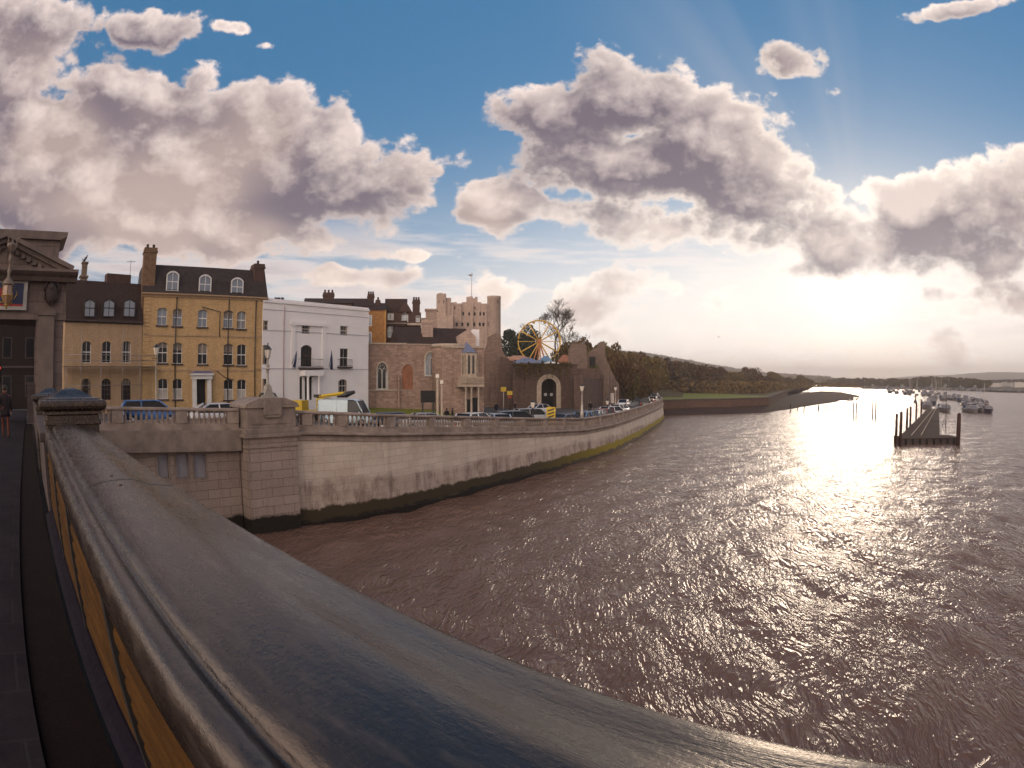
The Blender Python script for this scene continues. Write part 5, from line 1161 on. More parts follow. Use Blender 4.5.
# gate bastion with the round arch
D0 = 99; G0_ = at(513, 380, D0); G1_ = at(577, 380, D0+2); fg = Fac(G0_, G1_, 2.7)
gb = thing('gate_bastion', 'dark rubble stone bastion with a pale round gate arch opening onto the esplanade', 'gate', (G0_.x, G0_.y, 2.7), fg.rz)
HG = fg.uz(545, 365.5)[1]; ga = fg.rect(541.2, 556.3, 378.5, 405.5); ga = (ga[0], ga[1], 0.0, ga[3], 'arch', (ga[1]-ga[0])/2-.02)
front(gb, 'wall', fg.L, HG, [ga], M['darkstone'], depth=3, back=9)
mb = MB(); hood(mb, ga, .75, -.15); mb.box(ga[0]-.75, ga[0], -.15, .02, 0, ga[3]-ga[5]); mb.box(ga[1], ga[1]+.75, -.15, .02, 0, ga[3]-ga[5]); mb.build('arch_surround', M['dressed'], gb)
mb = MB(); mb.box(ga[0], ga[1], 2.9, 3.1, 0, ga[3]); mb.build('gate_doors', M['dark'], gb)
for k, x in enumerate((545.5, 551.5)):
    u, z = fg.uz(x, 394.5, 2.85); mb = MB(); mb.lathe([(.28,-.03),(.28,.03)], (0,0,0), 12); mb.v = [(u+a, 2.85+c, z+b) for a, b, c in mb.v]; mb.build('round_sign', M['white'], gb)
mb = MB(); mb.box(-.1, fg.L+.1, -.15, .9, HG, HG+.25); n = 0; mb.build('coping', M['soot'], gb)
# castle terrace carrying the funfair
mb = MB(); a, b, c, d = at(500,380,108), at(600,380,108), at(596,380,210), at(486,380,210); mb.plate([(v.x, v.y) for v in (a,b,c,d)], 2.5, HG+2.7-.35); tag(mb.build('castle_terrace', M['darkstone']), kind='structure')
# ruined round towers to the right
o, fc_ = ruin('ruined_tower', 'ruined stone tower stump behind the gate bastion, nearer the wheel', [(568.0,372),(568.6,349),(571,345.5),(574,344.6),(577,343),(581,343.4),(585,344.2),(586.6,346),(587.4,362)], 108, M['midstone'], 4, jag=.3)
o, fc_ = ruin('ruined_tower', 'tall ruined stone tower with a dark window opening above the sloping wall', [(587.6,358),(588.4,353),(591,352),(594,350),(597.0,349),(597.6,343.5),(600,342),(603,342),(604.6,345),(605.4,355),(607,362),(609.5,367),(612,373),(616,379),(619,384)], 114, M['midstone'], 5, jag=.35)
u, z = fc_.uz(592.5, 362.5); mb = MB(); mb.box(u-.55, u+.55, -.05, .3, z-1.2, z+1.1); mb.build('opening', M['dark'], o)
o, fc_ = ruin('sloping_wall', 'long rough castle wall sloping down beside the row of parked coaches', [(583,375),(590,378),(603,380),(612,384),(622,388),(632,392)], 96, M['darkstone'], 1.5, skew=42)
mb = MB()
u, z = fc_.uz(604, 372); mb.prism([(u-.9, 0), (u+1.2, 0), (u+.3, z), (u-.2, z)], -1.0, 0); mb.build('buttress', M['midstone'], o)
# ------------------------------------------------------------------ funfair
ctr = at(539.3, 341.5, 150); rad = 5.3
fw = thing('ferris_wheel', 'yellow and red ferris wheel standing on the castle terrace', 'ferris wheel', (ctr.x, ctr.y, ctr.z), -math.atan2(ctr.x, ctr.y)*.2)
M['wyel'] = mat('wheel yellow', (.66,.40,.05), .5, .2, 2); M['wred'] = mat('wheel red', (.45,.07,.03), .5, .2, 2); M['wwhite'] = mat('faded rim white', (.45,.40,.36), .6, .2)
for y in (-.7, .7):
    mb = MB(); mb.tube([(rad*math.cos(k*math.pi/16), y, rad*math.sin(k*math.pi/16)) for k in range(33)], .13, 5, cap=False); mb.build('rim', M['wyel'], fw)
for k in range(12):
    a = k*math.pi/6; mb = MB()
    for y in (-.7, .7): mb.tube([(.3*math.cos(a), y*.8, .3*math.sin(a)), (rad*math.cos(a), y, rad*math.sin(a))], .14 if k % 3 else .05, 5)
    mb.tube([(rad*math.cos(a), -.7, rad*math.sin(a)), (rad*math.cos(a), .7, rad*math.sin(a))], .07, 4)
    mb.build('spoke', M['wyel'], fw)
for k in range(12):
    a = k*math.pi/6+.26; mb = MB(); x, z = rad*math.cos(a), rad*math.sin(a)-.55
    mb.box(x-.28, x+.28, -.4, .4, z-.05, z+.25, top=(x-.38, x+.38, -.5, .5)); mb.tube([(x, -.6, z), (x, -.6, z+.55), (x, .6, z+.55), (x, .6, z)], .03, 4); mb.build('gondola', M['wyel'], fw)
mb = MB(); base = -(ctr.z-(HG+2.4))
for y in (-1.3, 1.3):
    for s in (-1, 1): mb.tube([(0, y*.7, 0), (s*2.2, y, base)], .16, 5)
    for s in (-.6, .6): mb.tube([(0, y*.7, 0), (s, y, base)], .10, 5)
mb.lathe([(.5,-.1),(.5,.1)], (0,0,0), 16); mb.v[-32:] = [(a, -1.0+c, b) for a, b, c in mb.v[-32:]]; mb.build('frame', mat('faded orange steel', (.42,.16,.05), .6, .2), fw)
M['orng'] = mat('faded orange canvas', (.42,.22,.14), .8, .3, .8); M['bluec'] = mat('blue grey canvas', (.16,.19,.30), .8, .3, .8); M['pinkc'] = mat('pink canvas', (.55,.34,.28), .8, .2, .8)
def canopy(label, px0, px1, pyt, pyb, D, m, posts=True):
    c = at((px0+px1)/2, pyb, D); w = (px1-px0)/600*D/2; h = (pyb-pyt)/600*D; zg = HG+2.4-.1; o = thing('fair_stall', label, 'fair stall', (c.x, c.y, zg), -math.atan2(c.x, c.y)); zb_ = c.z-zg
    mb = MB(); mb.box(-w, w, -2.5, 2.5, zb_, zb_+.3); mb.add([(-w,-2.5,zb_+.3),(w,-2.5,zb_+.3),(w,2.5,zb_+.3),(-w,2.5,zb_+.3),(-w*.3,0,zb_+h),(w*.3,0,zb_+h)], [(0,1,5,4),(1,2,5),(2,3,4,5),(3,0,4)]); mb.build('canopy', m, o)
    mb = MB(); mb.box(-w*.85, w*.85, -1.8, 1.8, 0, max(zb_-.01, .3)); mb.build('booth', M['bluec'], o); return o
canopy('broad faded orange fairground canopy at the left foot of the wheel', 503, 533, 355.5, 361, 122, M['orng'])
canopy('long blue grey canvas stall in front of the wheel', 513, 541, 358, 364, 115, M['bluec'])
canopy('bright blue booth at the foot of the wheel', 539.5, 552, 356, 362, 116, mat('bright blue canvas', (.14,.24,.36), .7, .2))
canopy('small white roofed stall on the wall edge right of the wheel', 543, 559, 361.5, 365, 112, M['white'])
canopy('red and orange fair stall near the ruined tower', 558, 572, 355, 363, 118, mat('red orange canvas', (.32,.13,.07), .8, .3, .8))
# ------------------------------------------------------------------ vehicles
def paint(name, c): return mat(name, c, .3, .1, 2, spec=.6, coat=.6)
M['cwhite'] = paint('white car paint', (.62,.62,.64)); M['csilver'] = paint('silver car paint', (.33,.34,.36)); M['cblack'] = paint('black car paint', (.018,.018,.02)); M['cblue'] = paint('bright blue car paint', (.05,.16,.42)); M['cnavy'] = paint('dark blue car paint', (.03,.05,.11)); M['cred'] = paint('red car paint', (.28,.02,.018)); M['cyan'] = paint('pale blue car paint', (.30,.40,.50)); M['vwhite'] = paint('pale van paint', (.50,.62,.68))
M['hl'] = mat('headlight glass', (.6,.6,.6), .1, .1, spec=1); M['tl'] = mat('tail light', (.35,.015,.01), .2, .1)
M['plate'] = mat('number plate', (.6,.55,.3), .5, .1)
def make_car(kind, body, label, loc, rz, group='cars along the esplanade'):
    L, W, Hh, hood_, sc0, sc1, rf0, rf1 = {'hatch': (4.0,1.74,1.48,.95,.62,1.25,-1.55,-1.95), 'saloon': (4.5,1.78,1.43,.92,.55,1.2,-1.0,-1.75), 'suv': (4.6,1.88,1.72,1.08,.75,1.35,-1.85,-2.2), 'van': (5.3,1.98,2.35,1.15,1.35,1.95,-2.5,-2.6)}[kind]
    o = thing('parked_car' if kind != 'van' else 'parked_van', label, 'car' if kind != 'van' else 'van', loc, rz, group)
    l, w = L/2, W/2; sh = hood_
    # side profile (x forward), body to the shoulder line
    secs = [(-l, .35, sh-.12, .86), (-l+.12, .22, sh-.02, .95), (-l+.6, .2, sh, 1), (rf1+.3, .2, sh, 1), (0, .2, sh-.02, 1), (sc1, .2, sh-.04, 1), (l-.7, .2, sh-.12, .99), (l-.2, .24, sh-.25, .92), (l, .36, sh-.36, .82)]
    mb = MB(); vs = []
    for x, zb_, zt_, k in secs:
        ww = w*k; vs += [(x,-ww+.06,zb_),(x,-ww,zb_+.15),(x,-ww,zt_-.14),(x,-ww+.07,zt_),(x,ww-.07,zt_),(x,ww,zt_-.14),(x,ww,zb_+.15),(x,ww-.06,zb_)]
    n = len(secs); mb.add(vs, [(i*8+k, (i+1)*8+k, (i+1)*8+(k+1)%8, i*8+(k+1)%8) for i in range(n-1) for k in range(8)]+[tuple(range(8)), tuple((n-1)*8+k for k in reversed(range(8)))], True)
    # roof panel and pillars
    tw = w*.76; P = [(sc1, w*.90, sh-.03), (sc0, tw, Hh-.06), (sc0-.35, tw, Hh), (rf0, tw, Hh-.02), (rf1, w*.88, sh)] if kind != 'van' else [(sc1, w*.92, sh-.03), (sc0, w*.86, Hh-.12), (sc0-.35, w*.88, Hh), (rf0, w*.88, Hh), (rf1, w*.94, sh)]
    r = []
    for x, ww, z in P[1:4]: r += [(x,-ww,z-.05),(x,-ww+.1,z),(x,ww-.1,z),(x,ww,z-.05)]
    mb.add(r, [(i*4+k, (i+1)*4+k, (i+1)*4+k+1, i*4+k+1) for i in range(2) for k in range(3)], True)
    for s in (-1, 1):
        for (a, b, t) in ((P[0], P[1], .05), (P[4], P[3], .07)): mb.tube([(a[0], s*a[1], a[2]), (b[0], s*b[1], b[2]-.03)], t, 5)
        xm = (P[1][0]+P[3][0])/2-.1; mb.tube([(xm, s*w*.95, sh-.02), (xm-.02, s*P[2][1], Hh-.06)], .045, 5)
        if kind == 'van': mb.add([(sc0-.9, s*w*.985, sh-.1), (rf1+.02, s*w*.985, sh-.1), (rf0+.02, s*P[3][1]*1.005, Hh-.06), (sc0-.9, s*P[2][1]*1.005, Hh-.06)], [(0,1,2,3)])
    mb.build('body', body, o)
    mb = MB(); g = [(x, ww*.985, z-.03) for x, ww, z in P]; g[0] = (g[0][0], g[0][1], sh-.06); g[4] = (g[4][0], g[4][1], sh-.05)
    vs = [(x, -ww, z) for x, ww, z in g]+[(x, ww, z) for x, ww, z in g]
    mb.add(vs, [(0,1,2,3,4), (9,8,7,6,5), (0,5,6,1), (1,6,7,2), (2,7,8,3), (3,8,9,4), (4,9,5,0)]); mb.build('windows', M['glass'], o)
    for sx in (l-.82, -l+.82):
        for sy in (-1, 1):
            mb = MB(); R_ = .32 if kind != 'suv' else .37
            mb.lathe([(R_*.6,-.11),(R_*.95,-.11),(R_,-.06),(R_,.06),(R_*.95,.11),(R_*.6,.11)], (0,0,0), 14); mb.v = [(sx+a, sy*(w-.1)+c, R_+b) for a, b, c in mb.v]; wh = mb.build('wheel', M['rubber'], o)
            mb = MB(); mb.lathe([(.02,-.02),(R_*.62,-.02),(R_*.62,.02),(.02,.02)], (0,0,0), 12); mb.v = [(sx+a, sy*(w+.005)+c, R_+b) for a, b, c in mb.v]; mb.build('rim', M['alloy'], wh)
    for sy in (-1, 1):
        mb = MB(); mb.box(l-.16, l-.02, sy*w*.62-.16, sy*w*.62+.16, sh-.46, sh-.32); mb.build('headlight', M['hl'], o)
        mb = MB(); mb.box(-l-.005, -l+.1, sy*w*.72-.12, sy*w*.72+.12, sh-.42, sh-.14); mb.build('tail_light', M['tl'], o)
        mb = MB(); mb.box(sc1-.35, sc1-.2, sy*(w+.08)-.07, sy*(w+.08)+.07, sh-.02, sh+.11); mb.build('mirror', body, o)
    mb = MB(); mb.box(-l-.02, -l+.01, -.26, .26, sh-.5, sh-.39); mb.build('number_plate', M['plate'], o)
    return o
def dq_(px):
    q = min(QUAY, key=lambda q: abs(math.degrees(math.atan2(q.x, q.y))-azel(px, 410)[0])); return q.xy.length
def car(kind, body, px, D, head, label, py=400, **k):
    D = max(D*1.06, dq_(px)+4.6) if px > 300 and kind != 'van' else D
    p = at(px, py, D); z = hgt(p.x, p.y)+.01; return make_car(kind, M[body], label, (p.x, p.y, z), R(head), **k)
car('hatch', 'cblue', 150, 36.5, 38, 'bright blue hatchback seen through the abutment balusters, left of the pier')
car('saloon', 'cwhite', 222, 35.2, 42, 'white saloon low behind the abutment balusters beside the granite pier')
car('van', 'vwhite', 347, 55.5, -8, 'pale blue white panel van parked behind the river wall balustrade')
car('hatch', 'cwhite', 277, 55, 30, 'white car half hidden behind the right side of the granite pier')
car('hatch', 'cnavy', 396, 47, 15, 'dark blue hatchback between the pale van and the black sign board', py=408)
car('saloon', 'csilver', 428, 44.5, 20, 'silver saloon roof just showing below the black sign board', py=408)
car('hatch', 'cwhite', 475, 45, 60, 'white hatchback beside a silver blue one, under the stone oriel', py=408)
car('hatch', 'cyan', 496, 47, 110, 'silver blue car with a big windscreen, right of the white hatchback', py=408)
car('suv', 'cblack', 516, 48.5, 25, 'black off road car in front of the gate bastion', py=408)
car('saloon', 'cwhite', 541, 79, 40, 'white car standing before the round gate arch', py=405)
car('suv', 'csilver', 533, 62, 20, 'silver grey car between the black off road car and the gate', py=405)
car('saloon', 'cnavy', 567, 53, 48, 'dark blue saloon right of the yellow chevron board', py=410)
car('hatch', 'cblue', 588, 56.5, 55, 'mid blue hatchback behind the lamp post on the balustrade', py=410)
car('hatch', 'csilver', 598, 63, 62, 'pale silver hatchback between the blue and the red cars', py=408)
car('hatch', 'cred', 604.5, 66, 50, 'dark red hatchback parked by the balustrade', py=408)
car('hatch', 'cwhite', 613, 72, 40, 'white hatchback just beyond the red car', py=405)
car('hatch', 'cwhite', 620, 78, 55, 'white hatchback in front of the coach row', py=405)
car('saloon', 'cwhite', 624, 97, 70, 'white car driving towards the bridge on the open road', py=400)
car('suv', 'cblack', 646, 96, 72, 'dark green black off road car on the pale road', py=400)
far = [(650, 100, 'cred', 'red'), (652, 106, 'csilver', 'silver'), (653.5, 113, 'cwhite', 'white'), (654, 121, 'cred', 'dark red'), (655, 130, 'csilver', 'grey'), (655.5, 140, 'cnavy', 'navy')]
proto_far = None
for i, (x, D, m_, nm) in enumerate(far):
    car('hatch', m_, x, D, 70, f'{nm} car number {["nearest","second","third","fourth","fifth","farthest"][i]} in the row against the curving wall'.replace(' number', ','), py=396)
for i, (x, D, m_) in enumerate(((622, 160, 'cwhite'), (627, 170, 'cnavy'), (633, 158, 'csilver'), (638, 172, 'cblack'), (644, 165, 'cnavy'), (629.5, 140, 'cwhite'))):
    p = at(x, 392, D); car('hatch', m_, x, D, 60+i*9, ['white car far off by the trees at the wall end', 'navy car beside the far white one, under the trees', 'silver car in the middle of the far car park', 'black car at the far end of the pale road', 'dark blue car nearest the lawn', 'white car at the near edge of the far car park'][i], py=394)
# coaches parked nose to tail along the castle wall
M['coach'] = mat('cream and red coach paint', (.50,.42,.38), .4, .1, 2, coat=.4)
for i in range(5):
    p = at(609.5+i*3.7, 396, 112+i*14); z = hgt(p.x, p.y); q = at(609.5+(i+1)*3.7, 396, 112+(i+1)*14); a = math.atan2(q.y-p.y, q.x-p.x)
    o = thing('coach', ['red striped coach nearest the bastion', 'second coach in the row along the castle wall', 'middle coach of the row along the castle wall', 'fourth coach in the row along the castle wall', 'farthest coach of the row, by the trees'][i], 'coach', (p.x, p.y, z), a, 'coaches parked along the castle wall'); o.scale = (.75, .75, .72)
    mb = MB(); mb.box(0, 11, -1.2, 1.2, .4, 3.1, top=(.15, 10.9, -1.1, 1.1)); mb.build('body', M['coach'], o, bevel=.15)
    mb = MB(); mb.box(.6, 10.6, -1.24, 1.24, 1.5, 2.5, top=(.7, 10.5, -1.16, 1.16)); mb.build('windows', M['glass'], o)
    mb = MB(); 
    for k in range(4): mb.prism([(1+k*2.6, .7), (1.8+k*2.6, .7), (2.6+k*2.6, 1.4), (1.8+k*2.6, 1.4)], -1.235, 1.235)
    tag(mb.build('stripes', M['cred'], o), kind='stuff')
    for x in (2, 8.6):
        for s in (-1, 1): mb = MB(); mb.lathe([(.5,-.12),(.5,.12)], (0,0,0), 12); mb.v = [(x+a_, s*1.1+c, .5+b) for a_, b, c in mb.v]; mb.build('wheel', M['rubber'], o)
# maintenance truck with boom behind the van
p = at(322, 400, 58.5); z = hgt(p.x, p.y)+.02; tk = thing('boom_truck', 'yellow truck with a folded boom arm and black striped rear, behind the pale van', 'truck', (p.x, p.y, z), R(-4))
def tl_(px, py): d = at(px, py, 58.5); v = Matrix.Rotation(R(4), 4, 'Z') @ (d-Vector((p.x, p.y, z))); return v
v0, v1 = tl_(318, 398), tl_(326, 411); mb = MB(); mb.box(v0.x, v1.x, -.6, 1.2, .5, v0.z); mb.build('chequered_board', M['yellow'], tk)
mb = MB(); n = 5
for k in range(n):
    for j in (0, 1):
        x0 = v0.x+(v1.x-v0.x)*j/2; zz0 = .55+(v0.z-.6)*k/n; h_ = (v0.z-.6)/n; mb.add([(x0+.03,-.62,zz0),(x0+.17,-.62,zz0),(x0+.36,-.62,zz0+h_*.8),(x0+.2,-.62,zz0+h_*.8)], [(0,1,2,3)])
mb.build('board_marks', M['iron'], tk)
a_, b_, c_ = tl_(319, 396.5), tl_(340, 393.8), tl_(346, 393)
mb = MB(); mb.tube([a_, b_, c_], [.16,.20,.16], 6, smooth=False); mb.build('boom', M['yellow'], tk)
d_, e_ = tl_(337, 396.5), tl_(355, 391.8); mb = MB(); mb.tube([d_, (d_+e_)/2+Vector((0,0,-.05)), e_], [.12,.34,.16], 6, smooth=False); mb.build('bucket_arm', M['iron'], tk)
a2 = tl_(318, 394.5); mb = MB(); mb.box(a2.x-.15, a2.x+.15, -.2, .2, .5, a2.z); mb.box(a2.x-.45, a2.x+.3, -.2, .2, a2.z-.3, a2.z); mb.build('mast', M['iron'], tk)
mb = MB(); mb.box(v0.x-3.2, v1.x, -.5, 1.2, .5, .95); mb.box(v0.x-3.2, v0.x-1.6, -.5, 1.2, .95, 1.9); mb.build('chassis', M['yellow'], tk)
for x in (v0.x-2.6, v0.x-.3): 
    for y in (-.5, 1.0): mb = MB(); mb.lathe([(.42,-.14),(.42,.14)], (0,0,0), 12); mb.v = [(x+q_, y+c, .42+b) for q_, b, c in mb.v]; mb.build('wheel', M['rubber'], tk)
# ------------------------------------------------------------------ signs, lamp posts, street things
def at_g(px, D): p = at(px, 400, D); return Vector((p.x, p.y, hgt(p.x, p.y)))
def face(p): return -math.atan2(p.x, p.y)
g = at_g(428, 52); bs = thing('notice_board', 'large black notice board on two posts in front of the stone hall', 'sign', g, face(g)); zt = at(428, 390.5, 52).z-g.z; zb_ = at(428, 402.5, 52).z-g.z
mb = MB(); w_ = 7.4/600*52; mb.box(-w_, w_, -.06, .06, zb_, zt); mb.build('board', M['dark'], bs)
for s in (-1, 1): mb = MB(); mb.box(s*w_*.72-.07, s*w_*.72+.07, -.05, .05, 0, zb_-.001); mb.build('post', M['iron'], bs)
g = at_g(551, 54.6); cvb = thing('chevron_board', 'yellow and black chevron board above the balustrade, in front of the dark saloon', 'sign', g, face(g)); zt = at(551, 407, 54.6).z-g.z; w_ = 4.4/600*54.6
mb = MB(); mb.box(-w_, w_, -.03, .03, .15, zt); mb.build('board', M['yellow'], cvb); mb = MB()
for k in range(4):
    z0 = zt-.22-k*.3
    for s in (-1, 1): mb.add([(0,-.035,z0),(s*w_*.8,-.035,z0-.25*0+.0),(s*w_*.8,-.035,z0),(0,-.035,z0)], [])
    mb.add([(-w_*.75,-.034,z0-.22),(-w_*.75,-.034,z0-.08),(w_*.75,-.034,z0+.12),(w_*.75,-.034,z0-.02)], [(0,3,2,1)])
mb.build('stripes', M['iron'], cvb)
mb = MB(); mb.box(-w_*.8, -w_*.6, .04, .1, 0, zt*.9); mb.box(w_*.6, w_*.8, .04, .1, 0, zt*.9); mb.build('frame', M['iron'], cvb)
for i, (x, y0, y1, D, lab) in enumerate(((503.5, 387, 391.5, 80, 'upper yellow diversion sign on the dark post by the gate'), (509.8, 391, 395, 80, 'lower yellow sign with a red strip, right of the upper one'))):
    g = at_g(x, D); o = thing('road_sign', lab, 'sign', g, face(g)); zt = at(x, y0, D).z-g.z; zb_ = at(x, y1, D).z-g.z; w_ = 2.7/600*D
    mb = MB(); mb.box(-w_, w_, -.04, 0, zb_, zt); mb.build('board', M['yellow'], o); mb = MB(); mb.tube([(0, .06, 0), (0, .06, zt)], .06, 6); mb.build('post', M['offwhite'] if i == 0 else M['iron'], o)
    if i: mb = MB(); mb.box(-w_*.6, w_*.6, -.04, 0, zb_-.42, zb_-.12); mb.build('red_plate', M['red'], o)
def street_lamp(px, D, pyt, label, post=M['cream'], base=None, z=None):
    g = at_g(px, D); 
    if z is not None: g.z = z
    o = thing('street_lamp', label, 'street lamp', g, face(g), None); h = at(px, pyt, D).z-g.z; r = h/8
    mb = MB(); mb.lathe([(.16,0),(.16,.5),(.11,.6),(.10,1.2),(.065,1.3),(.05,h-.75),(.09,h-.72),(.05,h-.66)], n=10); mb.build('post', post, o)
    mb = MB(); mb.lathe([(.12,h-.66),(.23,h-.2)], n=6, smooth=False); mb.build('lantern', M['opal'], o)
    mb = MB(); mb.lathe([(.26,h-.2),(.26,h-.16),(.08,h-.03),(.02,h+.06)], n=6, smooth=False); mb.build('lantern_cap', M['iron'], o); mb = MB(); mb.box(-.3,.3,-.02,.02,h-.95,h-.91); mb.build('ladder_bar', M['iron'], o); return o
street_lamp(156.3, 42, 344.5, 'cream street lamp in front of the left half of the tall yellow house')
bq = min(QUAY, key=lambda q: abs(math.degrees(math.atan2(q.x, q.y))-azel(582, 400)[0]))
street_lamp(582, bq.xy.length-.1, 384, 'pale lamp post rising from the balustrade above the river wall', z=bq.z-.02)
street_lamp(615.5, 82, 385.5, 'slim lamp post beside the coach row', M['cream'])
g = at_g(607.5, 69); street_lamp(607.5, 72, 399, 'short dark lamp post behind the red car', M['iron'])
g = at_g(533, 47); street_lamp(533, 52, 400, 'short dark post with a small lantern behind the balustrade left of the chevron board', M['iron'])
for i, (x, D, y) in enumerate(((437.5, 60, 374), (441.8, 62, 380))):
    g = at_g(x, D); o = thing('flag_mast', ['taller pale mast beside the black notice board', 'shorter pale mast right of the taller mast'][i], 'pole', g, 0); h = at(x, y, D).z-g.z
    mb = MB(); mb.lathe([(.22,0),(.22,.5),(.12,.7),(.11,h-.4)], n=8); mb.build('pole', M['dressed'], o); mb = MB(); mb.box(-.16,.16,-.16,.16,h-.4,h); mb.build('lamp_head', M['opal'], o)
# ------------------------------------------------------------------ street beyond the portal
bb_ = br(62, -4, 0); M['darkbrick'] = masonry('near black brick', (.022,.014,.012), (.016,.011,.010), (.012,.010,.009), .225, .075, .01, .4, .3, .95)  # very dark brick for the terrace behind the opening
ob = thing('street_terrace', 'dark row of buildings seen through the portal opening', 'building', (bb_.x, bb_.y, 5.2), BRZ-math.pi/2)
mb = MB(); mb.box(-14, 8.6, 0, 8, 0, 9.5); mb.build('wall', M['darkbrick'], ob)
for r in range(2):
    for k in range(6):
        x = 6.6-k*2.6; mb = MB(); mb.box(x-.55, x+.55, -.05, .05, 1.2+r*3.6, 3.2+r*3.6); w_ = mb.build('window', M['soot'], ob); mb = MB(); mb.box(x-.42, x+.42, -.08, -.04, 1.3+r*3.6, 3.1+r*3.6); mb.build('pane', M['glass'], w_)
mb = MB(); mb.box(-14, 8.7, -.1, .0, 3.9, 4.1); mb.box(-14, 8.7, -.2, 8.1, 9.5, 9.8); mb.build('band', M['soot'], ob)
g = br(34, -1.9, 5.35); tlg = thing('traffic_light', 'traffic light glowing red beyond the portal', 'traffic light', g, BRZ-math.pi/2)
M['redlamp'] = mat('lit red lamp', (.6,.02,.01), .4, .1, emit=((1, .05, .02), 2.5))
hz = at(8, 368, g.xy.length).z-g.z; mb = MB(); mb.tube([(0,0,0),(0,0,hz+.3)], .06, 6); mb.build('post', M['iron'], tlg); mb = MB(); mb.box(-.16,.16,-.2,-.07,hz-.75,hz+.25); mb.build('signal_head', M['dark'], tlg); mb = MB(); mb.ball((0,-.2,hz), .085); mb.build('red_lamp', M['redlamp'], tlg)
# ------------------------------------------------------------------ people
M['skin'] = mat('skin', (.42,.25,.18), .6, .1); M['coat'] = mat('dark coat', (.025,.018,.022), .9, .2); M['trous'] = mat('dark red brown trousers', (.16,.045,.03), .9, .2); M['hair'] = mat('dark hair', (.02,.013,.01), .8, .2); M['jeans'] = mat('dark jeans', (.03,.035,.06), .9, .2)
def person(label, loc, rz, coat='coat', legs='jeans', h=1.72, stride=.28, swing=.25):
    s = h/1.75; me = bpy.data.meshes.new('person')
    V = [(0,0,.93),(0,0,1.10),(.0,.01,1.30),(0,.02,1.44),(0,.02,1.52),(0,.05,1.60),(0,.05,1.68), # spine, neck, head
         (-.10,0,.90),(-.11,stride*.55,.50),(-.11,stride*.75,.09),(-.11,stride*.75+.16,.04), (.10,0,.90),(.11,-stride*.25,.50),(.11,-stride*.9,.13),(.11,-stride*.9+.13,.04),
         (-.17,.02,1.41),(-.23,-swing*.5,1.15),(-.24,-swing*.5,.92),(-.235,-swing*.4,.80), (.17,.02,1.41),(.23,swing*.4,1.15),(.24,swing*.9,.95),(.235,swing*1.15,.85)]
    Rr = [.15,.13,.16,.10,.055,.085,.08, .09,.062,.042,.045,.09,.062,.042,.045, .062,.048,.036,.034,.062,.048,.036,.034]
    E = [(0,1),(1,2),(2,3),(3,4),(4,5),(5,6),(0,7),(7,8),(8,9),(9,10),(0,11),(11,12),(12,13),(13,14),(3,15),(15,16),(16,17),(17,18),(3,19),(19,20),(20,21),(21,22)]
    me.from_pydata([tuple(Vector(v)*s) for v in V], E, []); o = bpy.data.objects.new('person', me); C.objects.link(o)
    me.materials.append(M[legs])
    sk = o.modifiers.new('skin', 'SKIN'); 
    for i, d in enumerate(me.skin_vertices[0].data if me.skin_vertices else []): d.radius = (Rr[i]*s, Rr[i]*s*.8)
    if not me.skin_vertices: pass
    me.skin_vertices[0].data[0].use_root = True
    sd = o.modifiers.new('subd', 'SUBSURF'); sd.levels = 2; sd.render_levels = 2
    o.location = loc; o.rotation_euler.z = rz; tag(o, label, 'person')
    def piece(nm, mb, m): mb.v = [tuple(Vector(v)*s) for v in mb.v]; return mb.build(nm, M[m], o)
    mb = MB(); mb.lathe([(.20,.72),(.185,.85),(.155,1.05),(.18,1.25),(.19,1.38),(.12,1.47),(.075,1.51)], n=14); mb.v = [(x*1.08, y*.72+.01, z) for x, y, z in mb.v]; 
    for sd_ in (-1, 1):
        pts = [V[15],V[16],V[17]] if sd_ < 0 else [V[19],V[20],V[21]]; mb.tube(pts, [.085,.065,.052], 8)
    piece('coat', mb, coat)
    mb = MB(); mb.ball((0,.045,1.645), .098, 1.22, 14, 10); piece('head_skin', mb, 'skin'); 
    mb = MB(); mb.ball((0,.015,1.675), .108, 1.08, 12, 8); piece('hair', mb, 'hair')
    mb = MB(); mb.tube([(0,.135,1.66),(0,.165,1.625),(0,.145,1.615)], [.012,.02,.01], 5); piece('nose', mb, 'skin')
    for sd_, w_ in ((-1, V[18]), (1, V[22])):
        mb = MB(); x, y, z = w_; mb.tube([(x,y,z+.03),(x,y+.01,z-.03),(x,y+.015,z-.075)], [.028,.036,.03], 7)
        for k in range(4): a = (k-1.5)*.017; mb.tube([(x+.0,y+.015+a,z-.07),(x-.0,y+.02+a,z-.115),(x-sd_*.01,y+.025+a,z-.15+abs(k-1.5)*.008)], [.009,.008,.006], 5)
        mb.tube([(x-sd_*.02,y+.03,z-.02),(x-sd_*.03,y+.055,z-.06),(x-sd_*.03,y+.06,z-.09)], [.012,.01,.008], 5); piece('hand', mb, 'skin')
    for fx, fy in ((-.11, stride*.75), (.11, -stride*.9)):
        mb = MB(); mb.tube([(fx,fy-.06,.05),(fx,fy+.06,.05),(fx,fy+.17,.035)], [.045,.05,.035], 8); piece('shoe', mb, 'hair')
    return o
pz = FZ-.0105*21.5
person('person in a dark coat and reddish trousers walking away on the bridge footway', br(21.3, -.98, pz), BRZ-math.pi/2, 'coat', 'trous', 1.68, .22)
g = at_g(589.2, 86); person('person in dark clothes standing by the foot of the bastion, left of a pair', g, 1.2, stride=.1)
g = at_g(591, 86.5); person('person in dark clothes standing by the foot of the bastion, right of a pair', g, 2.0, stride=.1, h=1.66)
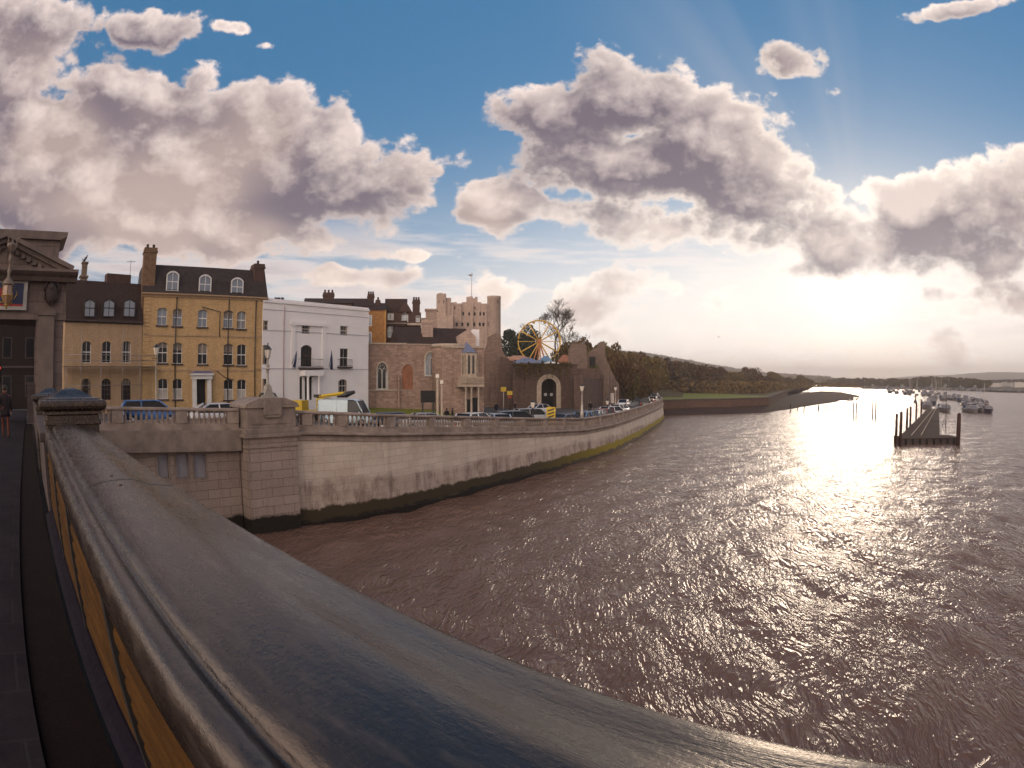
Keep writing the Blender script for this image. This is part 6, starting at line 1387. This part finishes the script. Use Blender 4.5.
for i, (x, D, lab, c) in enumerate(((446.5, 66, 'person in dark clothes by the foot of the turret', 'coat'), (452.5, 66.5, 'person in a dark coat walking between turret and oriel porch', 'coat'), (496.5, 82, 'person standing left of the yellow signs', 'jeans'), (515, 84, 'person in dark clothes right of the yellow signs', 'coat'), (3.5, 0, '', ''))):
    if D: g = at_g(x, D); person(lab, g, i*1.3, c, stride=.18)
# ------------------------------------------------------------------ trees
def leafmat(name, c1, c2):
    m = bpy.data.materials.new(name); m.use_nodes = True; t = NT(m.node_tree); o = t.n('ShaderNodeOutputMaterial'); p = t.n('ShaderNodeBsdfPrincipled'); t.nt.links.new(p.outputs[0], o.inputs[0])
    g = t.n('ShaderNodeTexCoord').outputs['Object']; oi = t.n('ShaderNodeObjectInfo').outputs['Random']
    n = t.noise(g, .9, 4, .6); c = t.mix(t.mr(n, .35, .65), c1, c2); hs_ = t.n('ShaderNodeHueSaturation'); t.put(hs_.inputs['Color'], c); t.put(hs_.inputs['Hue'], t.mr(oi, 0, 1, .475, .52)); t.put(hs_.inputs['Value'], t.mr(oi, 0, 1, .75, 1.3))
    t.put(p.inputs['Base Color'], hs_.outputs[0]); p.inputs['Roughness'].default_value = .9; p.inputs['Specular IOR Level'].default_value = .15
    try: p.inputs['Transmission Weight'].default_value = 0
    except Exception: pass
    return m
M['leafA'] = leafmat('autumn foliage', (.135,.078,.034), (.085,.058,.026)); M['leafG'] = leafmat('olive foliage', (.115,.082,.026), (.075,.062,.020)); M['leafD'] = leafmat('dark evergreen foliage', (.022,.030,.014), (.014,.020,.010)); M['leafF'] = leafmat('far hazy foliage', (.10,.066,.038), (.07,.052,.032))
def crown(R0, H, n, leaf, seed, lobes=9, flat=.8):
    rng = random.Random(seed); L = []
    for k in range(lobes):
        a = rng.random()*6.28; r = R0*rng.uniform(.15, .72); z = H*rng.uniform(.30, .88); L.append((r*math.cos(a), r*math.sin(a), z, R0*rng.uniform(.30, .55)))
    mb = MB(); vs = []; fs = []
    for i in range(n):
        lx, ly, lz, lr = L[rng.randrange(lobes)]
        while True:
            v = Vector((rng.uniform(-1,1), rng.uniform(-1,1), rng.uniform(-1,1)))
            if .25 < v.length < 1: break
        v = v*(v.length**-.35)*lr; c = Vector((lx, ly, lz))+Vector((v.x, v.y, v.z*flat)); s = leaf*rng.uniform(.5, 1.3)
        a = Vector((rng.gauss(0,1), rng.gauss(0,1), rng.gauss(0,1))).normalized(); b = a.cross(Vector((rng.gauss(0,1), rng.gauss(0,1), rng.gauss(0,1)))).normalized()
        o = len(vs); vs += [c-a*s, c+b*s*.55, c+a*s, c-b*s*.55]; fs.append((o, o+1, o+2, o+3))
    mb.add(vs, fs); return mb, L
def branches(mb, p, d, L, r, depth, rng, up=.25, lim=.012, spread=.55, kids=(2, 3)):
    pts = [p]; q = p; dd = d
    for k in range(3):
        dd = (dd+Vector((rng.gauss(0,.12), rng.gauss(0,.12), rng.gauss(0,.08)+up*.12))).normalized(); q = q+dd*L/3; pts.append(q)
    mb.tube(pts, [r, r*.85, r*.72, r*.6], 5 if r > .05 else 3, cap=False)
    if depth == 0: return
    for k in range(rng.randint(*kids)):
        nd = (dd+Vector((rng.gauss(0,spread), rng.gauss(0,spread), rng.gauss(0,spread*.6)+up)).normalized()*.75).normalized(); branches(mb, q if k == 0 else pts[rng.choice((1, 2, 3))], nd, L*rng.uniform(.62, .82), max(r*.6, lim), depth-1, rng, up, lim, spread, kids)
def tree_proto(kind, seed, leafm, H=9, R0=4, n=2600, leaf=.34):
    rng = random.Random(seed); o = thing('tree', '', 'tree'); mb = MB(); 
    c, L = crown(R0, H, n, leaf, seed, lobes=rng.randint(9, 13))
    mb.tube([(0,0,-.5), (.1,0,H*.2), (0,.1,H*.42), (.1,0,H*.7)], [R0*.09, R0*.07, R0*.05, R0*.02], 7)
    for lx, ly, lz, lr in L: mb.tube([(0,0,H*.28), (lx*.45, ly*.45, (H*.28+lz)/2), (lx, ly, lz+lr*.4)], [R0*.035, R0*.022, .02], 5)
    mb.build('trunk', M['bark'], o); c.build('crown', leafm, o, fix=False); return o
protos = {k: [tree_proto(k, s*7+j, M[m]) for s in range(3)] for j, (k, m) in enumerate((('A', 'leafA'), ('G', 'leafG'), ('D', 'leafD'), ('F', 'leafF')))}
used = set()
def put_tree(kind, px, pyt, D, w, label, group=None, zb=None, i=0, wpx=None):
    p = at(px, 390, D); z = (2.9 if zb is None else zb); h = at(px, pyt, D).z-z; pr = protos[kind][i % 3]; rad_ = (wpx/600*D/2) if wpx else w
    sc_ = (rad_/4.3, rad_/4.3, h/8.9)
    if id(pr) not in used: used.add(id(pr)); o = pr; o.location = (p.x, p.y, z); o.rotation_euler.z = i*2.1
    else: o = dup(pr, (p.x, p.y, z), i*2.1)
    o.scale = sc_; o['label'] = label
    if group: o['group'] = group
    elif 'group' in o: del o['group']
    return o
# dark evergreen behind the wheel
put_tree('D', 514, 326, 185, 0, 'dark round evergreen tree left of the ferris wheel, beside the keep', zb=8, wpx=40, i=1)
put_tree('D', 527, 327.5, 188, 0, 'dark evergreen tree partly behind the left rim of the wheel', zb=8, wpx=30, i=2)
# woods beside the esplanade, distance by distance; each tree its own height and place
G1 = 'autumn trees behind the ruined towers'; G2 = 'trees lining the far esplanade'; G3 = 'bushy trees along the riverside lawn'
T1 = [(562,341,150,20,'G'),(574,338,165,18,'A'),(586,339,150,20,'A'),(597,341,146,20,'G'),(608,343,150,18,'A'),(617,342.5,160,20,'G'),(626,350,140,18,'A'),(634,352,150,18,'G'),(643,353,165,20,'A'),(652,355.5,160,18,'A'),(660,356.5,190,18,'G'),(614,352,130,16,'A'),(623,358,125,14,'A'),(633,363,128,14,'G'),(641,366,135,14,'A'),(650,368,140,13,'A')]
for i, (x, y, D, wp, k) in enumerate(T1):
    hh_ = 'tallest' if y < 342 else 'lower'; put_tree(k, x, y, D, 0, f'{"rusty" if k == "A" else "olive"} leaved tree in the wood behind the castle wall', G1+(' (rusty)' if k == 'A' else ' (olive)'), wpx=wp*1.5, i=i, zb=1.0)
T2 = [(668,359,205,18,'F'),(677,358.5,215,20,'A'),(686,361,200,18,'F'),(695,363,210,20,'A'),(704,365,225,20,'F'),(713,367,215,20,'A'),(722,368,240,20,'F'),(732,370,235,22,'A'),(742,371.5,250,20,'F'),(750,366.5,262,14,'A'),(760,373,270,20,'F'),(772,372,290,17,'A'),(778,374.5,300,16,'F'),(668,368,185,16,'A'),(679,371,188,16,'F'),(690,372,190,16,'A'),(700,374,195,14,'A'),(712,375,200,14,'F'),(724,376,205,14,'F'),(738,378,215,14,'A'),(752,378,225,16,'F'),(765,379,240,14,'A'),(790,377,330,14,'F'),(800,375.3,345,12,'A'),(808,378.5,370,12,'F')]
for i, (x, y, D, wp, k) in enumerate(T2): put_tree(k, x, y, D*(1.16 if D < 216 and y > 366 else 1.04), 0, f'{"brown" if k == "A" else "dull olive"} tree in the wood behind the riverside lawn', G2+(' (brown)' if k == 'A' else ' (olive)'), wpx=wp*1.55, i=i, zb=.5)
# wooded island and far shore on the right
G4 = 'trees on the wooded island across the river'
random.seed(11)
for i in range(34):
    x = 826+i*4.9+random.uniform(-1.2, 1.2); top = interp(x, [(826,380),(840,377.8),(860,377.5),(885,378.5),(905,378),(920,376.8),(940,376.2),(960,377.5),(985,379.5),(1000,382)])+random.uniform(-.7, .7)
    put_tree('F' if i % 3 else 'G', x, top, interp(x, [(826,640),(900,560),(1000,500)]), 0, 'dark hazy tree on the low wooded island across the water', G4, wpx=random.uniform(12, 16), i=i, zb=-1)
# hillside woodland: one far mass that nobody could count
def woods(name, label, pts, n, leaf, m):
    rng = random.Random(3); mb = MB(); vs = []; fs = []
    for i in range(n):
        c = pts(rng); s = leaf*rng.uniform(.5, 1.4); a = Vector((rng.gauss(0,1), rng.gauss(0,1), rng.gauss(0,1))).normalized(); b = a.cross(Vector((rng.gauss(0,1), rng.gauss(0,1), rng.gauss(0,1)))).normalized(); o = len(vs)
        vs += [c-a*s, c+b*s*.7, c+a*s, c-b*s*.7]; fs.append((o, o+1, o+2, o+3))
    mb.add(vs, fs); o = mb.build(name, m, fix=False); tag(o, label, None, None, 'stuff')
def hillpts(rng):
    x = rng.uniform(600, 830); t = rng.random(); top = interp(x, [(600,350),(650,354),(677,359),(715,366),(740,370),(764,373.5),(800,376),(830,378)])
    return at(x, 384-(384-top)*(t**.6)-rng.random()*.7, 900+560*t)
woods('hillside_woodland', 'far brown woodland covering the hill', hillpts, 9000, 4.5, M['leafF'])
def shrubpts(rng):
    x = rng.uniform(664, 860); D = interp(x, [(664,208),(766,212),(800,330),(860,480)])+rng.uniform(-8, 25); h = rng.random()**1.5*interp(x, [(664,4.5),(770,4.0),(812,3),(860,.5)])
    p = at(x, 390, D); return Vector((p.x, p.y, 2.9+h))
woods('riverside_scrub', 'low tangled brown scrub along the river bank', lambda r: shrubpts(r), 5200, .55, M['leafA'])
def ivy(rng):
    u = rng.random(); x = 514+58*u; p = at(x, 366, 98.4); return Vector((p.x, p.y-rng.random()*.3, HG+2.95-rng.random()**1.6*(1.3+1.2*math.sin(x*.9)+.8*math.sin(x*2.3+1))))
woods('wall_ivy', 'dark ivy and weeds hanging over the top of the bastion', ivy, 1500, .16, M['leafG'])
def ivy2(rng): p = at(rng.uniform(590, 598), 370, 112.8); return Vector((p.x, p.y-rng.random(), EYE+.3+rng.random()*1.8))
woods('tower_ivy', 'bright green weeds at the foot of the ruined tower', ivy2, 500, .2, leafmat('fresh weeds', (.14,.14,.03), (.08,.09,.02)))
# bare winter trees
def bare(px, pyt, D, zb, seed, label, spread=.55, depth=6, r=.42, group=None):
    p = at(px, 390, D); H = at(px, pyt, D).z-zb; o = thing('bare_tree', label, 'tree', (p.x, p.y, zb), 0, group); rng = random.Random(seed); mb = MB(); 
    t1 = H*.28; mb.tube([(0,0,-.5), (.15,0,t1*.5), (.1,.1,t1)], [r*1.15, r*.95, r*.85], 8); mb.build('trunk', M['bark'], o)
    mb = MB()
    branches(mb, Vector((.1,.1,t1)), Vector((-.12,0,1)), H*.26, r*.75, depth, rng, .30, .03, spread, (3, 3)); branches(mb, Vector((.1,.1,t1*.9)), Vector((.35,.1,.9)).normalized(), H*.2, r*.5, depth-1, rng, .3, .03, spread, (3, 3))
    zs = max(v[2] for v in mb.v); k = (H-t1)/(zs-t1); mb.v = [(x, y, t1+(z-t1)*k) if z > t1 else (x, y, z) for x, y, z in mb.v]
    tag(mb.build('crown', M['bark'], o, fix=False), None); return o
bare(556, 298, 168, 8.2, 4, 'tall bare branched tree behind the right side of the ferris wheel', .62, 7, .42)
bare(533, 322, 190, 8.2, 9, 'slender bare tree seen through the ferris wheel', .5, 5, .22)
bare(579, 330, 175, 7, 21, 'pale bare tree top above the ruined towers', .5, 5, .2)
bare(570, 333, 178, 7, 22, 'bare tree between the tall bare tree and the ruined tower', .55, 5, .2)
# ------------------------------------------------------------------ riverside: wall, posts, benches
rwall = thing('riverside_wall', 'low dark retaining wall below the riverside lawn', 'wall', (0,0,0))
pl = [Vector((28.5, 118, LZ)), Vector((29.8, 127.5, LZ))]+[Vector((*b, LZ)) for b in bank[1:6]]
mb = MB(); mb.sweep([(-.5, -3.2), (.35, -3.2), (.15, -.02), (-.5, -.02)], pl); mb.build('wall', M['bankwall'], rwall)
mb = MB(); mb.sweep([(-.55, .0), (.3, .0), (.3, .16), (-.55, .16)], pl); mb.build('coping', M['soot'], rwall)
def post(px, py0, py1, label, r=.16, group=None, zb=-1, D=None, tilt=0, name='mooring_post'):
    p = onz(px, py1, 0.0) if D is None else at(px, py1, D); d = p.xy.length; zt = at(px, py0, d).z
    o = thing(name, label, 'post', (p.x, p.y, 0), 0, group); mb = MB(); mb.tube([(0,0,zb), (tilt*.5,0,zt*.5), (tilt,0,zt)], [r*1.05, r, r*.92], 10); mb.build('pile', M['pile'], o); mb = MB(); mb.lathe([(r*.98,0),(r*.9,.1),(r*.2,.22)], (tilt,0,zt), 10); mb.build('cap', M['pile'], o); return o
GP = 'timber posts along the muddy foreshore'
for x, y0, y1 in ((790.5,405,411),(797.5,407,410),(819,405,410),(826.5,405,410.2),(833.5,405,409.5),(838,404.5,409),(818,406,410),(804,406,411)): post(x, y0, y1, 'short dark timber post standing in the shallows below the mud spit', .13, GP)
post(853.2, 403.2, 419.3, 'left post of the nearer open water pair beyond the mud spit', .16); post(856, 403.2, 419.3, 'right post of the nearer open water pair beyond the mud spit', .16)
post(872.6, 402.2, 418.5, 'left post of the pair standing alone in mid river', .17); post(875.6, 402.2, 418.5, 'right post of the pair standing alone in mid river', .17)
# ------------------------------------------------------------------ pontoon jetty
F0 = onz(901.5, 444.5, 0); F1 = onz(957.5, 443.5, 0); zt = .75
jt = thing('pontoon_jetty', 'long floating timber jetty with a broad near end, running out to the moored boats', 'jetty', (F0.x, F0.y, 0), math.atan2(F1.y-F0.y, F1.x-F0.x))
JL = (F1.xy-F0.xy).length; ju = (F1-F0).normalized(); ju.z = 0; jv = Vector((-ju.y, ju.x, 0))
def jl(p): q = Vector((p.x-F0.x, p.y-F0.y, 0)); return q.dot(ju), q.dot(jv)
e0 = jl(onz(928, 410.5, .3)); e1 = jl(onz(938.3, 410.5, .3)); n0 = jl(onz(902, 436, .7)); n1 = jl(onz(933, 436, .7))
M['deck'] = mat('weathered deck planks', (.060,.034,.026), .95, .35, 3, bump=.5, bscale=6, stretch=(3,.3,1)); M['hullside'] = mat('dark pontoon side', (.030,.018,.018), .6, .4, 2)
mb = MB(); mb.box(0, JL, 0, 3.6, -.6, zt-.12); mb.build('pontoon', M['hullside'], jt)
mb = MB(); mb.box(-.1, JL+.1, -.1, 3.7, zt-.12, zt); mb.build('deck', M['deck'], jt)
mb = MB(); mb.plate([(n0[0]-.2, 3.72), (n1[0]+1.2, 3.72), (e1[0], e1[1]), (e0[0], e0[1])], -.5, zt-.13); mb.build('walkway_float', M['hullside'], jt)
mb = MB(); mb.plate([(n0[0]-.3, 3.71), (n1[0]+1.3, 3.71), (e1[0]+.1, e1[1]), (e0[0]-.1, e0[1])], zt-.13, zt-.02); mb.build('walkway', M['deck'], jt)
a = (n0[0]+n1[0])/2; mb = MB(); 
for k in range(2): mb.sweep([(-.05, 0), (.05, 0), (.05, .10), (-.05, .10)], [(a-.8+k*1.5, 3.8, zt-.02), ((e0[0]+e1[0])/2-.3+k*.7, e0[1]-1, zt-.02)])
mb.build('timber_rail', M['dressed'], jt)
for k in range(8): mb = MB(); x = .6+k*(JL-1.2)/7; mb.tube([(x, -.16, -.1), (x, -.16, zt-.05)], .13, 7); mb.build('fender', M['rubber'], jt)
GJ = 'mooring piles beside the jetty'
for x, y0, y1, r_, lab in ((895.6,415.2,446,.19,'nearest and leftmost pile of the jetty'), (900,413.2,446,.22,'pile at the near left corner of the jetty, beside the leftmost one'), (906.6,409.2,432,.2,'third jetty pile from the left, halfway down the near side'), (910,407.5,430,.19,'fourth jetty pile from the left'), (916,403.5,424,.18,'thin fifth jetty pile, farther along the walkway'), (921,400.5,418,.2,'red brown jetty pile next to the moored boats'), (957.8,414.8,445.5,.3,'thick lone pile at the near right corner of the jetty')):
    post(x, y0, y1, lab, r_)
post(945.2, 392, 433, 'thin upright mast pole beside the right edge of the jetty', .05, name='thin_pole')
g = onz(943.8, 427.5, .75); hp = thing('jetty_ladder', 'small dark ladder and rail at the right side of the jetty', 'ladder', (g.x, g.y, .75), jt.rotation_euler.z); mb = MB()
for x in (-.25, .25): mb.tube([(x, 0, 0), (x, 0, 1.1)], .03, 5)
for k in range(4): mb.tube([(-.25, 0, .2+k*.25), (.25, 0, .2+k*.25)], .02, 4)
mb.build('ladder', M['iron'], hp); mb = MB(); mb.tube([(-3, 0, 0), (-3, 0, .9), (2.6, 0, .9), (2.6, 0, 0)], .025, 5); mb.build('handrail', M['iron'], hp)
# ------------------------------------------------------------------ boats
M['gel'] = mat('gelcoat toned as backlit', (.17,.155,.16), .4, .15, 2, coat=.4); M['boatblue'] = mat('boat blue canvas', (.05,.07,.16), .7, .2); M['boathull'] = mat('navy hull', (.03,.03,.05), .35, .2); M['boatred'] = mat('brown red hull', (.12,.04,.03), .5, .2)  # white gelcoat darkened in its colour so the boats read as backlit
def boat(Lb, Wb, kind, hullm, name='motor_boat'):
    o = thing(name, '', 'boat'); st = []; n = 9
    for i in range(n):
        u = i/(n-1); x = -Lb/2+Lb*u; w = Wb/2*(1-max(0, (u-.45)/.55)**2.2)*(.92 if i == 0 else 1); sh = .85+.35*u*u; st += [(x, -w, sh), (x, -w*.86, .25), (x, -w*.45, -.35), (x, 0, -.5), (x, w*.45, -.35), (x, w*.86, .25), (x, w, sh)]
    mb = MB(); mb.add(st, [(i*7+k, (i+1)*7+k, (i+1)*7+k+1, i*7+k+1) for i in range(n-1) for k in range(6)]+[(0,1,2,3,4,5,6)]+[(i*7, i*7+6, (i+1)*7+6, (i+1)*7) for i in range(n-1)], False); mb.build('hull', hullm, o)
    mb = MB(); mb.sweep([(-.04, -.06), (.04, -.06), (.04, .05), (-.04, .05)], [st[i*7] for i in range(n-1)]); mb.sweep([(-.04, -.06), (.04, -.06), (.04, .05), (-.04, .05)], [st[i*7+6] for i in range(n-1)]); mb.build('rubbing_strake', M['boatblue'], o)
    w = Wb*.40
    if kind == 'yacht':
        mb = MB(); mb.box(-Lb*.1, Lb*.25, -w*.6, w*.6, .9, 1.35, top=(-.0*Lb, Lb*.18, -w*.5, w*.5)); mb.build('cabin', M['gel'], o)
        mb = MB(); mb.tube([(Lb*.08, 0, 1), (Lb*.08, 0, Lb*1.25)], .07, 6); mb.tube([(Lb*.08, 0, 1.7), (-Lb*.38, 0, 1.75)], .09, 6); mb.tube([(Lb*.5, 0, 1.1), (Lb*.08, 0, Lb*1.22), (-Lb*.48, 0, .9)], .02, 3); mb.build('mast', M['offwhite'], o)
    else:
        mb = MB(); mb.box(-Lb*.18, Lb*.24, -w, w, .95, 1.75, top=(-Lb*.16, Lb*.13, -w*.86, w*.86)); mb.box(-Lb*.17, Lb*.10, -w*.9, w*.9, 1.752, 1.83); mb.build('cabin', M['gel'], o)
        mb = MB(); mb.box(-Lb*.15, Lb*.195, -w*1.0, w*1.0, 1.22, 1.6, top=(-Lb*.14, Lb*.155, -w*.915, w*.915)); mb.build('cabin_windows', M['glass'], o)
        mb = MB(); mb.prism([(-Lb*.46, 1.0), (-Lb*.17, 1.0), (-Lb*.17, 1.9), (-Lb*.40, 1.8)], -w*.95, w*.95); mb.build('cockpit_cover', M['boatblue'], o)
        mb = MB(); mb.tube([(-Lb*.08, 0, 1.83), (-Lb*.12, 0, 2.9)], .035, 5); mb.box(-Lb*.14, -Lb*.08, -.5, .5, 2.3, 2.4); mb.build('radar_mast', M['offwhite'], o)
    mb = MB(); pr_ = [(Lb*.10, -w*1.02, 1.35), (Lb*.34, -w*.8, 1.55), (Lb*.49, 0, 1.75), (Lb*.34, w*.8, 1.55), (Lb*.10, w*1.02, 1.35)]; mb.tube(pr_, .02, 4)
    for q_ in pr_: mb.tube([q_, (q_[0], q_[1], q_[2]-.55)], .015, 4)
    mb.build('pulpit_rail', M['alloy'], o); return o
bps = [boat(8.5, 3.0, 'motor', M['gel']), boat(9.5, 3.2, 'motor', M['boathull']), boat(8, 2.6, 'yacht', M['gel'], 'sailing_yacht'), boat(11, 3.6, 'motor', M['gel']), boat(7, 2.5, 'motor', M['boatred'])]
bused = set()
def put_boat(k, px, py, rz, label, group=None, s=1):
    p = onz(px, py, 0); pr = bps[k]
    if k not in bused: bused.add(k); o = pr; o.location = (p.x, p.y, 0)
    else: o = dup(pr, (p.x, p.y, 0), 0)
    o.rotation_euler.z = R(rz); o.scale = (s, s, s); o['label'] = label
    if group: o['group'] = group
    elif 'group' in o: del o['group']
near = R(0)
put_boat(3, 944.5, 411.5, 238, 'grey white cabin cruiser moored right of the jetty, bow towards the bridge', s=.95)
put_boat(0, 927.5, 408.5, 242, 'blue grey cruiser tied across the far end of the jetty', s=1)
put_boat(1, 932, 404.5, 240, 'dark hulled cruiser just behind the blue grey cruiser', s=1)
put_boat(3, 971.5, 412.3, 245, 'white motor cruiser at the near left of the right hand boat cluster', s=.9)
put_boat(0, 980.5, 412, 238, 'white cruiser with a dark cover in the middle of the right hand cluster', s=1)
put_boat(1, 987.5, 412.6, 238, 'dark blue hulled cruiser at the right end of the right hand cluster', s=.9)
GB = 'small boats moored in the far trot'
random.seed(5)
for i in range(46):
    u = i/45; row = i % 3; px = 886+u*100+random.uniform(-1.5, 1.5); py = interp(px, [(886,390.5),(915,392.5),(950,397),(975,403),(990,408)])+row*(1.6+u*1.8)-1.2
    if px < 930: py = min(py, 396)
    if 938 < px < 960 and py > 401: py = 400
    k = random.choice((0, 1, 2, 3, 4, 0)); put_boat(k, px, py, random.uniform(225, 255), ['white motor boat in the crowded far moorings', 'navy hulled motor boat in the crowded far moorings', 'sailing yacht in the crowded far moorings', 'large white cruiser in the crowded far moorings', 'red brown hulled boat in the crowded far moorings'][k], GB+' ('+['white', 'navy', 'yachts', 'large', 'red'][k]+')', s=random.uniform(.65, .9))
for i in range(22):
    px = 866+i*7.6+random.uniform(-2, 2); py = interp(px, [(866,388.8),(900,389.2),(960,390.5),(1030,393)])
    if px > 1022: break
    k = random.choice((0, 3, 2)); put_boat(k, px, py, random.uniform(150, 210), ['white motor boat lying off the wooded island', '', 'sailing yacht lying off the wooded island', 'large white cruiser lying off the wooded island'][k], 'boats lying off the wooded island'+[' (motor)', '', ' (yachts)', ' (cruisers)'][k], s=1)
# little green buoy and far shore houses
g = onz(915.3, 402.5, 0); bu = thing('channel_buoy', 'small dark channel buoy left of the moored boats', 'buoy', (g.x, g.y, 0)); mb = MB(); mb.lathe([(.5,-.4),(.7,0),(.7,.4),(.3,.9),(.22,2.0),(.05,2.3)], n=12); mb.build('body', M['boathull'], bu); mb = MB(); mb.ball((0,0,2.5), .25); mb.build('top_mark', M['boatred'], bu)
GH = 'pale houses on the far right shore'; random.seed(2)
hp0 = None
for i in range(14):
    px = 962+i*5.0+random.uniform(-1, 1); p = at(px, 388, interp(px, [(960,700),(1024,620)])+random.uniform(-30, 50)); h = random.uniform(4, 6.5)
    if hp0 is None:
        hp0 = thing('far_house', '', 'house'); mb = MB(); mb.box(-5, 5, -4, 4, 0, 5); mb.build('wall', M['offwhite'], hp0); mb = MB(); mb.prismx([(-4.3, 5), (0, 7.5), (4.3, 5)], -5.2, 5.2); mb.build('roof', M['tile'], hp0); o = hp0
    else: o = dup(hp0, (0,0,0))
    o.location = (p.x, p.y, 1.0); o.rotation_euler.z = random.uniform(-.6, .6)-R(45); o.scale = (1, 1, h/6); o['label'] = 'small pale house with a dark roof on the far right shore'; o['group'] = GH
# clutter on the esplanade: bollards, litter bin, bench
GBo = 'white bollards by the esplanade kerb'
for i in range(9):
    x = 560+i*7; k = min(range(NW), key=lambda j: abs(math.degrees(math.atan2(QUAY[j].x, QUAY[j].y))-azel(x, 410)[0])); q = QUAY[k]; t = (QUAY[min(k+1, NW-1)]-QUAY[max(k-1, 0)]); t.z = 0; t.normalize(); p = q+Vector((-t.y, t.x, 0))*2.9; 
g = onz(652.5, 392.8, 2.95)
# a gull over the hill
g = at(718.5, 337, 160); gl_ = thing('gull', 'small dark gull flying above the far hill', 'bird', g, 0); mb = MB(); mb.tube([(-.25,0,0),(0,0,.02),(.3,0,0)], [.02,.09,.03], 6); mb.build('body', M['offwhite'], gl_)
for s in (-1, 1): mb = MB(); mb.add([(.1,0,.03),(-.1,0,.03),(-.12,s*.4,.16),(.08,s*.4,.18),(-.1,s*.8,.08)], [(0,1,2,3),(3,2,4)]); mb.build('wing', M['cyan'], gl_)
for _, pl_ in protos.items():
    for q in pl_:
        if id(q) not in used:
            for c in list(q.children): bpy.data.objects.remove(c)
            bpy.data.objects.remove(q)
# ------------------------------------------------------------------ air
mb = MB(); mb.box(-2200, 2600, -300, 3600, -1.2, 75); hz_ = mb.build('haze', [], None); hm = bpy.data.materials.new('haze'); hm.use_nodes = True; t = NT(hm.node_tree)
o_ = t.n('ShaderNodeOutputMaterial'); pv = t.n('ShaderNodeVolumePrincipled'); pv.inputs['Density'].default_value = .00042; t.put(pv.inputs['Color'], (1.0, .91, .86)); pv.inputs['Anisotropy'].default_value = .5
t.nt.links.new(pv.outputs[0], o_.inputs['Volume']); hz_.data.materials.clear(); hz_.data.materials.append(hm); tag(hz_, kind='stuff'); hz_.display_type = 'WIRE'
